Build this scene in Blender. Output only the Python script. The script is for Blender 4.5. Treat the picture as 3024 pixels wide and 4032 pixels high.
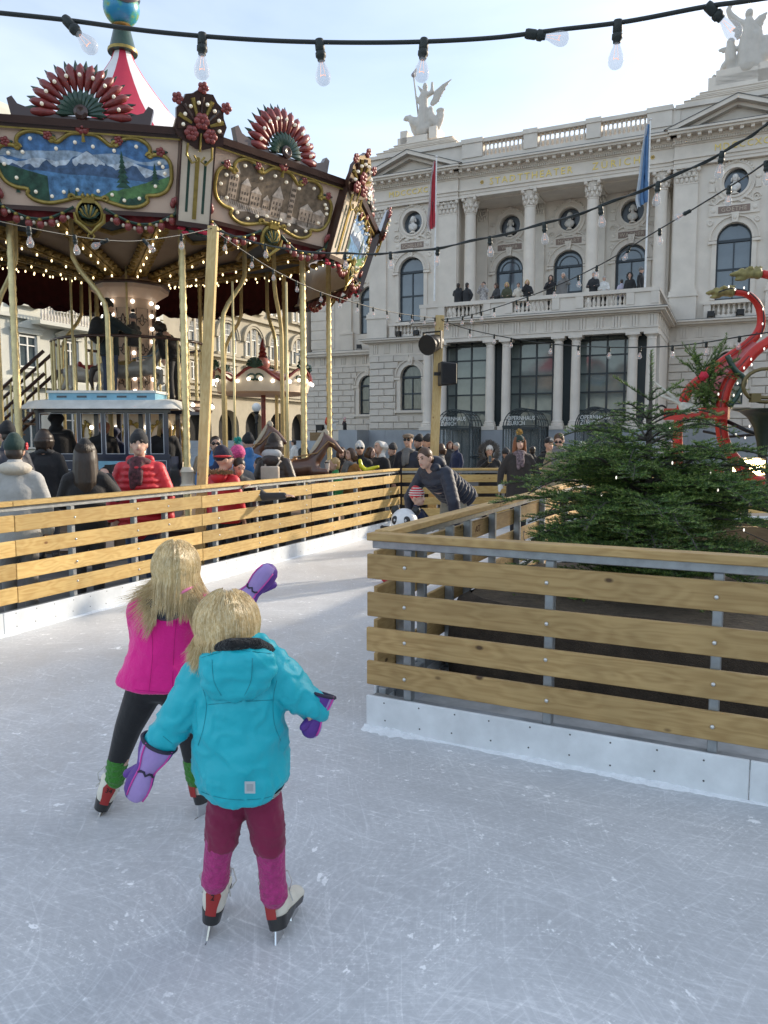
import bpy, bmesh, math, random
from math import sin, cos, pi, radians, atan2, sqrt, hypot
from mathutils import Vector, Matrix, Euler, noise
for o in list(bpy.data.objects): bpy.data.objects.remove(o)
S = bpy.context.scene
COL = S.collection
random.seed(7)
# ---------------------------------------------------------------- camera
FPX, CXP, CYP, EYE = 3020.0, 1512.0, 2016.0, 1.65
PITCH = math.atan(284 / FPX)
cam = bpy.data.objects.new('camera', bpy.data.cameras.new('camera'))
COL.objects.link(cam)
cam.data.sensor_fit = 'AUTO'; cam.data.sensor_width = 36
cam.data.lens = 36 * FPX / 4032
cam.location = (0, 0, EYE); cam.rotation_euler = (pi/2 - PITCH, 0, 0)
cam.data.clip_start = 0.05; cam.data.clip_end = 2000
S.camera = cam
# ---------------------------------------------------------------- sky and sun
SUN_DIR = Vector((0.90, 0.55, 0)).normalized()
SUN_EL = radians(20)
W = bpy.data.worlds.new('World'); S.world = W; W.use_nodes = True
nt = W.node_tree; nt.nodes.clear()
wo = nt.nodes.new('ShaderNodeOutputWorld'); bg = nt.nodes.new('ShaderNodeBackground')
sky = nt.nodes.new('ShaderNodeTexSky'); sky.sky_type = 'NISHITA'; sky.sun_disc = False
sky.sun_elevation = SUN_EL; sky.sun_rotation = atan2(SUN_DIR.x, SUN_DIR.y)
sky.air_density = 1.0; sky.dust_density = 1.3; sky.ozone_density = 1.4
tc = nt.nodes.new('ShaderNodeTexCoord')
mp = nt.nodes.new('ShaderNodeMapping'); mp.inputs['Scale'].default_value = (1.0, 1.6, 4.0)
n1 = nt.nodes.new('ShaderNodeTexNoise'); n1.inputs['Scale'].default_value = 1.7; n1.inputs['Detail'].default_value = 7; n1.inputs['Distortion'].default_value = .5
rp = nt.nodes.new('ShaderNodeValToRGB'); rp.color_ramp.elements[0].position = .30; rp.color_ramp.elements[1].position = .72
rp.color_ramp.elements[0].color = (.14,)*3+(1,); rp.color_ramp.elements[1].color = (.50,)*3+(1,)
mx = nt.nodes.new('ShaderNodeMix'); mx.data_type = 'RGBA'
mx.inputs[7].default_value = (6.2, 6.6, 7.0, 1)          # thin bright winter cloud veil
L = nt.links.new
L(tc.outputs['Generated'], mp.inputs['Vector']); L(mp.outputs[0], n1.inputs['Vector']); L(n1.outputs[0], rp.inputs[0])
L(rp.outputs[0], mx.inputs[0]); L(sky.outputs[0], mx.inputs[6]); L(mx.outputs[2], bg.inputs[0])
bg.inputs[1].default_value = 0.135
L(bg.outputs[0], wo.inputs[0])
sl = bpy.data.lights.new('sun', 'SUN'); sl.energy = 2.6; sl.angle = radians(2.0); sl.color = (1, .87, .70)
sun = bpy.data.objects.new('sun', sl); COL.objects.link(sun)
sd = Vector((SUN_DIR.x*cos(SUN_EL), SUN_DIR.y*cos(SUN_EL), sin(SUN_EL)))
sun.rotation_euler = sd.to_track_quat('Z', 'Y').to_euler(); sun.location = sd*60
S.view_settings.view_transform = 'Standard'; S.view_settings.look = 'None'
S.view_settings.exposure = 0.95; S.view_settings.gamma = 1
# ---------------------------------------------------------------- pixels to directions (photo enlarged to 1659 wide)
DS = 3024 / 1659
def ray(x, y):
    dx, dy = x*DS - CXP, y*DS - CYP; c, s = cos(PITCH), sin(PITCH)
    return Vector((dx, FPX*c - dy*s, -FPX*s - dy*c))
def at(x, y, Y):                       # point at depth Y
    r = ray(x, y); return Vector((0, 0, EYE)) + r*(Y/r.y)
def onz(x, y, z=0.0):                  # point on level z
    r = ray(x, y); return Vector((0, 0, EYE)) + r*((z-EYE)/r.z)
def onplane(x, y, p, n):
    r = ray(x, y); C = Vector((0, 0, EYE)); n = Vector(n)
    return C + r*((Vector(p)-C).dot(n)/r.dot(n))
# ---------------------------------------------------------------- mesh helpers
class MB:
    def __init__(s): s.v = []; s.f = []; s.m = []
    def add(s, vs, fs, mi=0, M=None):
        n = len(s.v)
        if M is not None: vs = [tuple(M @ Vector(v)) for v in vs]
        s.v.extend([tuple(v) for v in vs]); s.f.extend([tuple(i+n for i in f) for f in fs]); s.m.extend([mi]*len(fs))
        return s
    def box(s, c, d, rz=0, mi=0, M=None):
        x, y, z = d[0]/2, d[1]/2, d[2]/2
        vs = [(-x,-y,-z),(x,-y,-z),(x,y,-z),(-x,y,-z),(-x,-y,z),(x,-y,z),(x,y,z),(-x,y,z)]
        T = Matrix.Translation(c) @ Matrix.Rotation(rz, 4, 'Z')
        if M is not None: T = M @ T
        return s.add(vs, [(0,3,2,1),(4,5,6,7),(0,1,5,4),(1,2,6,5),(2,3,7,6),(3,0,4,7)], mi, T)
    def bb(s, x0, x1, y0, y1, z0, z1, mi=0, M=None):
        return s.box(((x0+x1)/2, (y0+y1)/2, (z0+z1)/2), (x1-x0, y1-y0, z1-z0), 0, mi, M)
    def beam(s, a, b, w, h=None, mi=0):
        a, b = Vector(a), Vector(b); h = h or w; d = b-a; q = d.to_track_quat('X', 'Z').to_matrix().to_4x4()
        return s.box((0,0,0), (d.length, w, h), 0, mi, Matrix.Translation((a+b)/2) @ q)
    def tube(s, pts, r, n=8, mi=0, cap=True, flat=None):
        pts = [Vector(p) for p in pts]; k = len(pts)
        rs = r if isinstance(r, (list, tuple)) else [r]*k
        vs = []; up = None
        for i, p in enumerate(pts):
            t = (pts[min(i+1,k-1)]-pts[max(i-1,0)])
            if t.length < 1e-9: t = Vector((0,0,1))
            t.normalize()
            if up is None: up = t.orthogonal().normalized()
            up = (up - t*up.dot(t))
            if up.length < 1e-6: up = t.orthogonal()
            up.normalize(); sd_ = t.cross(up)
            for j in range(n):
                a = 2*pi*j/n; vs.append(p + (up*cos(a) + sd_*sin(a))*rs[i])
        fs = [(i*n+j, i*n+(j+1)%n, (i+1)*n+(j+1)%n, (i+1)*n+j) for i in range(k-1) for j in range(n)]
        if cap: fs += [tuple(range(n-1,-1,-1)), tuple((k-1)*n+j for j in range(n))]
        return s.add(vs, fs, mi)
    def lathe(s, prof, n=16, c=(0,0,0), mi=0, M=None, a0=0, a1=2*pi, cap=True):
        full = abs(a1-a0-2*pi) < 1e-6; m = n if full else n+1
        vs = []
        for r, z in prof:
            for j in range(m):
                a = a0+(a1-a0)*j/n; vs.append((c[0]+r*cos(a), c[1]+r*sin(a), c[2]+z))
        fs = []
        for i in range(len(prof)-1):
            for j in range(n):
                k = (j+1) % m; fs.append((i*m+j, i*m+k, (i+1)*m+k, (i+1)*m+j))
        if cap and full:
            if prof[0][0] > 1e-5: fs.append(tuple(range(n-1,-1,-1)))
            if prof[-1][0] > 1e-5: fs.append(tuple((len(prof)-1)*n+j for j in range(n)))
        return s.add(vs, fs, mi, M)
    def prism(s, poly, y0, y1, mi=0, M=None):      # polygon (x,z) pushed from y0 to y1
        n = len(poly); vs = [(p[0], y0, p[1]) for p in poly]+[(p[0], y1, p[1]) for p in poly]
        fs = [tuple(range(n)), tuple(range(2*n-1, n-1, -1))]+[(i, n+i, n+(i+1)%n, (i+1)%n) for i in range(n)]
        return s.add(vs, fs, mi, M)
    def ell(s, c, r, nu=10, nv=7, mi=0, M=None):
        if not isinstance(r, (tuple, list)): r = (r, r, r)
        vs = [(c[0], c[1], c[2]-r[2])]; fs = []
        for i in range(1, nv):
            t = -pi/2+pi*i/nv
            for j in range(nu):
                a = 2*pi*j/nu; vs.append((c[0]+r[0]*cos(t)*cos(a), c[1]+r[1]*cos(t)*sin(a), c[2]+r[2]*sin(t)))
        vs.append((c[0], c[1], c[2]+r[2])); N = len(vs)-1
        for j in range(nu):
            k = (j+1) % nu; fs.append((0, 1+k, 1+j)); b = 1+(nv-2)*nu; fs.append((N, b+j, b+k))
            for i in range(nv-2): fs.append((1+i*nu+j, 1+i*nu+k, 1+(i+1)*nu+k, 1+(i+1)*nu+j))
        return s.add(vs, fs, mi, M)
    def arch(s, cx, cz, r0, r1, y0, y1, n=14, a0=0, a1=pi, mi=0):     # ring band in the xz plane
        for i in range(n):
            a, b = a0+(a1-a0)*i/n, a0+(a1-a0)*(i+1)/n
            q = [(cx+r0*cos(a), cz+r0*sin(a)), (cx+r1*cos(a), cz+r1*sin(a)), (cx+r1*cos(b), cz+r1*sin(b)), (cx+r0*cos(b), cz+r0*sin(b))]
            s.prism(q, y0, y1, mi)
        return s
    def mesh(s, name, mats, smooth=None):
        me = bpy.data.meshes.new(name); me.from_pydata(s.v, [], s.f)
        for m in (mats if isinstance(mats, (list, tuple)) else [mats]): me.materials.append(m)
        if any(s.m): me.polygons.foreach_set('material_index', s.m)
        if smooth is not None:
            me.polygons.foreach_set('use_smooth', [True]*len(s.f))
            if smooth < 3: me.set_sharp_from_angle(angle=smooth)
        me.update(); return me
    def obj(s, name, mats, parent=None, smooth=None, loc=None, **k):
        return link(name, s.mesh(name, mats, smooth), parent, loc, **k)
def link(name, data, parent=None, loc=None, rz=None, label=None, cat=None, group=None, kind=None):
    o = bpy.data.objects.new(name, data); COL.objects.link(o)
    if parent is not None: o.parent = parent
    if loc is not None: o.location = loc
    if rz is not None: o.rotation_euler = (0, 0, rz)
    tag(o, label, cat, group, kind); return o
def tag(o, label=None, cat=None, group=None, kind=None):
    for k, v in (('label', label), ('category', cat), ('group', group), ('kind', kind)):
        if v: o[k] = v
    return o
def empty(name, loc=(0,0,0), rz=0, label=None, cat=None, group=None):
    o = link(name, None, None, loc, rz, label, cat, group); o.empty_display_size = .2; return o
def copy_tree(o, parent=None):
    c = o.copy(); COL.objects.link(c); c.parent = parent
    for ch in list(o.children): copy_tree(ch, c)
    return c
def text_mesh(txt, size, depth, spacing=1.0, align='CENTER'):
    cu = bpy.data.curves.new('lettering', 'FONT'); cu.body = txt; cu.size = size; cu.extrude = depth; cu.align_x = align
    cu.space_character = spacing; cu.resolution_u = 2; cu.space_line = .8
    o = bpy.data.objects.new('lettering_tmp', cu); COL.objects.link(o)
    bpy.context.view_layer.update()
    me = bpy.data.meshes.new_from_object(o.evaluated_get(bpy.context.evaluated_depsgraph_get()))
    bpy.data.objects.remove(o); bpy.data.curves.remove(cu); return me
def lettering(name, txt, size, depth, mat, parent, loc, rot=(pi/2, 0, 0), spacing=1.0, sx=1.0):
    me = text_mesh(txt, size, depth, spacing); me.materials.clear(); me.materials.append(mat)
    o = link(name, me, parent, loc); o.rotation_euler = rot; o.scale = (sx, 1, 1); return o
# ---------------------------------------------------------------- materials
MATS = {}
def node(nt, t, **k):
    n = nt.nodes.new(t)
    for a, b in k.items():
        if a in n.inputs: n.inputs[a].default_value = b
        else: setattr(n, a, b)
    return n
def mat(name, col, rough=.6, metal=0, var=.12, scale=6, bump=0, bscale=40, spec=.5, coat=0, emit=0, ecol=None, trans=0, alpha=1, sheen=0, sub=0, stretch=None):
    if name in MATS: return MATS[name]
    m = bpy.data.materials.new(name); m.use_nodes = True; t = m.node_tree; b = t.nodes['Principled BSDF']; l = t.links.new
    tc = node(t, 'ShaderNodeTexCoord'); vec = tc.outputs['Object']
    if stretch:
        mpp = node(t, 'ShaderNodeMapping'); mpp.inputs['Scale'].default_value = stretch; l(vec, mpp.inputs[0]); vec = mpp.outputs[0]
    nz = node(t, 'ShaderNodeTexNoise', Scale=scale, Detail=5.0, Roughness=.6); l(vec, nz.inputs['Vector'])
    mr = node(t, 'ShaderNodeMapRange'); mr.inputs[1].default_value = .3; mr.inputs[2].default_value = .7
    mr.inputs[3].default_value = 1-var; mr.inputs[4].default_value = 1+var; l(nz.outputs[0], mr.inputs[0])
    hs = node(t, 'ShaderNodeHueSaturation'); hs.inputs['Color'].default_value = tuple(col)+(1,); l(mr.outputs[0], hs.inputs['Value'])
    l(hs.outputs[0], b.inputs['Base Color'])
    b.inputs['Roughness'].default_value = rough; b.inputs['Metallic'].default_value = metal
    b.inputs['Specular IOR Level'].default_value = spec; b.inputs['Coat Weight'].default_value = coat
    b.inputs['Transmission Weight'].default_value = trans; b.inputs['Alpha'].default_value = alpha
    b.inputs['Sheen Weight'].default_value = sheen
    if sub: b.inputs['Subsurface Weight'].default_value = sub; b.inputs['Subsurface Radius'].default_value = (.02,.008,.004)
    if emit: b.inputs['Emission Strength'].default_value = emit; b.inputs['Emission Color'].default_value = tuple(ecol or col)+(1,)
    if bump:
        n2 = node(t, 'ShaderNodeTexNoise', Scale=bscale, Detail=4.0); l(vec, n2.inputs['Vector'])
        bp = node(t, 'ShaderNodeBump', Strength=bump, Distance=.02); l(n2.outputs[0], bp.inputs['Height']); l(bp.outputs[0], b.inputs['Normal'])
    MATS[name] = m; return m
def wood(name, light, dark, knot, rough=.55):
    if name in MATS: return MATS[name]
    m = bpy.data.materials.new(name); m.use_nodes = True; t = m.node_tree; b = t.nodes['Principled BSDF']; l = t.links.new
    tc = node(t, 'ShaderNodeTexCoord'); oi = node(t, 'ShaderNodeObjectInfo')
    ad = node(t, 'ShaderNodeVectorMath', operation='ADD'); sc = node(t, 'ShaderNodeVectorMath', operation='SCALE')
    cx = node(t, 'ShaderNodeCombineXYZ'); cx.inputs[0].default_value = 1; cx.inputs[1].default_value = 3; cx.inputs[2].default_value = 2
    l(cx.outputs[0], sc.inputs[0]); mu = node(t, 'ShaderNodeMath', operation='MULTIPLY'); mu.inputs[1].default_value = 17.0
    l(oi.outputs['Random'], mu.inputs[0]); l(mu.outputs[0], sc.inputs['Scale']); l(tc.outputs['Object'], ad.inputs[0]); l(sc.outputs[0], ad.inputs[1])
    mk = node(t, 'ShaderNodeMapping'); mk.inputs['Scale'].default_value = (4.2, 0, 7.5); l(ad.outputs[0], mk.inputs[0])
    vo = node(t, 'ShaderNodeTexVoronoi', Scale=1.0); vo.feature = 'F1'; l(mk.outputs[0], vo.inputs['Vector'])
    kr = node(t, 'ShaderNodeValToRGB'); kr.color_ramp.elements[0].position = .055; kr.color_ramp.elements[0].color = (1,1,1,1)
    kr.color_ramp.elements[1].position = .12; kr.color_ramp.elements[1].color = (0,0,0,1); l(vo.outputs['Distance'], kr.inputs[0])
    mg = node(t, 'ShaderNodeMapping'); mg.inputs['Scale'].default_value = (.9, 9, 9); l(ad.outputs[0], mg.inputs[0])
    nd = node(t, 'ShaderNodeTexNoise', Scale=1.1, Detail=2.0); l(mg.outputs[0], nd.inputs['Vector'])
    wv = node(t, 'ShaderNodeMath', operation='MULTIPLY'); wv.inputs[1].default_value = 42.0
    vd = node(t, 'ShaderNodeMath', operation='MULTIPLY_ADD'); vd.inputs[1].default_value = -.35; l(vo.outputs['Distance'], vd.inputs[0]); l(nd.outputs[0], vd.inputs[2])
    l(vd.outputs[0], wv.inputs[0]); sn = node(t, 'ShaderNodeMath', operation='SINE'); l(wv.outputs[0], sn.inputs[0])
    ma = node(t, 'ShaderNodeMapRange'); ma.inputs[1].default_value = -1; l(sn.outputs[0], ma.inputs[0])
    fb = node(t, 'ShaderNodeMapping'); fb.inputs['Scale'].default_value = (1.6, 75, 75); l(ad.outputs[0], fb.inputs[0])
    nf = node(t, 'ShaderNodeTexNoise', Scale=1.0, Detail=3.0); l(fb.outputs[0], nf.inputs['Vector'])
    c1 = node(t, 'ShaderNodeMix', data_type='RGBA'); c1.inputs[6].default_value = tuple(light)+(1,); c1.inputs[7].default_value = tuple(dark)+(1,)
    m1 = node(t, 'ShaderNodeMath', operation='MULTIPLY_ADD'); m1.inputs[1].default_value = .55; l(ma.outputs[0], m1.inputs[0])
    m2 = node(t, 'ShaderNodeMath', operation='MULTIPLY_ADD'); m2.inputs[1].default_value = 1.7; m2.inputs[2].default_value = -.75; l(nf.outputs[0], m2.inputs[0]); l(m2.outputs[0], m1.inputs[2]); l(m1.outputs[0], c1.inputs[0])
    hs = node(t, 'ShaderNodeHueSaturation'); l(c1.outputs[2], hs.inputs['Color'])
    mv = node(t, 'ShaderNodeMapRange'); mv.inputs[3].default_value = .74; mv.inputs[4].default_value = 1.14; l(oi.outputs['Random'], mv.inputs[0]); l(mv.outputs[0], hs.inputs['Value'])
    c2 = node(t, 'ShaderNodeMix', data_type='RGBA'); c2.inputs[7].default_value = tuple(knot)+(1,); l(hs.outputs[0], c2.inputs[6])
    sx_ = node(t, 'ShaderNodeSeparateColor'); l(vo.outputs['Color'], sx_.inputs[0]); gt = node(t, 'ShaderNodeMath', operation='GREATER_THAN'); gt.inputs[1].default_value = .45; l(sx_.outputs[0], gt.inputs[0]); km = node(t, 'ShaderNodeMath', operation='MULTIPLY'); l(kr.outputs[0], km.inputs[0]); l(gt.outputs[0], km.inputs[1]); l(km.outputs[0], c2.inputs[0])
    # a large stain pattern
    ns = node(t, 'ShaderNodeTexNoise', Scale=2.2, Detail=4.0); l(ad.outputs[0], ns.inputs['Vector'])
    mm = node(t, 'ShaderNodeMapRange'); mm.inputs[1].default_value = .3; mm.inputs[2].default_value = .75; mm.inputs[3].default_value = 1.08; mm.inputs[4].default_value = .80; l(ns.outputs[0], mm.inputs[0])
    h2 = node(t, 'ShaderNodeHueSaturation'); l(c2.outputs[2], h2.inputs['Color']); l(mm.outputs[0], h2.inputs['Value'])
    l(h2.outputs[0], b.inputs['Base Color']); b.inputs['Roughness'].default_value = rough; b.inputs['Specular IOR Level'].default_value = .3
    bp = node(t, 'ShaderNodeBump', Strength=.25, Distance=.004); l(nf.outputs[0], bp.inputs['Height']); l(bp.outputs[0], b.inputs['Normal'])
    MATS[name] = m; return m
# ================================================================ ground
ICE_Z, PLAZA_Z = 0.0, -0.12
m_asph = mat('plaza_asphalt', (.075,.072,.07), .85, var=.25, scale=3, bump=.3, bscale=60)
g = MB(); g.add([(-400,-200,PLAZA_Z),(400,-200,PLAZA_Z),(400,600,PLAZA_Z),(-400,600,PLAZA_Z)], [(0,1,2,3)])
g.obj('plaza_ground', m_asph, kind='structure')
def ice_mat():
    m = bpy.data.materials.new('ice'); m.use_nodes = True; t = m.node_tree; b = t.nodes['Principled BSDF']; l = t.links.new
    tc = node(t, 'ShaderNodeTexCoord')
    # bend the coordinates so the skate lines curve
    nb = node(t, 'ShaderNodeTexNoise', Scale=.35, Detail=2.0); l(tc.outputs['Object'], nb.inputs['Vector'])
    sb = node(t, 'ShaderNodeVectorMath', operation='SUBTRACT'); sb.inputs[1].default_value = (.5,.5,.5); l(nb.outputs['Color'], sb.inputs[0])
    sbs = node(t, 'ShaderNodeVectorMath', operation='SCALE'); sbs.inputs['Scale'].default_value = 1.6; l(sb.outputs[0], sbs.inputs[0])
    bent = node(t, 'ShaderNodeVectorMath', operation='ADD'); l(tc.outputs['Object'], bent.inputs[0]); l(sbs.outputs[0], bent.inputs[1])
    def streak(ang, sx, sy, lo, hi, det=4.0, src=bent):
        mp_ = node(t, 'ShaderNodeMapping'); mp_.vector_type = 'POINT'; mp_.inputs['Rotation'].default_value = (0,0,ang); mp_.inputs['Scale'].default_value = (sx,sy,1)
        # rotate first, then stretch
        m0 = node(t, 'ShaderNodeMapping'); m0.inputs['Rotation'].default_value = (0,0,ang); l(src.outputs[0], m0.inputs[0]); mp_.inputs['Rotation'].default_value = (0,0,0); l(m0.outputs[0], mp_.inputs[0])
        n = node(t, 'ShaderNodeTexNoise', Scale=1.0, Detail=det, Roughness=.65); l(mp_.outputs[0], n.inputs['Vector'])
        r = node(t, 'ShaderNodeMapRange'); r.inputs[1].default_value = lo; r.inputs[2].default_value = hi; l(n.outputs[0], r.inputs[0]); return r
    def mul(a, k):
        x = node(t, 'ShaderNodeMath', operation='MULTIPLY'); l(a.outputs[0], x.inputs[0])
        if isinstance(k, (int, float)): x.inputs[1].default_value = k
        else: l(k.outputs[0], x.inputs[1])
        return x
    def add(a, c):
        x = node(t, 'ShaderNodeMath', operation='ADD'); l(a.outputs[0], x.inputs[0]); l(c.outputs[0], x.inputs[1]); return x
    s1 = streak(.5, 2.2, 46, .54, .74); s2 = streak(-.6, 2.6, 60, .56, .76); s3 = streak(1.6, 2.2, 56, .57, .76); s4 = streak(2.4, 3.4, 90, .56, .78); s5 = streak(.15, 5, 120, .50, .80)
    big = streak(.3, .8, .9, .35, .68, 5.0); mid = streak(.8, 3.5, 6, .42, .70, 6.0)
    gr = node(t, 'ShaderNodeTexNoise', Scale=55.0, Detail=4.0, Roughness=.7); l(tc.outputs['Object'], gr.inputs['Vector'])
    grr = node(t, 'ShaderNodeMapRange'); grr.inputs[1].default_value = .55; grr.inputs[2].default_value = .72; l(gr.outputs[0], grr.inputs[0])
    grm = mul(grr, mid); lines = add(add(add(s1, s2), add(s3, s4)), s5); lines = mul(lines, .30)
    chip = streak(0, 14, 14, .63, .67, 3.0); chipm = mul(chip, mid)
    fine = streak(.9, 30, 44, .45, .75, 5.0); tot = add(add(mul(lines, 1.0), mul(grm, 1.0)), add(add(mul(big, .34), mul(fine, .26)), mul(chipm, 1.2)))
    # long arcs cut by turning blades
    for sc_, fr_, st_ in ((.22, 26.0, .30), (.31, 17.0, .26)):
        v_ = node(t, 'ShaderNodeTexVoronoi', Scale=sc_); l(bent.outputs[0], v_.inputs['Vector']); f_ = mul(v_, fr_); fr2 = node(t, 'ShaderNodeMath', operation='FRACT'); l(f_.outputs[0], fr2.inputs[0])
        th = node(t, 'ShaderNodeMapRange'); th.inputs[1].default_value = .0; th.inputs[2].default_value = .035; th.inputs[3].default_value = 1; th.inputs[4].default_value = 0; l(fr2.outputs[0], th.inputs[0])
        mk_ = streak(.2+sc_, 1.1, 1.3, .50, .62, 3.0); tot = add(tot, mul(mul(th, mk_), st_))
    cl = node(t, 'ShaderNodeClamp'); l(tot.outputs[0], cl.inputs[0])
    cr = node(t, 'ShaderNodeValToRGB'); e = cr.color_ramp.elements
    e[0].position = 0; e[0].color = (.42,.435,.455,1); e[1].position = 1; e[1].color = (.90,.91,.925,1)
    x = e.new(.30); x.color = (.54,.555,.575,1); x = e.new(.62); x.color = (.70,.712,.73,1)
    l(cl.outputs[0], cr.inputs[0]); l(cr.outputs[0], b.inputs['Base Color'])
    rr = node(t, 'ShaderNodeMapRange'); rr.inputs[3].default_value = .30; rr.inputs[4].default_value = .75; l(cl.outputs[0], rr.inputs[0]); l(rr.outputs[0], b.inputs['Roughness'])
    b.inputs['Specular IOR Level'].default_value = .45
    bp = node(t, 'ShaderNodeBump', Strength=.30, Distance=.004); l(cl.outputs[0], bp.inputs['Height']); l(bp.outputs[0], b.inputs['Normal'])
    return m
m_ice = ice_mat()
m_snow = mat('snow', (.80,.83,.86), .8, var=.08, scale=20, bump=.6, bscale=60)
m_white = mat('white_plastic', (.66,.69,.71), .38, var=.14, scale=4, bump=.05, bscale=90)
m_steel = mat('galvanised_steel', (.30,.32,.335), .45, metal=.6, var=.18, scale=14)
m_bolt = mat('bolt_zinc', (.62,.62,.60), .3, metal=.9, var=.1)
m_screw = mat('screw_dark', (.10,.10,.10), .5, metal=.5)
w_yel = wood('spruce_fresh', (.60,.42,.165), (.47,.29,.095), (.19,.085,.027))
w_old = wood('spruce_weathered', (.57,.385,.165), (.41,.255,.098), (.09,.05,.022))
w_post = wood('post_wood', (.66,.50,.24), (.55,.37,.15), (.25,.12,.04))
m_joint = mat('joint_dark', (.02,.02,.02), .9)
# ice sheet and the far plaza levels
g = MB(); N = 40
g.add([(-3.55,-6,ICE_Z),(9,-6,ICE_Z),(9,14.5,ICE_Z),(.32,14.5,ICE_Z),(-3.2,6.38,ICE_Z),(-7.4,-2.8,ICE_Z),(-7.4,-6,ICE_Z)], [(0,1,2,3,4,5,6)])
g.obj('ice_rink', m_ice, kind='structure')
# ================================================================ rink barriers
BOARDS = ((.255,.137),(.457,.137),(.658,.137),(.866,.140))
BOXES = {}
def sbox(dx, dy, dz, m, bev=.004):
    k = (round(dx,3), round(dy,3), round(dz,3), m.name)
    if k not in BOXES:
        bm = bmesh.new(); bmesh.ops.create_cube(bm, size=1); bmesh.ops.scale(bm, vec=(dx,dy,dz), verts=bm.verts)
        bmesh.ops.bevel(bm, geom=bm.edges[:], offset=bev, segments=1, affect='EDGES')
        me = bpy.data.meshes.new('board'); bm.to_mesh(me); bm.free(); me.materials.append(m); BOXES[k] = me
    return BOXES[k]
bolt_me = MB().lathe([(.011,0),(.011,.002),(.008,.006),(.003,.008),(0,.0085)], 10).mesh('bolt', m_bolt, 1)
screw_me = MB().lathe([(.005,0),(.004,.002),(0,.0025)], 6).mesh('screw', m_screw, 1)
def jit(a): return random.uniform(-a, a)
def barrier(name, a, b, side, wd, label, seg, posts, cap_w=.10, cap_mat=None, kick=True, bolts=True, kseg=2.4, off=0.0, logo=False):
    """straight rink barrier from a to b; side=+1 puts boards on the local -y face (towards the ice)"""
    a, b = Vector(a), Vector(b); d = b-a; Lg = d.length; rz = atan2(d.y, d.x)
    t = empty(name, (a.x, a.y, 0), rz, label, 'barrier'); sgn = -1*side
    fy = sgn*.045                                        # board centre
    x = 0; edges = [0]
    while edges[-1] < Lg-.3: edges.append(min(Lg, edges[-1]+seg))
    edges[-1] = Lg
    for bi, (z0, h) in enumerate(BOARDS):
        for i in range(len(edges)-1):
            x0, x1 = edges[i]+.003, edges[i+1]-.003
            if i == 0: x0 -= off+jit(.006)
            o = link('board', sbox(x1-x0, .027, h, wd), t, ((x0+x1)/2, fy+jit(.002), z0+h/2+jit(.004))); o.rotation_euler = (0, jit(.0016), 0)
    for i in range(len(edges)-1):
        x0, x1 = edges[i]+.002-(off if i == 0 else 0), edges[i+1]-.002
        link('cap_rail', sbox(x1-x0, cap_w, .042, cap_mat or wd), t, ((x0+x1)/2, 0, 1.085+.021))
    link('steel_rail', sbox(Lg, .03, .045, m_steel), t, (Lg/2, 0, 1.061))
    link('steel_rail', sbox(Lg, .05, .05, m_steel), t, (Lg/2, 0, .16))
    for p in posts:
        link('post', sbox(.045, .058, 1.04, m_steel), t, (p, 0, .52))
        if bolts:
            for z0, h in BOARDS:
                o = link('bolt', bolt_me, t, (p+jit(.006), fy+sgn*.0135, z0+h*.5+jit(.012))); o.rotation_euler = (pi/2 if sgn < 0 else -pi/2, 0, 0)
    if kick:
        x = -off
        while x < Lg-.05:
            x1 = min(Lg, x+kseg); ky = fy+sgn*.004
            k = link('kick_board', sbox(x1-x-.004, .02, .19, m_white), t, ((x+x1)/2, ky, .097))
            q = x+.12
            while q < x1 and bolts:
                for zz in (.055, .165):
                    o = link('screw', screw_me, k, (q-(x+x1)/2+jit(.01), sgn*.0102, zz-.097+jit(.008))); o.rotation_euler = (pi/2 if sgn < 0 else -pi/2, 0, 0)
                q += .21
            x = x1
    return t, Lg, rz
def along(px, a, b):
    a, b = Vector(a), Vector(b); d = (b-a).normalized(); n = Vector((d.y, -d.x, 0))
    p = onplane(px, 1100, (a.x, a.y, 0), n); return (p-Vector((a.x, a.y, p.z))).dot(d)
LF0, LF1 = Vector((-3.26,6.38,0)), Vector((.25,14.2,0))
ldir = (LF1-LF0).normalized(); LFS = LF0-ldir*2.4
lposts = [2.4-1.1] + [(along(x, LF0, LF1)+2.4) for x in (152,288,355,464,552,596,655,715,768,838)]
barrier('rink_barrier', LFS, LF1, 1, w_yel, 'long sunlit rink barrier of fresh yellow planks beside the carousel', 2.55, lposts, cap_mat=w_yel)
FF1 = Vector((7.5,14.7,0))
barrier('rink_barrier', LF1+Vector((.08,0,0)), FF1, 1, w_yel, 'shaded plank rink barrier closing the far end before the opera house', 2.4, [.9, 1.9, 2.9, 3.9, 5.0, 6.2], bolts=False, kick=True)
RF0, RF1 = Vector((-.06,4.33,0)), Vector((1.77,3.39,0))
rdir = (RF1-RF0).normalized(); RFE = RF0+rdir*3.0
rposts = [along(x, RF0, RF1) for x in (885,1193,1560)]+[2.75]
barrier('rink_barrier', RF0, RFE, 1, w_old, 'weathered plank barrier with white kick board in front of the fir tree', 4.0, rposts, kseg=1.995, off=.02)
SF0 = RF0+Vector((.05,.10,0)); SF1 = SF0+Vector((.42,.907,0)).normalized()*9.0
sposts = [.28, .62, 1.15, 1.55, 2.2, 3.0, 4.0, 5.2, 6.4, 7.6, 8.8]
bt, bl, brz = barrier('rink_barrier', SF1, SF0, 1, w_old, 'weathered plank barrier with stamped boards running back behind the fir tree', 2.25, [9.0-s for s in sposts], kseg=2.25)
m_stamp = mat('stamp_brown', (.16,.06,.03), .8)
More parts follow.
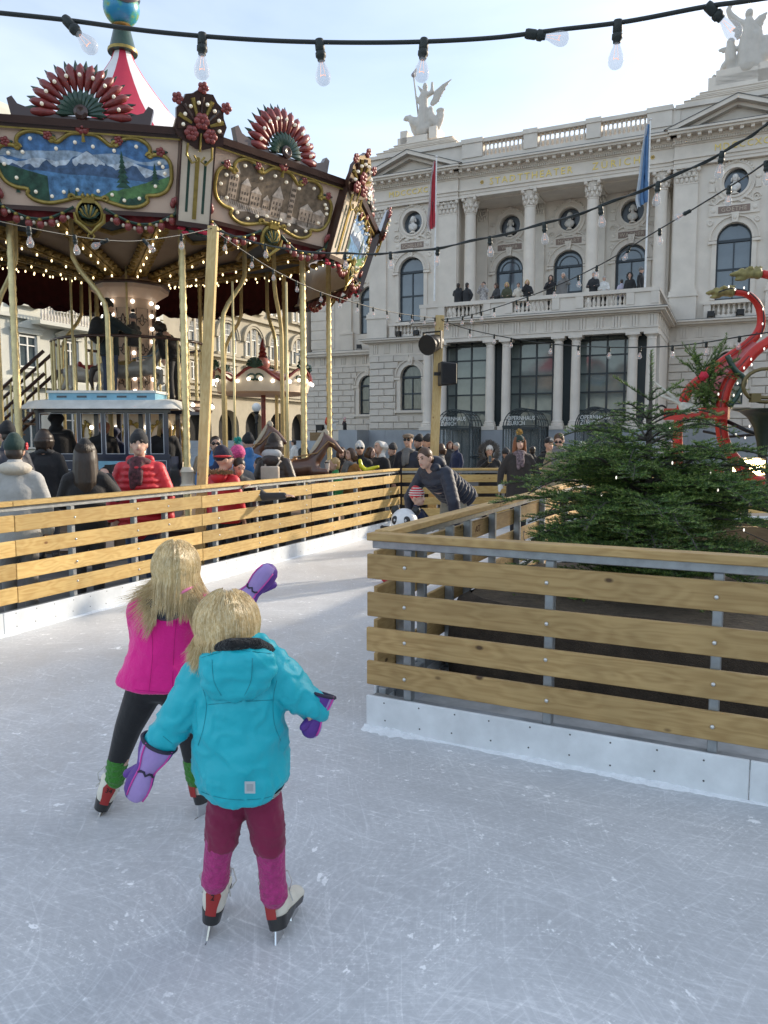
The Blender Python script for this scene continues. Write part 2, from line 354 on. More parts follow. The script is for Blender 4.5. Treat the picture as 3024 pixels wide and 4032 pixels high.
for s_, bi in ((.75,3), (1.9,3), (3.1,3), (4.4,3), (1.2,2)):
    lettering('stamp_lettering', 'AST', .075, .0006, m_stamp, bt, (9.0-s_, -.045+.0145, BOARDS[bi][0]+.045), rot=(pi/2, 0, pi))
# burlap bed under the fir and snow heaps along the kick boards
m_burlap = mat('burlap', (.060,.045,.032), .95, var=.3, scale=9, bump=.8, bscale=120)
m_soil = mat('bed_top', (.10,.075,.05), .95, var=.3, scale=12, bump=1, bscale=30)
bed = empty('planting_bed', (1.95,5.55,0), atan2(rdir.y, rdir.x), 'low planting bed wrapped in dark brown burlap under the fir tree', 'planter')
b = MB(); n = 48
prof = []
for i in range(n):
    a = 2*pi*i/n; q = 5.0; r = (abs(cos(a)/1.30)**q+abs(sin(a)/1.15)**q)**(-1/q); prof.append((r*cos(a), r*sin(a)))
vs = []
for k, (z, s_) in enumerate(((0,1.0),(.2,1.01),(.42,.995),(.52,.96),(.56,.9))):
    for i, (x, y) in enumerate(prof): vs.append((x*s_*(1+.008*sin(i*2.6+k)), y*s_*(1+.01*sin(i*3.1+k*2)), z+(.02*sin(i*.9) if k > 1 else 0)))
b.add(vs, [(k*n+i, k*n+(i+1)%n, (k+1)*n+(i+1)%n, (k+1)*n+i) for k in range(4) for i in range(n)])
b.obj('burlap_wrap', m_burlap, bed, 1.2)
b = MB(); b.add([(x*.9, y*.9, .555+.03*noise.noise(Vector((x*2,y*2,0)))) for x, y in prof], [tuple(range(n))]); b.obj('soil', m_soil, bed)
m_floor = mat('rink_underlay', (.42,.43,.43), .8, var=.25, scale=5)
b = MB(); c0 = SF0+Vector((.1,.05,0))
b.add([(c0.x,c0.y,.006),(RFE.x,RFE.y+.05,.006),(RFE.x+2.5,RFE.y+7,.006),(SF1.x+.1,SF1.y,.006)], [(0,1,2,3)]); b.obj('bare_ground_island', m_floor, kind='structure')
def snow_line(a, b_, side, h, wd, seed, dens=34):
    a, b_ = Vector(a), Vector(b_); d = b_-a; Lg = d.length; d.normalize(); nrm = Vector((d.y, -d.x, 0))*side
    k = int(Lg*dens); cols = 6; vs = []; fs = []
    for i in range(k+1):
        p = a+d*(Lg*i/k); am = max(.12, .75+1.1*noise.noise(Vector((i*.035, seed, 0)))); w_ = wd*am*(1+.5*noise.noise(Vector((i*.4, seed+3, 0))))
        for j in range(cols):
            f_ = j/(cols-1); z = h*am*(1-f_)**1.5*(1+.7*noise.noise(Vector((i*.55, j*.8, seed))))
            q = p+nrm*(.058+w_*f_); vs.append((q.x, q.y, max(z, 0)+.002 if j < cols-1 else -.004))
    for i in range(k):
        for j in range(cols-1): fs.append((i*cols+j, (i+1)*cols+j, (i+1)*cols+j+1, i*cols+j+1))
    bm = MB(); bm.add(vs, fs); return bm.obj('snow_ridge', m_snow, smooth=3.2, label='ridge of scraped snow along the kick board', kind='stuff')
tag(snow_line(RF0-rdir*.03, RFE, 1, .014, .05, 1.3, 70), 'scraped snow lying along the weathered barrier with the fir tree')
tag(snow_line(LFS, LF1, 1, .012, .07, 5.1, 24), 'scraped snow lying along the sunlit yellow plank barrier')
# tall houses standing across the square to the right, outside the frame: they keep the near ice in shade
m_far = mat('far_house_plaster', (.42,.38,.32), .9, var=.15, scale=.4)
b = MB(); b.bb(0,12,-34,0,0,10.8); b.bb(-.3,12.3,-34.3,.3,10.8,11.2)
hz = empty('town_house', (23,21.2,PLAZA_Z), 0, 'plastered town house row on the right side of the square', 'building'); b.obj('wall', m_far, hz)
gl = mat('far_glass', (.03,.035,.04), .08); wm = MB().bb(-.04,.02,-.55,.55,0,1.9).mesh('window', gl)
for fl in range(3):
    for k in range(11): link('window', wm, hz, (0, -1.8-k*3.0, 1.2+fl*3.1))
# ================================================================ opera house (local x along the facade, y into the building)
m_stone = mat('facade_stone', (.68,.62,.545), .8, var=.09, scale=1.2, bump=.08, bscale=30)
m_rust = mat('rusticated_stone', (.62,.57,.505), .85, var=.08, scale=2.5, bump=.55, bscale=9)
m_plinth = mat('plinth_bluestone', (.33,.355,.385), .7, var=.14, scale=.9, bump=.1)
m_wframe = mat('window_frame_blue', (.030,.042,.055), .5)
m_iron = mat('entrance_iron', (.022,.032,.036), .45)
m_glass = mat('window_glass', (.10,.125,.15), .06, var=.25, scale=.5, spec=.9)
m_dglass = mat('foyer_glass', (.15,.175,.165), .06, var=.5, scale=.35, spec=.8)
m_curt = mat('curtain_glass', (.09,.095,.085), .10, var=.7, scale=2.2, spec=.8, stretch=(3,1,.5))
m_gold = mat('gilt_letter', (.62,.45,.13), .35, metal=.7)
m_lead = mat('lead_flashing', (.11,.115,.12), .6)
m_plaq = mat('plaque_brown', (.23,.17,.14), .6)
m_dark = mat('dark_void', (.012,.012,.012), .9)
OA = atan2(-.4179, .9085)
OP = empty('opera_house', (-.80,43.5,0), OA, 'cream stone opera house with column loggia, balcony and pedimented pavilions', 'building')
UC = 10.45
def P(mb, name='wall', m=None, sm=None, parent=None, **k): return mb.obj(name, m or m_stone, parent or OP, sm, **k)
def arch_loop(cx, z0, zs, hw, n=16):
    pts = [(cx-hw, z0), (cx+hw, z0)]
    pts += [(cx+hw*cos(pi*i/n), zs+hw*sin(pi*i/n)) for i in range(n+1)]
    return pts
def round_loop(cx, cz, r, n=20, rz=None): return [(cx+r*cos(2*pi*i/n), cz+(rz or r)*sin(2*pi*i/n)) for i in range(n)]
from mathutils.geometry import tessellate_polygon
def holed(mb, x0, x1, z0, z1, holes, y, depth):
    loops = [[(x0,z0),(x1,z0),(x1,z1),(x0,z1)]]+holes
    flat = [p for l in loops for p in l]
    tri = tessellate_polygon([[Vector((p[0], p[1], 0)) for p in l] for l in loops])
    fs = []
    for t in tri:
        a, b, c = [Vector(flat[i]) for i in t]
        fs.append(t if (b-a).cross(c-a) > 0 else (t[0],t[2],t[1]))
    mb.add([(p[0], y, p[1]) for p in flat], fs)
    for h in holes:
        n = len(h); mb.add([(p[0],y,p[1]) for p in h]+[(p[0],y+depth,p[1]) for p in h], [(i, (i+1)%n, n+(i+1)%n, n+i) for i in range(n)])
    return mb
PANES = {}
def pane_me(w, h, m, nm='pane'):
    k = (round(w,3), round(h,3), m.name)
    if k not in PANES: PANES[k] = MB().bb(-w/2,w/2,-.01,.01,-h/2,h/2).mesh(nm, m)
    return PANES[k]
def arched_window(cx, z0, zs, hw, y, glass, rec=None, fr=.07, bars=(0.5,), par=None, sill=True, surround=True, door=False, key=True):
    """window with arched head: surround and frame, a fan pane and the panes below it"""
    w = empty('window', (cx, y, 0)); w.parent = par or OP
    f = MB()
    f.bb(-hw,-hw+fr,-.06,.04,z0,zs); f.bb(hw-fr,hw,-.06,.04,z0,zs); f.bb(-hw+fr,hw-fr,-.06,.04,z0,z0+fr)
    f.arch(0, zs, hw-fr, hw, -.06, .04, 14)
    f.bb(-hw+fr,hw-fr,-.08,.04,zs-.09,zs+.03)
    f.bb(-.03,.03,-.06,.04,z0+fr,zs-.09)
    zz = [z0+fr]+[z0+fr+(zs-.09-z0-fr)*b for b in bars]+[zs-.09]
    for b in zz[1:-1]: f.bb(-hw+fr,hw-fr,-.055,.035,b-.04,b+.04)
    if door: f.arch(0, zs, hw*.62, hw*.62+.05, -.06, .03, 10)
    f.obj('frame', m_wframe, w)
    r = hw-fr; g = MB(); g.prism([(r*cos(pi*i/14), zs+.03+r*sin(pi*i/14)*.97) for i in range(15)], -.012, .012); g.obj('pane', glass, w)
    for a, b in zip(zz[:-1], zz[1:]):
        for s in (-1, 1): link('pane', pane_me(hw-fr-.03, b-a-.04, glass), w, (s*(hw-fr+.03)/2, 0, (a+b)/2))
    if surround:
        q = MB(); d = (rec or .24)+.10
        q.arch(0, zs, hw, hw+.10, -d, -.07, 16); q.arch(0, zs, hw+.10, hw+.27, -d+.05, -.07, 16); q.arch(0, zs, hw+.27, hw+.33, -d-.02, -.07, 16)
        for s in (-1, 1):
            q.bb(min(s*hw,s*(hw+.20)),max(s*hw,s*(hw+.20)),-d+.04,-.07,z0,zs-.16)
            q.bb(min(s*hw,s*(hw+.36)),max(s*hw,s*(hw+.36)),-d-.03,-.07,zs-.16,zs-.04)
        if key:
            q.prism([(-.11,zs+hw-.02),(.11,zs+hw-.02),(.17,zs+hw+.42),(-.17,zs+hw+.42)], -d-.12, -.07)
            q.ell((0,-d-.10,zs+hw+.20),(.08,.07,.12),8,6)
        if sill: q.bb(-hw-.35,hw+.35,-d-.10,-.05,z0-.14,z0-.002)
        q.obj('surround', m_stone, w, .6)
    return w
# ---- wall masses ------------------------------------------------
for x0, sg in ((0,1), (15.7,-1)):
    pc = x0+2.6-.08*sg
    m = MB(); holed(m, x0, x0+5.2, 2.2, 7.0, [arch_loop(pc, 3.27, 5.1, .66)], .02, .4); P(m)
    m = MB(); holed(m, x0, x0+5.2, 7.17, 14.15, [arch_loop(pc, 8.05, 10.72, .76), round_loop(pc+.06, 13.25, .58, 24, .62)], 0, .35); P(m)
    m = MB(); m.bb(x0,x0+.02,0,9,-.1,15.6); m.bb(x0+5.18,x0+5.2,0,9,-.1,15.6); P(m)
# left wing, set back
WY = 5.0
m = MB(); holed(m, -7.0, 0, 1.6, 7.0, [arch_loop(-2.53, 3.27, 5.1, .66)], WY, .4); m.bb(-7,-6.98,WY,WY+8,-.1,14.2); P(m)
m = MB(); holed(m, -6.6, 0, 7.17, 14.2, [arch_loop(-2.40, 8.3, 10.5, .73)], WY, .35); m.bb(-6.6,-6.58,WY,WY+8,7.1,14.2); P(m)
for k in range(11):
    m = MB(); m.bb(-6.62,-4.9,WY-.05,WY-.002,7.5+k*.60,7.5+k*.60+.56); P(m, 'stone')
m = MB(); m.bb(-4.35,-3.5,WY-.22,WY-.003,7.2,8.45); m.bb(-4.40,-3.45,WY-.27,WY-.22,8.3,8.44); m.bb(-4.25,-3.62,WY-.16,WY-.003,8.45,14.2); P(m, 'pilaster')
arched_window(-2.53, 3.27, 5.1, .62, WY+.25, m_curt, par=OP); arched_window(-2.40, 8.3, 10.5, .70, WY+.25, m_glass, par=OP, sill=False)
m = MB(); m.bb(-7.3,0,WY-.5,WY,6.98,7.12); m.bb(-7.45,0,WY-.62,WY,7.121,7.25); m.bb(-7.05,0,WY-.10,WY-.002,6.28,6.42); P(m, 'cornice')
m = MB(); m.bb(-7.46,0,WY-.63,WY,7.251,7.27); P(m, 'flashing', m_lead)
m = MB(); m.bb(-7,0,WY-.5,WY-.1,14.2,14.8); m.bb(-7.2,0,WY-.7,WY+6,14.8,15.1); P(m, 'cornice')
# loggia back wall, floor, ceiling, side walls
LY = 2.1; bays = (7.36, 10.5, 13.64)
m = MB(); holed(m, 5.2, 15.7, 7.1, 14.1, [arch_loop(c, 7.2, 10.72, .78) for c in bays]+[round_loop(c, 13.05, .56, 24, .58) for c in bays], LY, .4); P(m)
m = MB(); m.bb(5.2,15.7,-5.1,LY,7.0,7.14); P(m, 'balcony_floor')
m = MB(); m.bb(5.2,15.7,.35,LY+.1,14.05,14.14); P(m, 'ceiling')
# body of the house behind and the dark rooms behind the openings
m = MB(); m.bb(0.05,20.85,LY+.9,26,-.1,15.6); m.bb(-6.55,0,WY+.9,26,-.1,14.1); P(m, 'rear_body')
# ---- stairs, plinth ---------------------------------------------
for k in range(11):
    z1 = 1.60-k*.156; y0 = -1.8-k*.33
    m = MB(); m.bb(-14,-1.16,y0-.33,y0 if k else WY,PLAZA_Z,z1); P(m, 'step', m_plinth)
m = MB(); m.bb(-1.15,0,-1.6,WY,PLAZA_Z,2.19); P(m, 'plinth', m_plinth)
for i in range(5):
    m = MB(); m.bb(-.02+i*1.03,1.0+i*1.03,-.12,-.001,PLAZA_Z,2.2); P(m, 'plinth', m_plinth)
    m = MB(); m.bb(15.72+i*1.03,16.74+i*1.03,-.12,-.001,PLAZA_Z,2.2); P(m, 'plinth', m_plinth)
m = MB(); m.bb(-7.1,-1.16,WY-.14,WY-.002,1.6,2.2); P(m, 'base_course')
# ---- rusticated stones ------------------------------------------
STM = {}
def stone_me(w, h):
    k = (round(w*20), round(h*50))
    if k not in STM:
        bm = bmesh.new(); bmesh.ops.create_cube(bm, size=1); bmesh.ops.scale(bm, vec=(w,.12,h), verts=bm.verts)
        fr = [e for e in bm.edges if all(v.co.y < 0 for v in e.verts)]
        bmesh.ops.bevel(bm, geom=fr, offset=.028, segments=1, affect='EDGES')
        me = bpy.data.meshes.new('stone'); bm.to_mesh(me); bm.free(); me.materials.append(m_rust); STM[k] = me
    return STM[k]
def courses(x0, x1, zb, n, ch, y, cx, hw, z0, zs, ph=0):
    lens = (.58, .90)
    for r in range(n):
        za = zb+r*ch; zm = za+ch/2; x = x0; i = (r+ph) % 2
        edges = [x0]; x = x0+lens[i]
        while x < x1-.2: edges.append(x); x += .90
        edges.append(x1)
        cuts = None
        if z0-.14 < za+ch and zm < zs+hw+.36:
            g = hw+.28 if zm < zs-.1 else sqrt(max(0, (hw+.36)**2-(zm-zs)**2))
            if g > .05: cuts = (cx-g, cx+g)
        for a, b in zip(edges[:-1], edges[1:]):
            segs = [(a, b)]
            if cuts: segs = [s for s in ((a, min(b, cuts[0])), (max(a, cuts[1]), b)) if s[1]-s[0] > .08]
            for s, e in segs: link('stone', stone_me(round((e-s)*20)/20-.02, ch-.03), OP, ((s+e)/2, y-.045, zm))
courses(.02, 5.15, 2.25, 11, .367, 0, 2.52, .62, 3.27, 5.1)
courses(15.75, 20.85, 2.25, 11, .367, 0, 18.38, .62, 3.27, 5.1)
courses(-6.98, -.02, 2.25, 11, .367, WY, -2.53, .62, 3.27, 5.1, 1)
# ---- storey cornices and triglyph friezes ------------------------
tri_me = MB().bb(-.17,-.07,-.05,0,0,.50).bb(-.05,.05,-.05,0,0,.50).bb(.07,.17,-.05,0,0,.50).bb(-.2,.2,-.06,0,.50,.54).bb(-.2,.2,-.055,0,-.05,-.02).mesh('triglyph', m_stone)
def gf_entab(x0, x1, y, ends=True):
    m = MB(); m.bb(x0,x1,y-.10,y+.3,6.27,6.36); m.bb(x0,x1,y-.03,y+.3,6.361,6.93); m.bb(x0-.1,x1+.1,y-.14,y+.3,6.931,6.99); m.bb(x0-.3,x1+.3,y-.42,y+.3,6.991,7.09); m.bb(x0-.42,x1+.42,y-.56,y+.3,7.091,7.17); P(m, 'cornice')
    m = MB(); m.bb(x0-.43,x1+.43,y-.57,y+.3,7.171,7.19); P(m, 'flashing', m_lead)
    k = max(2, round((x1-x0)/.70))
    for i in range(k): link('triglyph', tri_me, OP, (x0+(x1-x0)*(i+.5)/k, y-.03, 6.40))
gf_entab(0, 5.2-.35, 0); gf_entab(16.05, 20.9, 0)
for i in range(9): link('triglyph', tri_me, OP, (-6.6+i*.76, WY-.01, 6.44))
# ---- pavilion orders, entablature, pediment, attic ---------------
def capital(r, h):
    m = MB(); m.lathe([(r*1.02,0),(r*1.12,.02),(r*1.02,.05),(r*.98,.1),(r*1.05,h*.55),(r*1.30,h*.86)], 14)
    for tier, (zz, k, ro, s) in enumerate(((h*.20,8,1.10,.9),(h*.46,8,1.22,1.0))):
        for i in range(k):
            a = 2*pi*(i+.5*tier)/k; m.ell((cos(a)*r*ro, sin(a)*r*ro, zz), (.085*s,.085*s,.15*s), 6, 5); m.ell((cos(a)*r*(ro+.16), sin(a)*r*(ro+.16), zz+.13*s), (.06,.06,.045), 6, 4)
    for i in range(4):
        a = pi/4+pi/2*i; m.ell((cos(a)*r*1.62, sin(a)*r*1.62, h*.80), (.10,.10,.10), 8, 6); m.ell((cos(a)*r*1.3, sin(a)*r*1.3, h*.72), (.07,.07,.09), 6, 5)
    m.bb(-r*1.42,r*1.42,-r*1.42,r*1.42,h*.88,h); 
    for i in range(4): a = pi/2*i; m.ell((cos(a)*r*1.42, sin(a)*r*1.42, h*.93), .07, 6, 4)
    return m.mesh('capital', m_stone, .7)
cap_col = capital(.27, .80)
def pilcap():
    m = MB(); m.bb(-.50,.50,-.14,0,0,.06); m.bb(-.48,.48,-.12,0,.06,.68); m.bb(-.60,.60,-.24,0,.70,.80)
    for tier, zz in enumerate((.2,.42)):
        for i in range(5-tier):
            x = -.40+.20*i+.1*tier; m.ell((x,-.14-.03*tier,zz),(.085,.07,.15),6,5); m.ell((x,-.20-.04*tier,zz+.13),(.06,.05,.045),6,4)
    for x in (-.50,.50): m.ell((x,-.20,.60),(.10,.09,.10),8,6)
    for x in (-.2,.2): m.ell((x,-.18,.60),(.07,.06,.08),6,5)
    return m.mesh('capital', m_stone, .7)
cap_pil = pilcap()
def pilaster(x, y, w, z0=7.17):
    m = MB(); m.bb(x-w/2-.10,x+w/2+.10,y-.26,y,z0,8.28); m.bb(x-w/2-.15,x+w/2+.15,y-.31,y-.001,8.281,8.36); m.bb(x-w/2-.12,x+w/2+.12,y-.28,y,8.361,8.55); m.bb(x-w/2-.06,x+w/2+.06,y-.20,y,8.551,8.66)
    m.bb(x-w/2,x+w/2,y-.14,y,8.661,13.36); o = P(m, 'pilaster'); c = link('capital', cap_pil, o, (x, y-.02, 13.36)); c.scale = (w/.98,1,1)
for x, w in ((4.62,1.0), (.55,1.0), (16.28,1.0), (20.35,1.0)): pilaster(x, 0, w)
for x in (-.30,21.2): pass
def entab(x0, x1, y, ext=0):
    m = MB(); m.bb(x0,x1,y-.22,y+.35,14.16,14.30); m.bb(x0,x1,y-.26,y+.35,14.301,14.45); m.bb(x0-.03,x1+.03,y-.33,y+.35,14.451,14.53)
    m.bb(x0,x1,y-.20,y+.35,14.531,15.08); m.bb(x0,x1,y-.26,y+.35,15.081,15.13); P(m, 'entablature')
    m = MB(); m.bb(x0-.05,x1+.05,y-.38,y+.35,15.24,15.29); m.bb(x0-.05,x1+.05,y-.30,y+.35,15.13,15.239); m.bb(x0-.2,x1+.2,y-.80,y+.35,15.43,15.53); m.bb(x0-.25,x1+.25,y-.90,y+.35,15.531,15.62); m.bb(x0-.05,x1+.05,y-.40,y+.35,15.291,15.429); P(m, 'cornice')
    m = MB(); m.bb(x0-.26,x1+.26,y-.91,y+.3,15.621,15.645); P(m, 'flashing', m_lead)
    d = MB(); k = int((x1-x0)/.105)
    for i in range(k): xx = x0+(x1-x0)*(i+.5)/k; d.bb(xx-.034,xx+.034,y-.37,y-.295,15.14,15.235)
    tag(P(d, 'dentils'), kind='stuff')
    k = max(2, round((x1-x0)/.44))
    for i in range(k): link('modillion', mod_me, OP, (x0+(x1-x0)*(i+.5)/k, y-.40, 15.36))
mod_me = MB().bb(-.075,.075,-.30,0,-.06,.069).bb(-.09,.09,-.32,0,.045,.068).mesh('modillion', m_stone)
entab(0, 5.2, 0); entab(5.22, 15.68, .12); entab(15.7, 20.9, 0)
m = MB(); m.bb(5.2,15.7,-.2,.6,14.10,14.158); P(m, 'soffit')
for x0 in (0, 15.7):
    c = x0+2.6; yo = -.9
    m = MB(); hw = 2.95; zb, za = 15.65, 16.72; sl = (za-zb)/hw
    tp = .30
    for s in (-1, 1):
        m.prism([(c+s*hw, zb), (c, za), (c, za-tp*.62), (c+s*(hw-tp*.62/sl), zb)], -.90, .1)
        m.prism([(c+s*(hw-.62), zb), (c, za-.19), (c, za-.34), (c+s*(hw-1.05), zb)], -.55, .1)
    m.prism([(c-hw+.7, zb-.01), (c+hw-.7, zb-.01), (c, za-.22)], -.22, .05); P(m, 'pediment')
    m = MB()
    for s in (-1, 1):
        a, b = (c+s*(hw+.08), zb), (c, za+.03); m.prism([a, b, (c, za+.002), (c+s*hw, zb-.001)], -.93, .1)
    P(m, 'flashing', m_lead)
    m = MB(); m.prism([(c-1.25,15.80),(c+1.25,15.80),(c,16.24)], -.25, -.2); P(m, 'tympanum_panel')
    m = MB(); m.bb(x0+.06,x0+5.3,.05,4,15.6,16.80); m.bb(x0-.02,x0+5.4,-.08,4,16.80,16.97); P(m, 'attic')
    for i, (ins, z0, z1, yy) in enumerate(((.35,16.97,17.20,.2),(.62,17.20,17.42,.55),(.80,17.42,17.62,.9),(.95,17.62,17.85,1.2))):
        m = MB(); m.bb(x0+ins,x0+5.3-ins,yy,4,z0,z1-.03); m.bb(x0+ins-.04,x0+5.3-ins+.04,yy-.05,4,z1-.029,z1); P(m, 'attic_step')
for x, in ((5.9,), (8.93,), (12.0,), (15.0,)):
    m = MB(); w = .34 if 6 < x < 14 else .55; m.bb(x-w,x+w,-.12,.42,16.10,16.80); m.bb(x-w-.03,x+w+.03,-.17,.47,16.801,17.02); P(m, 'roof_pedestal')
m = MB(); m.bb(5.3,15.8,-.06,.36,15.645,16.10); m.bb(15.5,15.9,.0,.34,16.101,16.9); P(m, 'parapet'); m = MB(); m.bb(5.4,15.6,-.10,.40,16.79,16.97); P(m, 'parapet_cap')
m = MB(); m.bb(5.3,15.6,.9,3,15.7,16.75); P(m, 'parapet_wall')
bal_me = MB().lathe([(.09,0),(.09,.06),(.05,.08),(.055,.12),(.085,.20),(.075,.30),(.045,.40),(.04,.50),(.06,.53),(.04,.56),(.085,.60),(.085,.66)], 10).mesh('baluster', m_stone, .6)
for a, b in ((6.46,8.58), (9.28,11.65), (12.35,14.44)):
    k = 10
    for i in range(k): o = link('baluster', bal_me, OP, (a+(b-a)*(i+.5)/k, .13, 16.11)); o.scale = (1,1,1.02)
# loggia columns
col_me = MB().lathe([(.40,0),(.40,.12),(.36,.16),(.38,.22),(.33,.26),(.31,.32),(.31,1.8),(.295,3.4),(.272,5.12),(.30,5.15),(.30,5.20)], 20).mesh('column', m_stone, .6)
for x in (5.79, 8.93, 12.03, 15.18):
    m = MB(); m.bb(x-.44,x+.44,-.34,.54,7.14,7.95); m.bb(x-.48,x+.48,-.38,.58,7.951,8.14); P(m, 'column_pedestal')
    o = link('column', col_me, OP, (x, .10, 8.14)); link('capital', cap_col, o, (0, 0, 5.22))
    pilaster(x if 6 < x < 15 else x+(.05 if x < 6 else -.05), LY, .62)
    if 6 < x < 15: m = MB(); m.bb(x-.33,x+.33,.0,LY,13.95,14.11); P(m, 'soffit_beam')
# windows and round niches with busts
m_niche = mat('niche_dark', (.05,.055,.065), .25)
def roundel(cx, cz, y, txt, rx=.56, rz=.60):
    m = MB(); n = 28
    for r0, r1, yy in ((0,.10,-.10), (.10,.22,-.05), (.22,.27,-.09)):
        for i in range(n):
            a, b = 2*pi*i/n, 2*pi*(i+1)/n
            m.prism([(cx+(rx+r0)*cos(a), cz+(rz+r0)*sin(a)), (cx+(rx+r1)*cos(a), cz+(rz+r1)*sin(a)), (cx+(rx+r1)*cos(b), cz+(rz+r1)*sin(b)), (cx+(rx+r0)*cos(b), cz+(rz+r0)*sin(b))], y+yy, y)
    o = P(m, 'roundel', sm=.6)
    g = MB(); g.prism(round_loop(cx, cz, rx+.02, 24, rz+.02), y+.30, y+.33); g.obj('pane', m_glass if y < 1 else m_niche, o)
    g = MB()                                             # garland above, scrolls below
    for i in range(13):
        a = radians(35+110*i/12); g.ell((cx+(rx+.30)*cos(a), y-.06, cz+(rz+.30)*sin(a)), (.065,.06,.065), 6, 5)
    g.ell((cx, y-.08, cz+rz+.30), (.12,.09,.12), 8, 6)
    for s in (-1, 1):
        sp = []
        for i in range(26):
            a = i*.36; rr = .20*(1-i/30); sp.append((cx+s*(.88+rr*cos(a)), y-.04, cz-rz-.15+rr*sin(a)))
        g.tube(sp, .028, 6)
        g.tube([(cx+s*.18, y-.05, cz-rz-.30), (cx+s*.40, y-.05, cz-rz-.10), (cx+s*.62, y-.05, cz-rz-.18), (cx+s*.80, y-.05, cz-rz-.34), (cx+s*1.06, y-.05, cz-rz-.26)], [.04,.06,.055,.05,.03], 6)
        g.bb(cx+s*.95-.12,cx+s*.95+.12,y-.05,y-.001,cz-.35,cz+.05); g.ell((cx+s*.95, y-.05, cz+.12), (.13,.05,.10), 8, 5)
        g.ell((cx+s*.35, y-.06, cz-rz-.30), (.12,.06,.08), 8, 5)
    tag(g.obj('relief_ornament', m_stone, o, .8), kind='stuff')
    zp = 12.05 if y < 1 else 11.93
    g = MB(); g.bb(cx-1.05,cx+1.05,y-.07,y-.002,zp-.24,zp+.24); P(g, 'name_tablet')
    g = MB(); g.bb(cx-.66,cx+.66,y-.09,y-.068,zp-.15,zp+.15); pl = P(g, 'name_plaque', m_plaq)
    lettering('plaque_lettering', txt, .26, .006, mat('plaque_gilt', (.50,.42,.33), .5), pl, (cx, y-.094, zp-.09), spacing=1.1)
    g = MB()
    for s in (-1, 1):
        g.ell((cx+s*.86, y-.08, zp), (.11,.03,.11), 8, 5)
        g.lathe([(.14,0),(.14,.03),(.10,.05),(.05,.02),(0,.04)], 12, M=Matrix.Translation((cx+s*.98, y, zp-.52)) @ Matrix.Rotation(pi/2, 4, 'X'))
    tag(P(g, 'rosette', sm=.6), kind='stuff')
def bust(cx, cz, y, label, child=False):
    o = empty('portrait_bust', (0,0,0), 0, label, 'bust', None); o.matrix_world = OP.matrix_basis @ Matrix.Translation((cx, y, cz))
    m = MB(); m.lathe([(.17,0),(.17,.05),(.11,.07),(.09,.14),(.13,.17)], 12); m.obj('socle', m_stone, o, .6)
    m = MB(); m.ell((0,0,.33),(.26,.15,.20),12,8); m.ell((0,-.05,.22),(.14,.11,.12),10,6); m.tube([(0,0,.40),(0,-.01,.62)], [.11,.085], 10); m.ell((0,-.02,.72),(.125,.145,.17),12,9)
    m.ell((0,-.16,.70),(.025,.035,.04),6,5); m.ell((0,-.12,.60),(.06,.05,.04),8,5); m.ell((0,.04,.78),(.14,.14,.13),10,7)
    for s in (-1,1): m.ell((s*.125,.01,.70),(.02,.04,.05),6,5); m.ell((s*.15,.04,.66),(.05,.07,.10),6,5)
    m.obj('figure', mat('bust_marble', (.66,.64,.61), .6), o, 1.0)
for c, z, y, t in ((2.58,13.25,0,'SCHILLER'), (bays[0],13.05,LY,'WEBER'), (bays[1],13.05,LY,'MOZART'), (bays[2],13.05,LY,'WAGNER'), (18.32,13.25,0,'GOETHE')):
    roundel(c, z, y, t)
for c, z, y, l_ in ((2.58,12.70,.02,'white marble bust in the round niche above the SCHILLER plaque'), (bays[0],12.50,LY+.02,'white marble bust in the round niche above the WEBER plaque'), (bays[1],12.50,LY+.02,'white marble bust in the round niche above the MOZART plaque'), (bays[2],12.50,LY+.02,'white marble bust in the round niche above the WAGNER plaque'), (18.32,12.70,.02,'white marble bust in the round niche above the GOETHE plaque')): bust(c, z, y, l_)
for c in (2.52, 18.38):
    arched_window(c, 3.27, 5.1, .62, .25, m_curt); arched_window(c, 8.05, 10.72, .73, .22, m_glass, bars=(.52,), sill=False)
    m = MB(); m.bb(c-1.16,c+1.16,-.36,.0,7.20,7.33); m.bb(c-1.16,c-.86,-.34,0,7.331,7.82); m.bb(c+.86,c+1.16,-.34,0,7.331,7.82); m.bb(c-1.2,c+1.2,-.38,0,7.821,7.96); o = P(m, 'window_balustrade')
    for i in range(8): q = link('baluster', bal_me, o, (c-.75+.214*i, -.18, 7.33)); q.scale = (.95,.95,.745)
for c in bays: arched_window(c, 7.2, 10.72, .76, LY+.22, m_glass, bars=(.30,.62), sill=False, door=True, fr=.11)
# ---- lettering ---------------------------------------------------
lettering('gilt_lettering', 'STADTTHEATER', .47, .015, m_gold, OP, (8.95, -.215+.12, 14.62), spacing=1.30)
lettering('gilt_lettering', 'ZÜRICH', .47, .015, m_gold, OP, (13.10, -.215+.12, 14.62), spacing=1.45)
lettering('gilt_lettering', 'MDCCCXC', .40, .015, m_gold, OP, (2.4, -.215, 14.66), spacing=1.2)
lettering('gilt_lettering', 'MDCCCXCI', .40, .015, m_gold, OP, (18.6, -.215, 14.66), spacing=1.2)
ros = MB()
for i in range(6): ros.ell((.07*cos(i*pi/3), 0, .07*sin(i*pi/3)), (.035,.02,.035), 6, 4)
ros.ell((0,-.01,0),.03,6,4); ros_me = ros.mesh('gilt_rosette', m_gold)
for x in (6.45, 14.75): link('gilt_rosette', ros_me, OP, (x, -.10, 14.80))
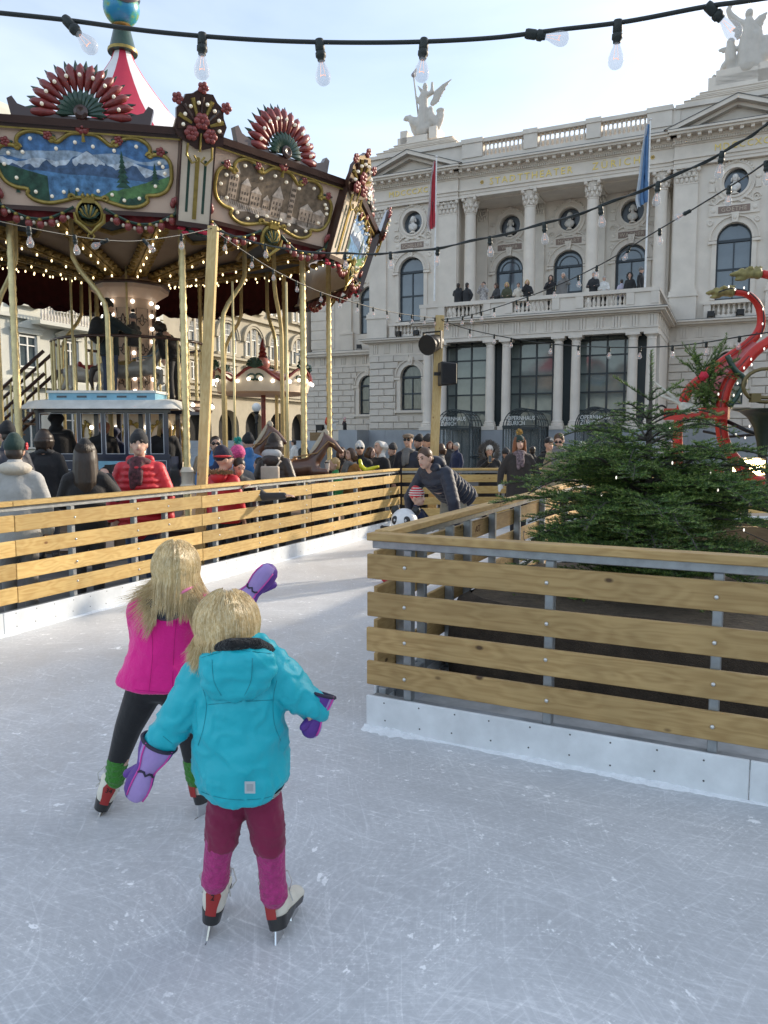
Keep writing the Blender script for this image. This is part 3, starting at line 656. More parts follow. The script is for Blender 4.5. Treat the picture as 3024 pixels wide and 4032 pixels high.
# ---- portico and balcony -----------------------------------------
PW = -5.2                                                 # y of the portico front
pc_me = MB().lathe([(.285,0),(.285,.10),(.25,.13),(.265,.18),(.225,.22),(.208,.26),(.208,1.4),(.19,3.55),(.205,3.57),(.19,3.60),(.19,3.66),(.25,3.74),(.27,3.76)], 18).mesh('column', m_stone, .6)
pairs = ((5.42,6.17), (8.5,9.25), (11.6,12.35), (14.72,15.46))
for pr in pairs:
    m = MB(); m.bb(pr[0]-.32,pr[1]+.32,PW-.02,PW+1.6,PLAZA_Z,2.10); P(m, 'plinth', m_plinth)
    for x in pr:
        m = MB(); m.bb(x-.31,x+.31,PW-.05,PW+.55,2.10,2.27); P(m, 'column_base')
        o = link('column', pc_me, OP, (x, PW+.24, 2.27)); m = MB(); m.bb(-.29,.29,-.29,.29,3.76,3.86); m.obj('abacus', m_stone, o)
m = MB(); a, b = 5.15, 15.72
m.bb(a,b,PW-.02,PW+.52,6.13,6.30); m.bb(a-.02,b+.02,PW-.06,PW+.52,6.301,6.36)
m.bb(a,a+.5,PW+.521,0,6.13,6.36); m.bb(b-.5,b,PW+.521,0,6.13,6.36)
m.bb(a+.02,b-.02,PW+.02,-.001,6.361,6.88); m.bb(a-.1,b+.1,PW-.12,0,6.881,6.94); m.bb(a-.28,b+.28,PW-.34,0,6.941,7.03); m.bb(a-.38,b+.38,PW-.46,0,7.031,7.09); P(m, 'portico_entablature')
m = MB(); m.bb(a-.39,b+.39,PW-.47,0,7.091,7.112); P(m, 'flashing', m_lead)
for i in range(15): link('triglyph', tri_me, OP, (a+.25+(b-a-.5)*i/14, PW+.02, 6.37)).scale = (1,1,.92)
for i in range(6):
    for xx, r in ((b-.02, pi/2), (a+.02, -pi/2)): o = link('triglyph', tri_me, OP, (xx, PW+.5+i*.85, 6.37)); o.rotation_euler = (0,0,r); o.scale = (1,1,.92)
m = MB(); m.bb(a+.5,b-.5,PW+.521,-.01,6.20,6.36); P(m, 'portico_ceiling')
# balcony balustrade
m = MB(); m.bb(a,b,PW-.02,PW+.34,7.112,7.27); m.bb(a,a+.34,PW+.341,0,7.112,7.27); m.bb(b-.34,b,PW+.341,0,7.112,7.27); P(m, 'balustrade_base')
m = MB(); m.bb(a-.04,b+.04,PW-.06,PW+.36,7.76,7.92); m.bb(a-.04,a+.36,PW+.361,0,7.76,7.92); m.bb(b-.36,b+.04,PW+.361,0,7.76,7.92); P(m, 'balustrade_cap')
peds = ((5.15,6.35), (8.22,9.55), (11.32,12.65), (14.42,15.72))
for q in peds:
    m = MB(); m.bb(q[0],q[0]+.32,PW-.05,PW+.35,7.271,7.759); m.bb(q[1]-.32,q[1],PW-.05,PW+.35,7.271,7.759); m.bb(q[0]+.321,q[1]-.321,PW,PW+.32,7.271,7.759); P(m, 'balustrade_pedestal')
for i in range(3):
    x0, x1 = peds[i][1], peds[i+1][0]
    for k in range(10): o = link('baluster', bal_me, OP, (x0+(x1-x0)*(k+.5)/10, PW+.16, 7.271)); o.scale = (.9,.9,.74)
for k in range(20):
    for xx in (a+.16, b-.16): o = link('baluster', bal_me, OP, (xx, PW+.55+k*.23, 7.271)); o.scale = (.9,.9,.74)
# glazed screens between the columns
for i, c in enumerate((7.335, 10.425, 13.535)):
    y = PW+1.0; w = empty('window', (c, y, 0)); w.parent = OP; f = MB()
    xs = (-1.17,-.72,.03,.78,1.17); zs = [2.2, 2.95, 3.75, 4.55, 5.35, 6.0, 6.19]
    for x in xs: f.bb(x-.04,x+.04,-.05,.05,PLAZA_Z+2.3,6.2)
    for z in zs[:-1]: f.bb(-1.21,1.21,-.045,.045,z-.035,z+.035)
    f.obj('frame', m_iron, w)
    for x0, x1 in zip(xs[:-1], xs[1:]):
        for z0, z1 in zip(zs[:-1], zs[1:]): link('pane', pane_me(x1-x0-.08, z1-z0-.07, m_dglass), w, ((x0+x1)/2, 0, (z0+z1)/2))
for i in range(4):                                        # dark slots between the paired columns
    m = MB(); m.bb(pairs[i][0],pairs[i][1],PW+1.0,PW+1.2,2.1,6.2); P(m, 'dark_reveal', m_iron)
m = MB(); m.bb(5.2,15.6,PW+2.6,PW+2.7,-.1,6.2); P(m, 'foyer_wall', mat('foyer_interior', (.12,.12,.11), .8, var=.5, scale=1))
# side walls of portico
for xx in (5.2, 15.5): m = MB(); m.bb(xx,xx+.2,PW+1.2,0,-.1,6.13); P(m)
# ---- glass entrance canopies ------------------------------------
m_cglass = mat('canopy_glass', (.55,.62,.63), .05, alpha=.12, var=.05)
m_sign = mat('sign_letters', (.62,.64,.63), .5)
def canopy(c, lab):
    t = empty('entrance_canopy', (0,0,0), 0, lab, 'canopy', None); t.matrix_world = OP.matrix_basis @ Matrix.Translation((c, PW-1.5, 0))
    R, zs, dp = .80, 2.22, 1.75
    for k in range(5):
        y = dp*k/4; f = MB(); f.arch(0, zs, R-.035, R, y-.02, y+.02, 16); f.bb(-R,-R+.05,y-.025,y+.025,PLAZA_Z,zs); f.bb(R-.05,R,y-.025,y+.025,PLAZA_Z,zs); f.obj('rib', m_iron, t)
    f = MB()
    for i in range(1,8):
        a = pi*i/8; f.beam((R*.98*cos(a),0,zs+R*.98*sin(a)), (R*.98*cos(a),dp,zs+R*.98*sin(a)), .025)
    for s in (-1,1):
        for z in (.9, zs): f.bb(s*R-.03,s*R+.03,0,dp,z-.025,z+.025)
    f.bb(-R,R,-.05,.01,zs-.12,zs-.02); f.bb(-R,R,-.05,.01,zs+.001,zs+.05)
    for x in (-.42,0,.42): f.bb(x-.02,x+.02,-.02,.02,PLAZA_Z,zs-.12)
    f.beam((-R*.7,0,zs+.1),(0,dp*.5,zs+R*.95),.02); f.beam((R*.7,0,zs+.1),(0,dp*.5,zs+R*.95),.02)
    f.obj('frame', m_iron, t)
    g = MB(); n = 12; vs = []
    for i in range(n+1):
        a = pi*i/n
        for y in (0, dp): vs.append(((R-.02)*cos(a), y, zs+(R-.02)*sin(a)))
    g.add(vs, [(2*i, 2*i+1, 2*i+3, 2*i+2) for i in range(n)])
    for s in (-1,1): g.bb(s*(R-.02)-.004,s*(R-.02)+.004,.03,dp,PLAZA_Z,zs)
    g.obj('glass', m_cglass, t)
    g = MB(); g.bb(-.78,.78,.30,.31,PLAZA_Z,zs-.12); g.obj('door_glass', m_cglass, t)
    lettering('sign_lettering', 'OPERNHAUS', .26, .008, m_sign, t, (.02, -.06, zs+.27), sx=.80); lettering('sign_lettering', 'ZÜRICH', .26, .008, m_sign, t, (-.19, -.06, zs+.06), sx=.80)
for c, l_ in ((7.34,'barrel-vaulted glass OPERNHAUS ZÜRICH canopy behind the loudspeaker post'), (10.42,'barrel-vaulted glass OPERNHAUS ZÜRICH canopy over the middle entrance'), (13.50,'barrel-vaulted glass OPERNHAUS ZÜRICH canopy behind the fir tree top')): canopy(c, l_)
# ---- flags -------------------------------------------------------
def flag(base, top, cols, lab, drop, wid, swing):
    t = empty('flagpole', base, 0, lab, 'flag'); h = (Vector(top)-Vector(base))
    m = MB(); m.tube([(0,0,0), h], [.045,.032], 10); m.ell((h.x,h.y,h.z+.03),(.08,.08,.04),8,5); m.obj('pole', mat('pole_white', (.75,.75,.74), .4), t, .8)
    n, k = 22, 8; vs = []; fs = []; mi = []
    for i in range(n+1):
        f = i/n; ww = wid*(.10+.9*f**.8)*(1-.28*max(0,f-.9)/.1)
        for j in range(k+1):
            g_ = j/k; vs.append((h.x*(1-f*.4)-.05-ww*g_+.05*sin(j*2.1+f*3), .10*sin(j*1.9+f*4+.5)*(.3+f), h.z-.15-drop*f-.10*g_*f*4*swing))
    m = MB(); m.add(vs, [(i*(k+1)+j, i*(k+1)+j+1, (i+1)*(k+1)+j+1, (i+1)*(k+1)+j) for i in range(n) for j in range(k)])
    m.m = [0 if (j < k*.6) else 1 for i in range(n) for j in range(k)]
    o = m.obj('flag_cloth', cols, t, 3.2); return t
red = mat('flag_red', (.42,.02,.035), .8, sheen=.3); redl = mat('flag_white', (.60,.55,.54), .8); blu = mat('flag_blue', (.09,.19,.36), .8); bluw = mat('flag_pale', (.55,.60,.66), .8)
OM = OP.matrix_basis
def ol(u, w, z): return tuple(OM @ Vector((u, -w, z)))
def on_fac(px, py, w):
    n = Vector((-.4179,-.9085,0)); o = Vector((-.80,43.5,0))+n*w; return onplane(px, py, o, n)
flag(tuple(on_fac(938,650,4.6)), tuple(on_fac(943,340,4.6)), [red, redl], 'limp red flag on white pole at the left end of the balcony', 3.0, .40, .5)
flag(tuple(on_fac(1393,625,4.9)), tuple(on_fac(1405,260,4.9)), [blu, bluw], 'limp blue and white flag on pole at the right end of the balcony', 3.1, .52, .6)
# ---- floodlights on the ledges -----------------------------------
m_blk = mat('black_metal', (.012,.012,.013), .5)
def ledge_lamp(u, w, z, rz, lab):
    t = empty('floodlight', (0,0,0), 0, lab, 'floodlight', 'floodlights on the opera ledges'); t.matrix_world = OP.matrix_basis @ Matrix.Translation((u, -w, z)) @ Matrix.Rotation(rz, 4, 'Z')
    m = MB(); m.box((0,0,.20),(.26,.18,.24)); m.bb(-.15,.15,-.11,-.09,.08,.32); m.obj('housing', m_blk, t)
    m = MB(); m.bb(-.17,-.14,-.03,.03,0,.22); m.bb(.14,.17,-.03,.03,0,.22); m.bb(-.17,.17,-.05,.05,0,.02); m.obj('bracket', m_blk, t)
for u, w, z, l_ in ((1.95,.42,7.19,'small black floodlight under the SCHILLER window balustrade, nearer the set-back wing'), (2.98,.42,7.19,'small black floodlight under the SCHILLER window balustrade, nearer the portico'), (17.55,.42,7.19,'small black floodlight under the GOETHE window balustrade, nearer the portico'), (18.75,.42,7.19,'small black floodlight under the GOETHE window balustrade, nearer the outer corner'), (-2.9,-4.5,7.27,'small black floodlight on the ledge of the set-back wing')): ledge_lamp(u, w, z, random.uniform(-.3,.3), l_)
# ================================================================ houses left of the opera, facing its side street
m_lgt = mat('house_plaster_pale', (.56,.56,.50), .85, var=.06, scale=1); m_olv = mat('house_stone_olive', (.40,.36,.275), .85, var=.10, scale=1.2, bump=.1)
m_hwf = mat('house_window_white', (.66,.66,.63), .5); m_hgl = mat('house_glass', (.055,.075,.085), .08, var=.4, scale=.6)
HR = atan2(.9085, .4179)
def house(name, t0, t1, h, m, label):
    p = Vector((-.80,43.5,0))+Vector((.9085,-.4179,0))*-22+Vector((.4179,.9085,0))*t0
    o = empty(name, (p.x, p.y, PLAZA_Z), HR, label, 'building'); return o, t1-t0
def rect_window(par, x, z0, z1, w, ped=False, bars=1):
    t = empty('window', (x,0,0)); t.parent = par
    m = MB(); m.bb(-w/2-.22,-w/2,-.12,.1,z0-.1,z1+.1); m.bb(w/2,w/2+.22,-.12,.1,z0-.1,z1+.1); m.bb(-w/2-.35,w/2+.35,-.2,.1,z1+.101,z1+.3); m.bb(-w/2-.35,w/2+.35,-.22,.1,z0-.3,z0-.101)
    if ped: m.prism([(-w/2-.55,z1+.42),(w/2+.55,z1+.42),(0,z1+1.0)], -.3, .05); m.bb(-w/2-.5,w/2+.5,-.22,.05,z1+.301,z1+.419)
    m.obj('surround', par['m'] and MATS[par['m']], t)
    f = MB(); f.bb(-w/2,-w/2+.09,-.03,.1,z0,z1); f.bb(w/2-.09,w/2,-.03,.1,z0,z1); f.bb(-w/2+.09,w/2-.09,-.03,.1,z1-.1,z1); f.bb(-w/2+.09,w/2-.09,-.03,.1,z0,z0+.1); f.bb(-.05,.05,-.03,.1,z0+.1,z1-.1); f.bb(-w/2+.09,w/2-.09,-.02,.1,z0+(z1-z0)*.68,z0+(z1-z0)*.68+.07); f.obj('frame', m_hwf, t)
    for s in (-1,1): link('pane', pane_me(w/2-.14, z1-z0-.2, m_hgl), t, (s*(w/4-.02), .06, (z0+z1)/2))
def arch_win3(par, x, z0, zs, hw):
    t = empty('window', (x,0,0)); t.parent = par; mm = MATS[par['m']]
    q = MB(); q.arch(0, zs, hw, hw+.16, -.14, .1, 12); q.arch(0, zs, hw+.20, hw+.42, -.20, .1, 12); q.bb(-hw-.3,hw+.3,-.2,.1,z0-.25,z0-.01); q.obj('surround', mm, t)
    q = MB()
    for s in (-1,1): q.bb(s*hw*.36-.12,s*hw*.36+.12,-.06,.12,z0,zs+hw*.92)
    q.obj('mullion', mm, t)
    for xx, w, zt in ((-hw*.68,hw*.5,zs+hw*.62),(0,hw*.52,zs+hw*.92),(hw*.68,hw*.5,zs+hw*.62)):
        f = MB(); f.bb(xx-w/2,xx-w/2+.07,-.02,.12,z0,zt); f.bb(xx+w/2-.07,xx+w/2,-.02,.12,z0,zt); f.bb(xx-w/2+.07,xx+w/2-.07,-.02,.12,z0,z0+.08); f.bb(xx-w/2+.07,xx+w/2-.07,-.02,.12,z0+(zt-z0)*.6,z0+(zt-z0)*.6+.08)
        for k in (1,2): f.bb(xx-w/2+w*k/3-.015,xx-w/2+w*k/3+.015,-.01,.12,z0+(zt-z0)*.6+.08,zt)
        f.bb(xx-w/2+.07,xx+w/2-.07,-.01,.12,z0+(zt-z0)*.8,z0+(zt-z0)*.8+.03); f.obj('frame', m_hwf, t); link('pane', pane_me(w-.1, zt-z0-.05, m_hgl), t, (xx, .08, (z0+zt)/2))
A, LA = house('town_house', -26, 8.6, 22, m_lgt, 'pale plastered town house with pedimented windows seen through the carousel'); A['m'] = 'house_plaster_pale'
m = MB(); m.bb(0,LA,.12,12,0,22); m.obj('wall', m_lgt, A); m = MB(); m.bb(0,LA,-.35,.1,5.1,5.5); m.bb(0,LA,-.2,.1,9.3,9.5); m.bb(0,LA,-.7,.1,20.6,21.3); m.obj('cornice', m_lgt, A)
for i in range(9):
    x = 22.0-3.6+i*3.4-10
    if x > LA-1: continue
    rect_window(A, x, 6.3, 8.3, 1.35, True); rect_window(A, x, 10.4, 12.5, 1.35); rect_window(A, x, 13.9, 15.9, 1.3); rect_window(A, x, 1.2, 3.9, 1.5)
for k in range(26):
    m = MB(); m.bb(LA-.9+(k%2)*.3,LA,-.14,.1,5.6+k*.6,6.1+k*.6); m.obj('quoin', m_lgt, A)
m = MB(); m.bb(LA-12.5,LA-7.5,-1.1,.1,9.0,9.25); m.bb(LA-12.5,LA-7.5,-1.1,-.9,10.1,10.25); m.obj('balcony_slab', m_lgt, A)
for k in range(20): o = link('baluster', bal_me, A, (LA-12.3+k*.25,-1.0,9.25)); o.scale = (1,1,1.28)
B, LB = house('town_house', 8.9, 52, 22, m_olv, 'olive stone house with three-light arched windows beside the opera wing'); B['m'] = 'house_stone_olive'
x0 = 8.9
m = MB(); holes = [arch_loop(17.0-x0+i*4.0-8+.0, .0, 2.9, 1.5, 10) for i in range(10)]
holed(m, 0, LB, -.01, 5.6, [[(p[0], max(p[1], .02)) for p in h] for h in holes if h[0][0] > .2 and h[1][0] < LB-.2], 0, .8); m.bb(0,LB,.12,12,5.6,22); m.bb(0,.1,0,12,0,5.6); m.obj('wall', m_olv, B)
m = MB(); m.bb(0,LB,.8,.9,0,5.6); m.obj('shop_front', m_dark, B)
m = MB(); m.bb(0,LB,-.45,.1,5.6,5.85); m.bb(0,LB,-.6,.1,5.851,6.15); m.bb(0,LB,-.25,.1,8.85,9.05); m.bb(0,LB,-.25,.1,12.6,12.8); m.bb(0,LB,-.8,.1,20.5,21.2); m.obj('cornice', m_olv, B)
for i in range(10):
    x = 17.0-x0+i*4.0-8
    if x < 1.5 or x > LB-1.5: continue
    arch_win3(B, x, 9.35, 10.6, 1.35)
    for d in (-.75,.75): rect_window(B, x+d, 6.7, 8.2, .75)
    for d in (-.9,0,.9): rect_window(B, x+d, 13.6, 16.0, .62)
for k in range(26): m = MB(); m.bb(20.6+(k%2)*.25,21.9-(k%2)*.25,-.14,.11,6.2+k*.5,6.6+k*.5); m.obj('quoin', m_olv, B)
# globe street lamp in front of the arcade
p = at(555, 960, 42); SLm = empty('street_lamp', (p.x, 42, PLAZA_Z), 0, 'old black street lamp with white globe before the arcade', 'street lamp')
m = MB(); m.lathe([(.16,0),(.16,.3),(.08,.5),(.055,1.0),(.05,2.6),(.10,2.7),(.06,2.8),(.13,3.0),(.08,3.15),(.15,3.25),(.15,3.3)],12); m.obj('post', m_blk, SLm, .7)
m = MB(); m.ell((0,0,3.52),.25,16,10); m.obj('globe', mat('lamp_opal', (.78,.78,.76), .3), SLm, 3.2)
# ================================================================ carousel
m_cream = mat('carousel_cream', (.70,.52,.40), .45, var=.08, scale=2)
m_cream2 = mat('carousel_ivory', (.70,.60,.47), .45, var=.06)
m_brown = mat('carousel_brown', (.050,.020,.014), .35, coat=.4)
m_cgold = mat('carousel_gold', (.34,.25,.065), .38, metal=.45, var=.25, scale=12)
m_brass = mat('brass_pole', (.70,.58,.30), .36, metal=.35, var=.15, scale=10)
m_cred = mat('carousel_red', (.20,.022,.018), .4, coat=.3, var=.3, scale=14)
m_rose = mat('carousel_rose', (.26,.05,.045), .4, coat=.3, var=.3, scale=20)
m_cgreen = mat('carousel_green', (.018,.055,.035), .4, coat=.3, var=.3, scale=14)
m_tentr = mat('tent_red', (.58,.035,.075), .7, var=.06); m_tentw = mat('tent_white', (.74,.72,.73), .7, var=.04)
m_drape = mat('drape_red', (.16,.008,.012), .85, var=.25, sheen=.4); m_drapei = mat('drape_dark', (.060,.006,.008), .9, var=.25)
m_bulb = mat('cap_bulb', (.95,.90,.78), .15, emit=.08, ecol=(1,.82,.5), var=.02)
m_bulbw = mat('lit_bulb', (1,.9,.7), .2, emit=1.9, ecol=(1,.78,.42), var=0)
m_bulbc = mat('lit_bulb_white', (1,.95,.85), .2, emit=1.8, ecol=(1,.93,.80), var=0)
m_ceil = mat('carousel_ceiling', (.30,.23,.17), .6, var=.15, scale=2); m_ceilp = mat('ceiling_painting', (.07,.085,.10), .6, var=.6, scale=3)
m_rib = mat('ceiling_rib_gold', (.27,.18,.05), .45, metal=.35, var=.35, scale=12)
CXC, CYC, TH0 = -5.345, 16.5, -1.06
RT, RB, ZT, ZB = 5.246, 4.876, 6.16, 5.12
C18 = cos(pi/10); AT, AB = RT*C18, RB*C18
CA = empty('carousel', (CXC, CYC, 0), 0, 'two-storey carousel with painted rounding boards, striped tent top and globe', 'carousel')
def pol(r, a, z=0): return Vector((r*cos(a), r*sin(a), z))
bulb_me = MB().ell((0,-.025,0),(.028,.040,.028),8,6).mesh('bulb', m_bulb, 3.2)
def blob(*es):
    m = MB()
    for c, r in es: m.ell(c, r, 7, 5)
    return m
def flower(m, c, r, mi=0, n=5):
    for i in range(n):
        a = 2*pi*i/n; m.ell((c[0]+r*.6*cos(a), c[1], c[2]+r*.6*sin(a)), (r*.5,r*.35,r*.5), 6, 5, mi)
    m.ell((c[0], c[1]-r*.2, c[2]), (r*.28,r*.3,r*.28), 6, 5, mi)
HALF = [(-1.0,.05),(-.99,.30),(-.93,.48),(-.82,.52),(-.73,.46),(-.76,.62),(-.72,.80),(-.60,.92),(-.46,.88),(-.38,.74),(-.30,.68),(-.24,.78),(-.14,.93),(0,.95)]
HALB = [(0,-.80),(-.14,-.80),(-.28,-.90),(-.46,-.99),(-.62,-.93),(-.70,-.78),(-.69,-.64),(-.82,-.60),(-.93,-.46),(-.99,-.20)]
OUT = HALF+[(-x, z) for x, z in reversed(HALF[:-1])]
OUT = OUT+[(-x, z) for x, z in reversed(HALB)]+HALB[1:]
PW_, PH_ = 1.22, .50
def clip_in(x, z): return x*PW_, z*PH_
def ycol(n, c, r=.5): return mat(n, c, r, var=.55, scale=9)
pm = [ycol('pic_sky', (.08,.20,.42)), ycol('pic_cloud', (.34,.44,.56)), ycol('pic_mountain', (.07,.13,.24)), ycol('pic_snow', (.55,.62,.70)), ycol('pic_lake', (.10,.24,.44)), ycol('pic_forest', (.03,.09,.06)), ycol('pic_meadow', (.10,.22,.08)),
      ycol('pic_sepia_sky', (.17,.125,.085)), ycol('pic_sepia_wall', (.42,.32,.24)), ycol('pic_sepia_snow', (.52,.44,.37)), ycol('pic_sepia_dark', (.10,.075,.055)), ycol('pic_sepia_roof', (.48,.36,.27))]
def inside(x):          # lower and upper edge of the cartouche at x (unit)
    a = [p for p in OUT]; zs = []
    for i in range(len(a)):
        p, q = a[i], a[(i+1) % len(a)]
        if (p[0]-x)*(q[0]-x) <= 0 and abs(p[0]-q[0]) > 1e-6: zs.append(p[1]+(q[1]-p[1])*(x-p[0])/(q[0]-p[0]))
    return min(zs), max(zs)
def picture(kind):
    m = MB(); m.prism([clip_in(*p) for p in OUT], -.012, .0, 0 if kind != 1 else 7); lay = [.012]
    def strip(fn_lo, fn_hi, mi, x0=-.98, x1=.98, n=40):
        lay[0] += .0015; y = -lay[0]
        for i in range(n):
            xa, xb = x0+(x1-x0)*i/n, x0+(x1-x0)*(i+1)/n
            la, ha = inside(xa); lb, hb = inside(xb)
            A, B = max(la, fn_lo(xa)), min(ha, fn_hi(xa)); C_, D = max(lb, fn_lo(xb)), min(hb, fn_hi(xb))
            if B <= A or D <= C_: continue
            m.add([(xa*PW_,y,A*PH_),(xb*PW_,y,C_*PH_),(xb*PW_,y,D*PH_),(xa*PW_,y,B*PH_)], [(0,1,2,3)], mi)
    N1 = lambda x, s, k: noise.noise(Vector((x*s, k, 0)))
    if kind == 1:
        strip(lambda x: -2, lambda x: -.38+.1*N1(x,3,1), 9); strip(lambda x: -2, lambda x: -.62+.1*N1(x,4,2), 10)
        lay[0] += .002
        for x, w, z0, h, rf in ((-.72,.16,-.35,.80,.3),(-.52,.16,-.35,.52,.18),(-.34,.18,-.4,.42,.16),(-.16,.12,-.42,.32,.12),(.02,.20,-.55,.62,.34),(.27,.10,-.5,1.25,.16),(.55,.26,-.45,.40,.16),(.80,.26,-.45,.36,.14)):
            y = -lay[0]; m.prism([(x*PW_-w*.55, z0*PH_), (x*PW_+w*.55, z0*PH_), (x*PW_+w*.55, (z0+h)*PH_), (x*PW_, (z0+h+rf)*PH_), (x*PW_-w*.55, (z0+h)*PH_)], y, 0, 8)
            m.prism([(x*PW_-w*.62, (z0+h)*PH_), (x*PW_+w*.62, (z0+h)*PH_), (x*PW_, (z0+h+rf+.05)*PH_)], y-.0015, y, 9 if w > .11 else 11)
            for i in range(3):
                for j in range(max(1, int(h/.2))):
                    m.box((x*PW_+(i-1)*w*.32, y-.001, (z0+.1+j*.17)*PH_), (.024,.002,.045), 0, 10)
        for i in range(26): x = -.94+i*.028; m.box((x*PW_, -lay[0]-.003, (-.30-.012*i)*PH_), (.008,.003,.09), 0, 10)
        for i in range(24): x = .40+i*.023; m.box((x*PW_, -lay[0]-.003, -.50*PH_), (.007,.003,.08), 0, 10)
        for x in (.10,.42,.62): m.box((x*PW_, -lay[0]-.003, -.38*PH_), (.012,.003,.22), 0, 10)
    else:
        g = kind == 2
        strip(lambda x: .2+.25*N1(x,2.5,9), lambda x: .42+.3*N1(x,2.2,4), 1)
        strip(lambda x: -2, lambda x: .16+.22*N1(x,3.1,2)+.10*abs(N1(x,9,5)), 3); strip(lambda x: -2, lambda x: .02+.26*N1(x,3.1,2)+.22*N1(x,8,7), 2)
        strip(lambda x: -2, lambda x: .50-1.5*abs(x-.02)+.10*N1(x,11,3), 2, -.35, .40); strip(lambda x: .16-.2*abs(N1(x,13,3)), lambda x: .49-1.5*abs(x-.02), 3, -.15, .22)
        strip(lambda x: -2, lambda x: -.12-.05*N1(x,2,8)-.12*max(0,x+.4), 4); strip(lambda x: -2, lambda x: .05-.55*(x+1.0), 5, -.99, -.45)
        strip(lambda x: -2, lambda x: -.72+.75*(x-.1)*(x > .1)+.10*N1(x,9,1), 6, .0, .97); strip(lambda x: -2, lambda x: -.86+.6*(x-.3)*(x > .3)+.16*N1(x,14,6), 5, .1, .97)
        for cx_, z0, h in ((.42,-.45,.95), (-.22,-.80,.22), (-.14,-.80,.26), (-.06,-.82,.2), (-.80,-.75,.25), (.80,-.3,.55)):
            for i in range(7):
                w = (.16*h+.03)*(1-i/7.5); zz = z0+h*i/7; y = -lay[0]-.002
                m.prism([(cx_*PW_-w*PW_*.5, zz*PH_), (cx_*PW_+w*PW_*.5, zz*PH_), (cx_*PW_, (zz+h*.22)*PH_)], y, y+.001, 5)
    return m.mesh('picture', pm)
pics = [picture(0), picture(1), picture(2)]
frm = MB(); pts = [Vector((clip_in(*p)[0], -.03, clip_in(*p)[1])) for p in OUT]; sm = []
for i in range(len(pts)):
    p0, p1, p2, p3 = [pts[(i+j-1) % len(pts)] for j in range(4)]
    for k in range(3):
        t_ = k/3; sm.append(.5*((2*p1)+(p2-p0)*t_+(2*p0-5*p1+4*p2-p3)*t_*t_+(3*p1-p0-3*p2+p3)*t_**3))
frm.tube(sm+[sm[0], sm[1]], .030, 8, 0, False)
for x, z, s in ((-.75,.47,1),(.75,.47,-1),(-.36,.72,1),(.36,.72,-1),(-.2,-.80,1),(.2,-.80,-1)):
    frm.tube([Vector((x*PW_+s*.05*cos(a*.7)*(1-a/12), -.045, z*PH_+.05*sin(a*.7)*(1-a/12))) for a in range(10)], [.024]*9+[.012], 6)
frame_me = frm.mesh('picture_frame', m_cgold, .9)
shell = MB(); shell.lathe([(.20,0),(.20,.03),(.17,.05)], 20, M=Matrix.Translation((0,-.03,-.60)) @ Matrix.Rotation(pi/2,4,'X') , mi=0)
for i in range(9):
    a = radians(20+140*i/8); shell.tube([(0,-.10,-.68),(.09*cos(a),-.12,-.68+.09*sin(a)),(.155*cos(a),-.09,-.64+.155*sin(a))],[.012,.026,.014],6,0 if i%2 else 1)
shell.lathe([(.165,0),(.165,.02)],18,M=Matrix.Translation((0,-.06,-.60)) @ Matrix.Rotation(pi/2,4,'X'),mi=1)
for s in (-1,1): shell.tube([(0,-.08,-.90),(s*.10,-.09,-.80),(s*.20,-.09,-.72),(s*.22,-.09,-.60)],[.02,.03,.03,.015],6,0)
shell.tube([(0,-.08,-.99),(.05,-.08,-.93),(0,-.08,-.86),(-.05,-.08,-.93),(0,-.08,-.99)],.016,6,0)
shell.box((0,-.08,-.42),(.18,.06,.08),0,0)
for x in (-.07,0,.07): shell.ell((x,-.09,-.37),(.03,.03,.045),6,5,0)
shell_me = shell.mesh('shell_ornament', [m_cgold, m_cgreen], .9)
garl = MB()
for s in (-1,1):
    gp = []
    for i in range(7):
        f = i/6; x = s*(.22+.98*f); z = -.56-.20*sin(pi*f*.92)-.03; gp.append((x,-.05,z+.06))
        if 0 < i: garl.ell((x,-.07,z-.015),(.055,.05,.065),7,6,0); garl.ell((x,-.075,z+.055),(.035,.035,.03),6,4,1); garl.ell((x-s*.07,-.06,z+.0),(.028,.028,.03),6,4,3)
    garl.tube(gp, .022, 6, 2)
    for a in range(5): garl.ell((s*1.27+.055*cos(a*.75+.1),-.05,-.42+.06*sin(a*.75+.1)),(.04,.03,.06),6,5,0)
    garl.tube([(s*1.27,-.04,-.44),(s*1.27,-.05,-.52),(s*1.22,-.05,-.58)],[.03,.03,.03],6,2)
garland_me = garl.mesh('garland', [m_rose, m_cgold, m_cgreen, m_cream2], .9)
roses = MB()
for x, z in ((-.88,.60),(-.40,.83),(.40,.83),(.88,.60)):
    flower(roses, (x*PW_,-.05,z*PH_), .065, 0); roses.ell((x*PW_+.07,-.04,z*PH_),(.04,.02,.02),6,4,1); roses.ell((x*PW_-.07,-.04,z*PH_),(.04,.02,.02),6,4,1)
flower(roses, (0,-.06,.56), .10, 0, 7); roses.tube([(0,-.07,.52),(0,-.06,.36)],[.012,.03],6,2)
roses_me = roses.mesh('rose_ornament', [m_rose, m_cgreen, m_cgold], .9)
petal_me = MB().tube([(0,0,0),(0,-.03,.10),(0,-.04,.25),(0,-.025,.36),(0,.0,.43)],[.015,.045,.070,.055,.006],7).mesh('petal', m_cred, .9)
petal2_me = MB().tube([(0,0,0),(0,-.02,.12),(0,-.03,.24),(0,0,.33)],[.012,.03,.045,.006],6).mesh('petal', m_cgreen, .9)
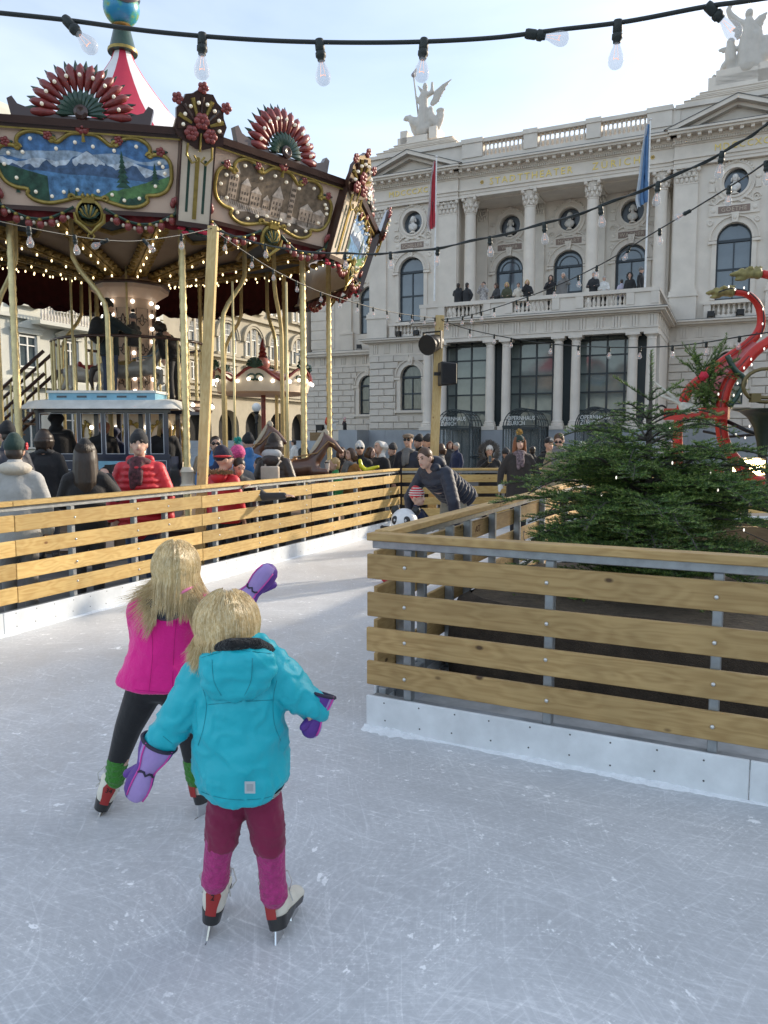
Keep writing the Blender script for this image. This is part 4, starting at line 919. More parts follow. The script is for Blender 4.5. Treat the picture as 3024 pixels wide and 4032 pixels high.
def fan(par, z0):
    f = empty('fan_crest', (0,.02,z0)); f.parent = par
    for i in range(15):
        a = radians(-90+180*i/14); o = link('petal', petal_me, f, (.30*sin(a), 0, .05+.30*cos(a))); o.rotation_euler = (0, a, 0)
    for i in range(16):
        a = radians(-84+168*i/15); o = link('petal', petal2_me, f, (.42*sin(a), .035, .05+.42*cos(a))); o.rotation_euler = (0, a, 0); o.scale = (.8,.6,1.1)
    for i in range(13):
        a = radians(-90+180*i/12); o = link('petal', petal2_me, f, (.07*sin(a), -.05, .05+.07*cos(a))); o.rotation_euler = (0, a, 0); o.scale = (1.1,1,.85)
    m = MB(); m.lathe([(.10,0),(.10,.03),(.06,.06),(0,.04)],14,M=Matrix.Translation((0,-.08,.07)) @ Matrix.Rotation(pi/2,4,'X'))
    m.prism([(-.95,-.02),(.95,-.02),(1.0,.20),(.93,.24),(.86,.14),(.62,.06),(.3,.02),(-.3,.02),(-.62,.06),(-.86,.14),(-.93,.24),(-1.0,.20)], -.05, .05); m.obj('fan_base', m_brown, f, .7)
    for i in range(9):
        a = radians(-80+160*i/8); link('bulb', bulb_me, f, (.53*sin(a), -.07, .05+.53*cos(a)))
    return f
def shield(par):
    m = MB(); n = 15; ol_ = []
    for i in range(n+1):
        a = radians(-115+230*i/n); r = .42*(1+.09*(i % 2)); ol_.append((r*sin(a)*.86, .10+r*cos(a)*1.05))
    ol_ += [(.05,-.22),(-.05,-.22)]
    m.prism(list(reversed(ol_)), -.02, .05, 0)
    for i in range(9):
        a = radians(-100+200*i/8); m.tube([(.14*sin(a),-.03,.08+.14*cos(a)),(.38*sin(a)*.9,-.03,.10+.38*cos(a))],[.02,.034],6,1 if i % 2 else 0)
    for x, z, r in ((0,.16,.11),(-.14,-.02,.10),(.14,-.02,.10)): flower(m, (x,-.07,z), r, 2, 6)
    for x, z in ((0,.60),(-.36,.40),(.36,.40)): flower(m, (x,-.03,z), .08, 2, 5)
    m.tube([(0,-.07,.0),(0,-.06,-.25)], .015, 6, 3)
    for s in (-1,1): m.tube([(s*.18,-.05,-.16),(s*.19,-.05,-.32),(s*.10,-.05,-.42),(s*.03,-.05,-.38),(s*.08,-.05,-.31)],.018,6,3)
    o = m.obj('shield_crest', [m_brown, m_cgold, m_rose, m_cgold], par, .8)
    for i in range(8):
        a = radians(-95+190*i/7); link('bulb', bulb_me, o, (.30*sin(a)*.9, -.05, .10+.30*cos(a)))
    return o
dz = ZT-ZB; beta = math.atan2(AT-AB, dz); sl_len = hypot(dz, AT-AB)
def panel_matrix(a, rr, zz, tilt=True):
    o = Vector((cos(a), sin(a), 0)); x = Vector((-sin(a), cos(a), 0)); z = Vector((0,0,1))*cos(beta)+o*sin(beta) if tilt else Vector((0,0,1)); y = z.cross(x)
    M = Matrix((x, y, z)).transposed().to_4x4(); M.translation = o*rr+Vector((0,0,zz)); return M
seg_bulbs = [(x, z) for x, z in ((-.86,.30),(-.60,.72),(-.32,.50),(-.10,.70),(.10,.62),(.34,.55),(.60,.70),(.86,.30),(-.92,.0),(-.80,-.35),(-.60,-.70),(-.42,-.80),(-.28,-.66),(-.12,-.58),(.12,-.58),(.28,-.66),(.42,-.80),(.60,-.72),(.80,-.35),(.92,.02),(.9,.2),(-.7,.35))]
for k in range(10):
    a = TH0-pi/10+k*pi/5; vis = k in (0,1,2,3); M = panel_matrix(a, (AT+AB)/2, (ZT+ZB)/2)
    pb = empty('rounding_board'); pb.parent = CA; pb.matrix_local = M
    hb, ht = AB*math.tan(pi/10), AT*math.tan(pi/10); h = sl_len/2
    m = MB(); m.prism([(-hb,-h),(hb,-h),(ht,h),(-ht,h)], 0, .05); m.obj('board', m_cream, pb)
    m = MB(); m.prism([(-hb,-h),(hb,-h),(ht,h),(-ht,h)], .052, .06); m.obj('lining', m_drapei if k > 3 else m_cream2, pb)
    m = MB(); m.bb(-ht-.02,ht+.02,-.10,.06,h,h+.10); m.bb(-ht,ht,-.05,.05,h-.05,h-.001); m.obj('cornice', m_brown, pb)
    m = MB(); m.bb(-ht,ht,-.066,.0,h-.075,h-.051); m.obj('gilt_moulding', m_cgold, pb)
    m = MB(); m.bb(-hb,hb,-.05,.05,-h-.06,-h+.001); m.obj('lower_trim', m_brown, pb)
    # cloth valance with scallops under the board
    n = 40; vs = []; zt_ = -h-.02
    for i in range(n+1):
        x = -hb+2*hb*i/n; sc = abs(sin(pi*i/n*5)); vs += [(x, .02+.015*sin(i*1.7), zt_), (x, .04+.03*sin(i*1.7), zt_-.12-.10*sc)]
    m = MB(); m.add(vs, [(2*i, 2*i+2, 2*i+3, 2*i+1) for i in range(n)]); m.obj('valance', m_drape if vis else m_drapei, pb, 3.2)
    if k > 3 or k == 9:
        vs = []
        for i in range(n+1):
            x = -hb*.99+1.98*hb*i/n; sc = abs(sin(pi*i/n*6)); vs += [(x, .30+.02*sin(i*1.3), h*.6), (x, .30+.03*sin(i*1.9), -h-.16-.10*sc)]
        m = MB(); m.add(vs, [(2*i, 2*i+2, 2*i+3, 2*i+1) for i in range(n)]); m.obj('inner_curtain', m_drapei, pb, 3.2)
    if k < 4 or k == 9:
        p = link('picture', pics[(0,1,2,0)[k % 4]], pb, (0,-.004,0)); link('picture_frame', frame_me, pb); link('shell_ornament', shell_me, pb); tag(link('garland', garland_me, pb), kind='stuff'); tag(link('rose_ornament', roses_me, pb), kind='stuff')
        for x, z in seg_bulbs: link('bulb', bulb_me, pb, (x*PW_, -.012, z*PH_))
    f = fan(CA, 0) if k in (0,1,2,3) else None
    if f: f.matrix_local = panel_matrix(a, AT+.03, ZT+.08, False) @ Matrix.Translation((0,0,.02))
    # corner pilaster and shield
    av = TH0+k*pi/5
    M2 = panel_matrix(av, (RT+RB)/2*.995, (ZT+ZB)/2); M2 = M2
    cp = empty('corner_pilaster'); cp.parent = CA; cp.matrix_local = M2; hh = hypot(dz, RT-RB)/2
    m = MB(); m.bb(-.24,.24,-.10,.10,-hh-.10,hh); m.obj('pilaster_body', m_cream2, cp)
    m = MB(); m.bb(-.26,-.241,-.11,.1,-hh-.10,hh); m.bb(.241,.26,-.11,.1,-hh-.10,hh); m.bb(-.27,.27,-.13,.1,-hh-.17,-hh-.101); m.obj('pilaster_edge', m_brown, cp)
    m = MB(); m.bb(-.145,-.105,-.104,-.09,-hh+.04,hh*.45); m.bb(.105,.145,-.104,-.09,-hh+.04,hh*.45); m.obj('pilaster_stripe', m_cgreen, cp)
    m = MB(); m.bb(-.03,.03,-.115,-.09,-hh-.05,hh*.5); m.obj('pilaster_fillet', m_cgold, cp)
    if k in (9,0,1,2): s_ = shield(cp); s_.location = (0,-.14,hh+.05)
    m = MB()
    for i in range(12):
        t_ = random.uniform(-.2,.2); m.ell((t_, random.uniform(-.1,.05), -hh-.22+random.uniform(-.06,.04)), (.07,.03,.03), 6, 4, i % 2)
    if k in (0,1,2): tag(m.obj('holly_sprig', [m_cgreen, m_tentr], cp), kind='stuff')
# ---- tent top -----------------------------------------------------
prof = [(4.75,6.05),(3.6,6.38),(2.6,6.95),(1.90,7.45),(1.45,7.85),(1.02,8.28),(.70,8.68),(.45,9.02),(.25,9.34),(.17,9.56)]
for k in range(10):
    a0 = -pi/2-.02+k*pi/5; m = MB(); vs = []
    for r, z in prof:
        for i in range(5):
            aa = a0+pi/5*i/4; sag = 1-.02*sin(pi*i/4); vs.append((r*sag*cos(aa), r*sag*sin(aa), z))
    m.add(vs, [(j*5+i, j*5+i+1, (j+1)*5+i+1, (j+1)*5+i) for j in range(len(prof)-1) for i in range(4)]); m.obj('tent_panel', m_tentr if k % 2 == 0 else m_tentw, CA, 3.2)
m = MB(); m.lathe([(.16,9.46),(.18,9.58)],16); m.obj('tent_neck', m_tentw, CA, .8)
m = MB(); m.lathe([(.29,9.51),(.29,9.57),(.26,9.61),(.17,9.98),(.16,10.00)],20); m.obj('finial_cone', m_cgreen, CA, .8)
m = MB(); m.lathe([(.295,9.52),(.30,9.55),(.295,9.58)],20); m.lathe([(.18,10.00),(.21,10.03),(.18,10.06)],20); m.obj('finial_ring', m_cgold, CA, .8)
def globe_mat():
    m = bpy.data.materials.new('globe_paint'); m.use_nodes = True; t = m.node_tree; b = t.nodes['Principled BSDF']; l = t.links.new
    tcn = node(t, 'ShaderNodeTexCoord'); nz = node(t, 'ShaderNodeTexNoise', Scale=2.6, Detail=3.0); l(tcn.outputs['Object'], nz.inputs['Vector'])
    cr = node(t, 'ShaderNodeValToRGB'); e = cr.color_ramp.elements; e[0].position = .48; e[0].color = (.03,.26,.46,1); e[1].position = .60; e[1].color = (.30,.33,.05,1); x = e.new(.53); x.color = (.06,.36,.30,1)
    l(nz.outputs[0], cr.inputs[0]); l(cr.outputs[0], b.inputs['Base Color']); b.inputs['Roughness'].default_value = .3; return m
m = MB(); m.ell((0,0,0),.36,24,16); m.obj('globe', globe_mat(), CA, 3.2, (0,0,10.40))
m = MB(); rp_ = []
for i in range(40): a = 2*pi*i/40; rp_.append((.375*cos(a)*cos(.12*sin(a)), .375*sin(a), .12+.13*sin(2*a+.6)))
n = len(rp_); vs = [(x*1.0,y*1.0,z-.05) for x,y,z in rp_]+[(x*.98,y*.98,z+.05) for x,y,z in rp_]
m.add(vs, [(i,(i+1)%n,n+(i+1)%n,n+i) for i in range(n)]); m.obj('globe_ribbon', m_brown, CA, 3.2, (0,0,10.40))
# ---- ceiling, ribs, lamps ------------------------------------------
m = MB(); m.lathe([(4.95,6.10),(3.4,5.80),(2.4,5.50),(.55,5.05)],10,a0=TH0,a1=TH0+2*pi,cap=False); m.obj('ceiling', m_ceil, CA)
lamp_me = MB().ell((0,0,-.03),(.018,.018,.028),6,5).mesh('lamp', m_bulbw, 3.2)
for k in range(10):
    av = TH0+k*pi/5; rib = MB(); d = pol(1, av)
    rib.beam(pol(.6,av,4.99), pol(4.9,av,6.0), .26, .10)
    rib.beam(pol(.6,av,4.96), pol(4.9,av,5.95), .10, .08)
    for i in range(26):
        f = .7+i*.15; p = pol(f, av, 4.97+(f-.6)*.235); s_ = Vector((-sin(av), cos(av), 0))*.15
        for q in (p+s_, p-s_): rib.ell(q, (.075,.075,.05), 6, 4)
    r_ = rib.obj('ceiling_rib', m_rib, CA, .8)
    for i in range(14): f = .8+i*.28; link('lamp', lamp_me, r_, tuple(pol(f, av, 4.90+(f-.6)*.235)))
    am = av+pi/10; cpan = MB(); e = []
    for i in range(14):
        t_ = 2*pi*i/14; e.append((3.2+.8*cos(t_)*(1+.08*cos(4*t_)), .62*sin(t_)*(1+.08*cos(4*t_))))
    cpan.add([(x*cos(am)-y*sin(am), x*sin(am)+y*cos(am), 4.98+.228*(hypot(x,y)-.6)) for x, y in e], [tuple(range(13,-1,-1))]); cpan.obj('ceiling_picture', m_ceilp, CA)
    fr_ = MB(); fr_.tube([(x*cos(am)-y*sin(am), x*sin(am)+y*cos(am), 4.96+.228*(hypot(x,y)-.6)) for x, y in e+e[:2]], .045, 6, 0, False); fr_.obj('ceiling_frame', m_rib, CA, .9)
ring = MB()
for i in range(80): ring.ell(pol(4.5, 2*pi*i/80, 5.86), (.11,.11,.07), 6, 4)
tag(ring.obj('ceiling_border', m_rib, CA, .8), kind='stuff')
for i in range(70):
    a = 2*pi*i/70
    if sin(a) > -.2: link('lamp', lamp_me, CA, tuple(pol(4.35, a, 5.74)))
# ---- poles ----------------------------------------------------------
def pole_mesh(h, r=.045, turns=3.2):
    m = MB(); n = 8; k = int(h*24); vs = []
    for i in range(k+1):
        z = h*i/k
        for j in range(n):
            a = 2*pi*j/n+z*9.0; rr = r*(1+.14*(j % 2)); vs.append((rr*cos(a), rr*sin(a), z))
    m.add(vs, [(i*n+j, i*n+(j+1)%n, (i+1)*n+(j+1)%n, (i+1)*n+j) for i in range(k) for j in range(n)]); return m
PZ0 = .22
pole_me = pole_mesh(5.6,.054).mesh('brass_pole', m_brass, 3.2)
collar_me = MB().lathe([(.13,0),(.13,.05),(.10,.08),(.10,.25),(.12,.28),(.08,.36)],14).mesh('collar', m_cream2, .7)
for k in range(10):
    av = TH0+k*pi/5; o = link('brass_pole', pole_me, CA, tuple(pol(4.2, av, PZ0))); link('collar', collar_me, o, (0,0,.62))
for k in range(10):
    am = TH0+(k+.5)*pi/5; s_ = 1 if k % 2 else -1; t_ = Vector((-sin(am), cos(am), 0))*s_
    p = pol(3.25, am); pts = [p+Vector((0,0,PZ0)), p+Vector((0,0,3.75)), p+Vector((0,0,3.95))+t_*-.03, p+Vector((0,0,4.15))+t_*-.14, p+Vector((0,0,4.5))+t_*-.42, p+Vector((0,0,4.7))+t_*-.52, p+Vector((0,0,5.75))+t_*-.54]
    m = MB(); m.tube(pts, .042, 9); m.obj('bent_pole', m_brass, CA, 3.2)
# ---- platform, core, upper deck --------------------------------------
m_plank = mat('platform_wood', (.19,.12,.07), .6, var=.2)
m = MB(); m.lathe([(4.62,PLAZA_Z),(4.62,.16),(4.70,.18),(4.70,.22),(0,.22)],40); m.obj('platform', m_plank, CA, .6)
for k in range(20):
    a = 2*pi*k/20; m = MB(); m.box((4.66,0,.05),(.03,1.30,.24)); o = m.obj('skirt_panel', m_cream if k % 2 else m_brown, CA); o.rotation_euler = (0,0,a+.1)
m = MB(); m.lathe([(.52,2.44),(.52,4.55),(.62,4.62),(.78,4.72),(.80,4.80),(.78,4.86),(.6,4.95),(.6,5.05)],8,a0=-pi/2-pi/8,a1=1.5*pi-pi/8); m.obj('core', m_cream, CA, .3)
m = MB(); m.lathe([(.81,4.80),(.82,4.83),(.81,4.86)],24); m.obj('core_ring', m_brown, CA, .8)
lampw_me = MB().ell((0,0,0),.042,8,6).mesh('lamp', m_bulbc, 3.2)
for k in range(8):
    a = -pi/2-pi/8+k*pi/4; am = a+pi/8; ap = .52*cos(pi/8)
    for i in range(8): link('lamp', lampw_me, CA, tuple(pol(.55, a, 2.65+i*.26)))
    Mx = panel_matrix(am, ap+.002, 0, False); cpn = empty('core_panel'); cpn.parent = CA; cpn.matrix_local = Mx
    m = MB(); m.tube([(-.13,-.012,2.6),(.13,-.012,2.6),(.13,-.012,4.35),(-.13,-.012,4.35),(-.13,-.012,2.6)],.010,4,0,False)
    for zc, sg in ((4.10,1),(2.85,-1),(3.5,1)):
        for s in (-1,1):
            m.tube([(s*(.02+.055*cos(t*.6)*(1-t/14)+.04),-.012,zc+sg*.055*sin(t*.6)*(1-t/14)) for t in range(11)],.009,5)
            m.tube([(0,-.012,zc-.1*sg),(s*.05,-.012,zc-.05*sg),(s*.03,-.012,zc+.06*sg),(0,-.012,zc+.13*sg)],.009,5)
    m.obj('scroll_ornament', m_brown, cpn, .9)
RD = 1.62
m = MB(); m.lathe([(0,2.30),(RD-.1,2.30),(RD,2.33),(RD+.02,2.43),(0,2.44)],40); m.obj('upper_deck', m_cream, CA, .5)
m = MB(); m.lathe([(RD+.03,2.40),(RD+.06,2.42),(RD+.03,2.45)],40); m.lathe([(RD+.0,2.22),(RD+.03,2.26),(RD+.0,2.31)],40); m.obj('deck_moulding', m_brown, CA, .6)
for i in range(26): link('lamp', lampw_me, CA, tuple(pol(RD+.03, 2*pi*i/26, 2.36)))
rail_me = pole_mesh(1.18,.024).mesh('rail_baluster', m_brass, 3.2)
for i in range(38):
    a = 2*pi*i/38
    if 2.55 < a < 3.05: continue
    link('rail_baluster', rail_me, CA, tuple(pol(RD-.05, a, 2.44)))
m = MB(); m.tube([pol(RD-.05, 3.05+2*pi*i/48*.92, 3.64) for i in range(49)], .032, 8); m.obj('handrail', m_brown, CA, 3.2)
# lower drum with gilt ornaments
m = MB(); m.lathe([(1.05,.22),(1.05,2.30)],12); m.obj('lower_drum', m_cream2, CA, .4)
for k in range(12):
    a = 2*pi*(k+.5)/12; Mx = panel_matrix(a, 1.05*cos(pi/12)+.01, 0, False); cpn = empty('drum_panel'); cpn.parent = CA; cpn.matrix_local = Mx; m = MB()
    m.tube([(.2*cos(2*pi*t/20),-.02,1.55+.42*sin(2*pi*t/20)) for t in range(22)],.022,6,0,False)
    for t in range(12): m.ell((.23*cos(t*.55),-.03,1.55+.46*sin(t*.55)),(.05,.03,.05),6,4)
    m.obj('gilt_ornament', m_cgold, cpn, .8)
    for t in range(3): link('lamp', lampw_me, CA, tuple(pol(1.10, a+pi/12, .9+t*.5)))
# stair up to the deck
st = empty('stair', (0,0,0)); st.parent = CA; d = pol(1, 2.8+.55)
for i in range(10):
    p = pol(RD+.05+(9-i)*.24, 2.8+.55, .22+2.2*(i+1)/10); m = MB(); m.box(p,(.28,.7,.04),2.8+.55); m.obj('tread', m_plank, st)
for s in (-1,1):
    o_ = Vector((-d.y,d.x,0))*.36*s; m = MB()
    for zz in (0, .55, 1.0): m.tube([pol(RD+.05,2.8+.55,2.45+zz)+o_, pol(RD+2.4,2.8+.55,.25+zz)+o_],.035,6)
    m.obj('stair_rail', m_brown, st, .8)
    for i in range(9):
        f = (i+.5)/9; p = pol(RD+.05+2.35*f,2.8+.55,2.45-2.2*f)+o_; m = MB(); m.tube([p,p+Vector((0,0,.98))],.02,6); m.obj('stair_baluster', m_brass, st, .8)
# ================================================================ tram car ride on the carousel
m_navy = mat('tram_navy', (.012,.018,.045), .3, coat=.5, var=.1); m_tw = mat('tram_white', (.72,.71,.67), .4); m_sky = mat('tram_skyblue', (.20,.42,.55), .4); m_line = mat('tram_line', (.50,.52,.56), .5)
TY = 12.75
TR = empty('tram_car', (at(222,950,TY).x, TY, .22), 0, 'dark blue toy tram car with white roof on the carousel platform', 'tram')
TW, TD = 1.10, .80                                        # half length, depth
zs_, zr = 1.15, 1.88                                      # sill and roof line above the platform
m = MB(); m.bb(-TW,TW,0,.04,.1,zs_); m.bb(-TW,TW,TD-.04,TD,.1,zs_); m.bb(-TW,-TW+.04,.041,TD-.041,.1,zs_); m.bb(TW-.04,TW,.041,TD-.041,.1,zs_); m.bb(-TW+.04,TW-.04,.041,TD-.041,.1,.2); m.obj('body', m_navy, TR)
xs = [-TW,-.42,-.02,.36,.72,TW-.09]
for x in xs:
    for y in (.0, TD-.05): m = MB(); m.bb(x,x+.07,y,y+.05,zs_,zr); m.obj('window_post', m_navy, TR)
m = MB(); m.bb(-TW-.02,TW+.02,-.01,.06,zr,zr+.06); m.bb(-TW-.02,TW+.02,TD-.06,TD+.01,zr,zr+.06); m.bb(-TW,TW,-.015,.055,zs_-.02,zs_+.04); m.obj('top_rail', m_navy, TR)
m = MB(); vs = []; n = 24
for i in range(n+1):
    f = -1+2*i/n; x = f*(TW+.20); e = max(0, abs(f)-.78)/.22; z = zr+.06+.16*sqrt(max(0,1-e*e))
    for y, zz in ((-.22,zr+.055),(-.20,zr+.065),(-.05,z-.02),(TD/2,z+.03),(TD+.05,z-.02),(TD+.2,zr+.06)): vs.append((x, y, min(zz, z) if y in (-.22,-.20,TD+.2) else z-(.02 if y < 0 or y > TD else -.02)))
m.add(vs, [(i*6+j, (i+1)*6+j, (i+1)*6+j+1, i*6+j+1) for i in range(n) for j in range(5)]); m.obj('roof', m_tw, TR, 1.0)
m = MB(); m.bb(-TW*.80,TW*.80,.02,TD-.1,zr+.20,zr+.32); m.obj('clerestory', m_sky, TR); m = MB(); m.bb(-TW*.82,TW*.82,0,TD-.08,zr+.321,zr+.36); m.obj('clerestory_roof', m_tw, TR)
for i in range(5): m = MB(); m.bb(-.74+i*.33,-.58+i*.33,.012,.019,zr+.245,zr+.275); m.obj('vent_slot', m_navy, TR)
def outline(x0, x1, z0, z1, y, nm='pinstripe', w=.010):
    m = MB(); m.bb(x0,x1,y-.004,y,z0,z0+w); m.bb(x0,x1,y-.004,y,z1-w,z1); m.bb(x0,x0+w,y-.004,y,z0+w,z1-w); m.bb(x1-w,x1,y-.004,y,z0+w,z1-w); m.obj(nm, m_line, TR)
outline(-TW+.06,-.45,.25,zs_-.06,-.001); outline(TW-.30,TW-.05,.25,zs_-.06,-.001)
for a, b in zip(xs[:-1], xs[1:]): outline(a+.065,b+.005,zs_+.045,zr-.01,.0)
m = MB(); m.bb(-.36,TW-.34,-.006,-.0005,.55,zs_-.07); m.obj('advert_panel', m_sky, TR)
m = MB(); m.prism([(.22+.34*cos(t*pi/10), .84+.19*sin(t*pi/10)) for t in range(20)], -.010, -.0065); m.obj('advert_oval', mat('advert_black', (.02,.02,.02), .5), TR)
m = MB(); m.bb(-.1,TW-.34,-.008,-.0061,.55,.72); m.obj('advert_band', m_cred, TR)
lettering('advert_lettering', 'SCHO', .15, .002, mat('advert_white', (.7,.7,.7), .5), TR, (.10,-.013,.80), sx=.8)
for i in range(6):
    m = MB(); m.bb(-.92,-.88,-.004,-.0005,.42+i*.1,.46+i*.1); m.bb(-.72,-.55,-.004,-.0005,.43+i*.1,.445+i*.1); tag(m.obj('menu_print', m_line, TR), kind='stuff')
m = MB(); m.bb(-.9,.9,.30,.34,.2,.55); m.bb(-.9,.9,.34,.6,.5,.55); m.obj('bench', m_plank, TR)
# ================================================================ onion-roofed gondola on the platform
GO = empty('carousel_gondola', (at(570,950,18).x, 18, .22), 0, 'round gondola under a scalloped canopy with red onion dome', 'gondola')
m = MB(); n = 60; vs = []
for i in range(n):
    a = 2*pi*i/n; w_ = abs(sin(a*3)); vs += [(1.03*cos(a), 1.03*sin(a), 2.50), (1.10*cos(a), 1.10*sin(a), 2.72+.30*w_**1.5)]
m.add(vs, [(2*i, 2*((i+1)%n), 2*((i+1)%n)+1, 2*i+1) for i in range(n)]); m.obj('canopy_rim', m_cream2, GO, 3.2)
m = MB(); m.tube([(1.11*cos(2*pi*i/n), 1.11*sin(2*pi*i/n), 2.73+.30*abs(sin(2*pi*i/n*3))**1.5) for i in range(n+1)], .035, 6, 0, False); m.obj('canopy_edge', m_cred, GO, 3.2)
m = MB(); m.lathe([(1.05,2.5),(.9,2.46),(0,2.46)],24); m.obj('canopy_floor', m_cream, GO)
m = MB(); m.lathe([(.95,2.55),(.85,2.72),(.62,2.90),(.42,3.0),(.22,3.06)],20); m.obj('canopy_roof', mat('gondola_roof', (.16,.05,.03), .4, coat=.4, var=.3), GO, .8)
m = MB()
for i in range(10):
    for s_ in (-1,1): m.tube([pol(.96*(1-.25*t), 2*pi*i/10+s_*t*.35, 2.56+.155*t) for t in range(4)], .012, 5)
tag(m.obj('roof_lattice', m_cgold, GO, .9), kind='stuff')
m = MB(); m.ell((0,0,3.18),(.18,.18,.17),16,10); m.obj('onion_ball', mat('onion_pink', (.55,.22,.18), .35, coat=.4, var=.25), GO, 3.2)
m = MB(); m.lathe([(.12,3.33),(.08,3.38),(.10,3.42),(.06,3.47),(.08,3.52),(.05,3.57),(.06,3.62),(.02,3.72),(0,3.78)],12); m.obj('finial', m_cred, GO, .8)
for i in range(6):
    a = 2*pi*(i+.5)/6; m = MB()
    for j in range(7): b_ = radians(-75+150*j/6); m.tube([pol(1.13,a,3.00), pol(1.15,a+.16*sin(b_),3.02+.20*cos(b_))],[.02,.04],6)
    m.obj('shell_crest', m_cgreen, GO, .8)
    m = MB()
    for s in (-1,1): m.tube([pol(1.10,a+s*(.06+.10*cos(t*.6)*(1-t/14)),2.78+.10*sin(t*.6)*(1-t/14)) for t in range(10)],.022,6)
    m.obj('scroll_crest', m_cgreen, GO, .8)
    for j in range(4): link('bulb', lampw_me, GO, tuple(pol(1.14, a-.35+j*.23, 2.66+.1*abs(sin(3*(a-.35+j*.23))))))
m = MB(); m.lathe([(.055,.2),(.055,2.5)],10); m.obj('mast', m_cred, GO, .8)
m = MB(); m.lathe([(.35,0),(.6,.1),(.85,.45),(.90,.75),(.86,.78),(.8,.5)],20); m.obj('cup', m_cgreen, GO, .8)
# ================================================================ people: toolkit
REMESH = []
def queue(o, voxel, it=3):
    md = o.modifiers.new('r', 'REMESH'); md.mode = 'VOXEL'; md.voxel_size = voxel; md.use_smooth_shade = True
    if it: s_ = o.modifiers.new('s', 'SMOOTH'); s_.factor = .5; s_.iterations = it
    REMESH.append(o); return o
def flush():
    bpy.context.view_layer.update(); dg = bpy.context.evaluated_depsgraph_get()
    for o in REMESH:
        mats_ = [m for m in o.data.materials]; me = bpy.data.meshes.new_from_object(o.evaluated_get(dg)); me.name = o.data.name
        me.materials.clear()
        for m in mats_: me.materials.append(m)
        o.modifiers.clear(); o.data = me
    REMESH.clear()
def cap(mb, a, b, ra, rb=None, n=10):
    rb = ra if rb is None else rb; a, b = Vector(a), Vector(b)
    mb.tube([a, b], [ra, rb], n); mb.ell(a, ra, n, 6); mb.ell(b, rb, n, 6)
def chain(mb, pts, rs, n=10):
    for i in range(len(pts)-1): cap(mb, pts[i], pts[i+1], rs[i], rs[i+1], n)
skin1 = mat('skin_light', (.58,.36,.27), .5, var=.06, sub=.1); skin2 = mat('skin_tan', (.45,.27,.19), .5, var=.06, sub=.1)
m_eye = mat('eye_dark', (.03,.02,.015), .3); m_lip = mat('lips', (.40,.14,.12), .5)
eye_me = MB().ell((0,0,0),(.013,.006,.007),8,6).mesh('eye', m_eye, 3.2); mouth_me = MB().ell((0,0,0),(.022,.006,.006),8,6).mesh('mouth', m_lip, 3.2)
def cloth(n, c, r=.8, **k): return mat('cloth_'+n, c, r, var=k.pop('var', .14), scale=k.pop('scale', 7), bump=k.pop('bump', .35), bscale=k.pop('bscale', 26), sheen=k.pop('sheen', .15), **k)
BLACK = cloth('black', (.010,.010,.012)); NAVY = cloth('navy', (.012,.016,.032), .6); DKGREY = cloth('dark_grey', (.035,.035,.038)); GREY = cloth('grey', (.16,.155,.15)); WHITE = cloth('white', (.62,.61,.58)); JEANS = cloth('jeans', (.035,.055,.11)); BROWN = cloth('brown', (.028,.018,.014), .45); DBROWN = cloth('dark_brown', (.025,.019,.016)); TAN = cloth('tan', (.36,.29,.19)); RED = cloth('red', (.55,.010,.022), .5, bump=.2); GREEN = cloth('green', (.015,.24,.06), .5); MUST = cloth('mustard', (.30,.13,.03)); BLUE = cloth('blue', (.02,.14,.36), .55); DBLUE = cloth('deep_blue', (.010,.018,.06)); PINK = cloth('pink', (.60,.06,.22)); OLIVE = cloth('olive', (.06,.065,.035)); KHAKI = cloth('khaki', (.30,.28,.22)); CREAM = cloth('cream', (.55,.50,.42)); BEIGE = cloth('beige', (.50,.42,.34)); BURG = cloth('burgundy', (.10,.015,.025)); DGREEN = cloth('bottle_green', (.012,.035,.028)); RUST = cloth('rust', (.24,.085,.035)); LGREY = cloth('light_grey', (.40,.40,.39))
SHOE = mat('shoe_dark', (.02,.018,.016), .5)
H_DARK = mat('hair_dark', (.026,.016,.011), .45, var=.3, scale=30, stretch=(4,4,.6)); H_BROWN = mat('hair_brown', (.07,.035,.018), .45, var=.3, scale=30, stretch=(4,4,.6)); H_BLOND = mat('hair_blond', (.46,.31,.13), .42, var=.35, scale=30, stretch=(4,4,.6)); H_GREY = mat('hair_grey', (.36,.35,.33), .5, var=.2)
def face_dir(dx, dy): return atan2(-dx, dy)              # heading so that local +y looks along (dx,dy)
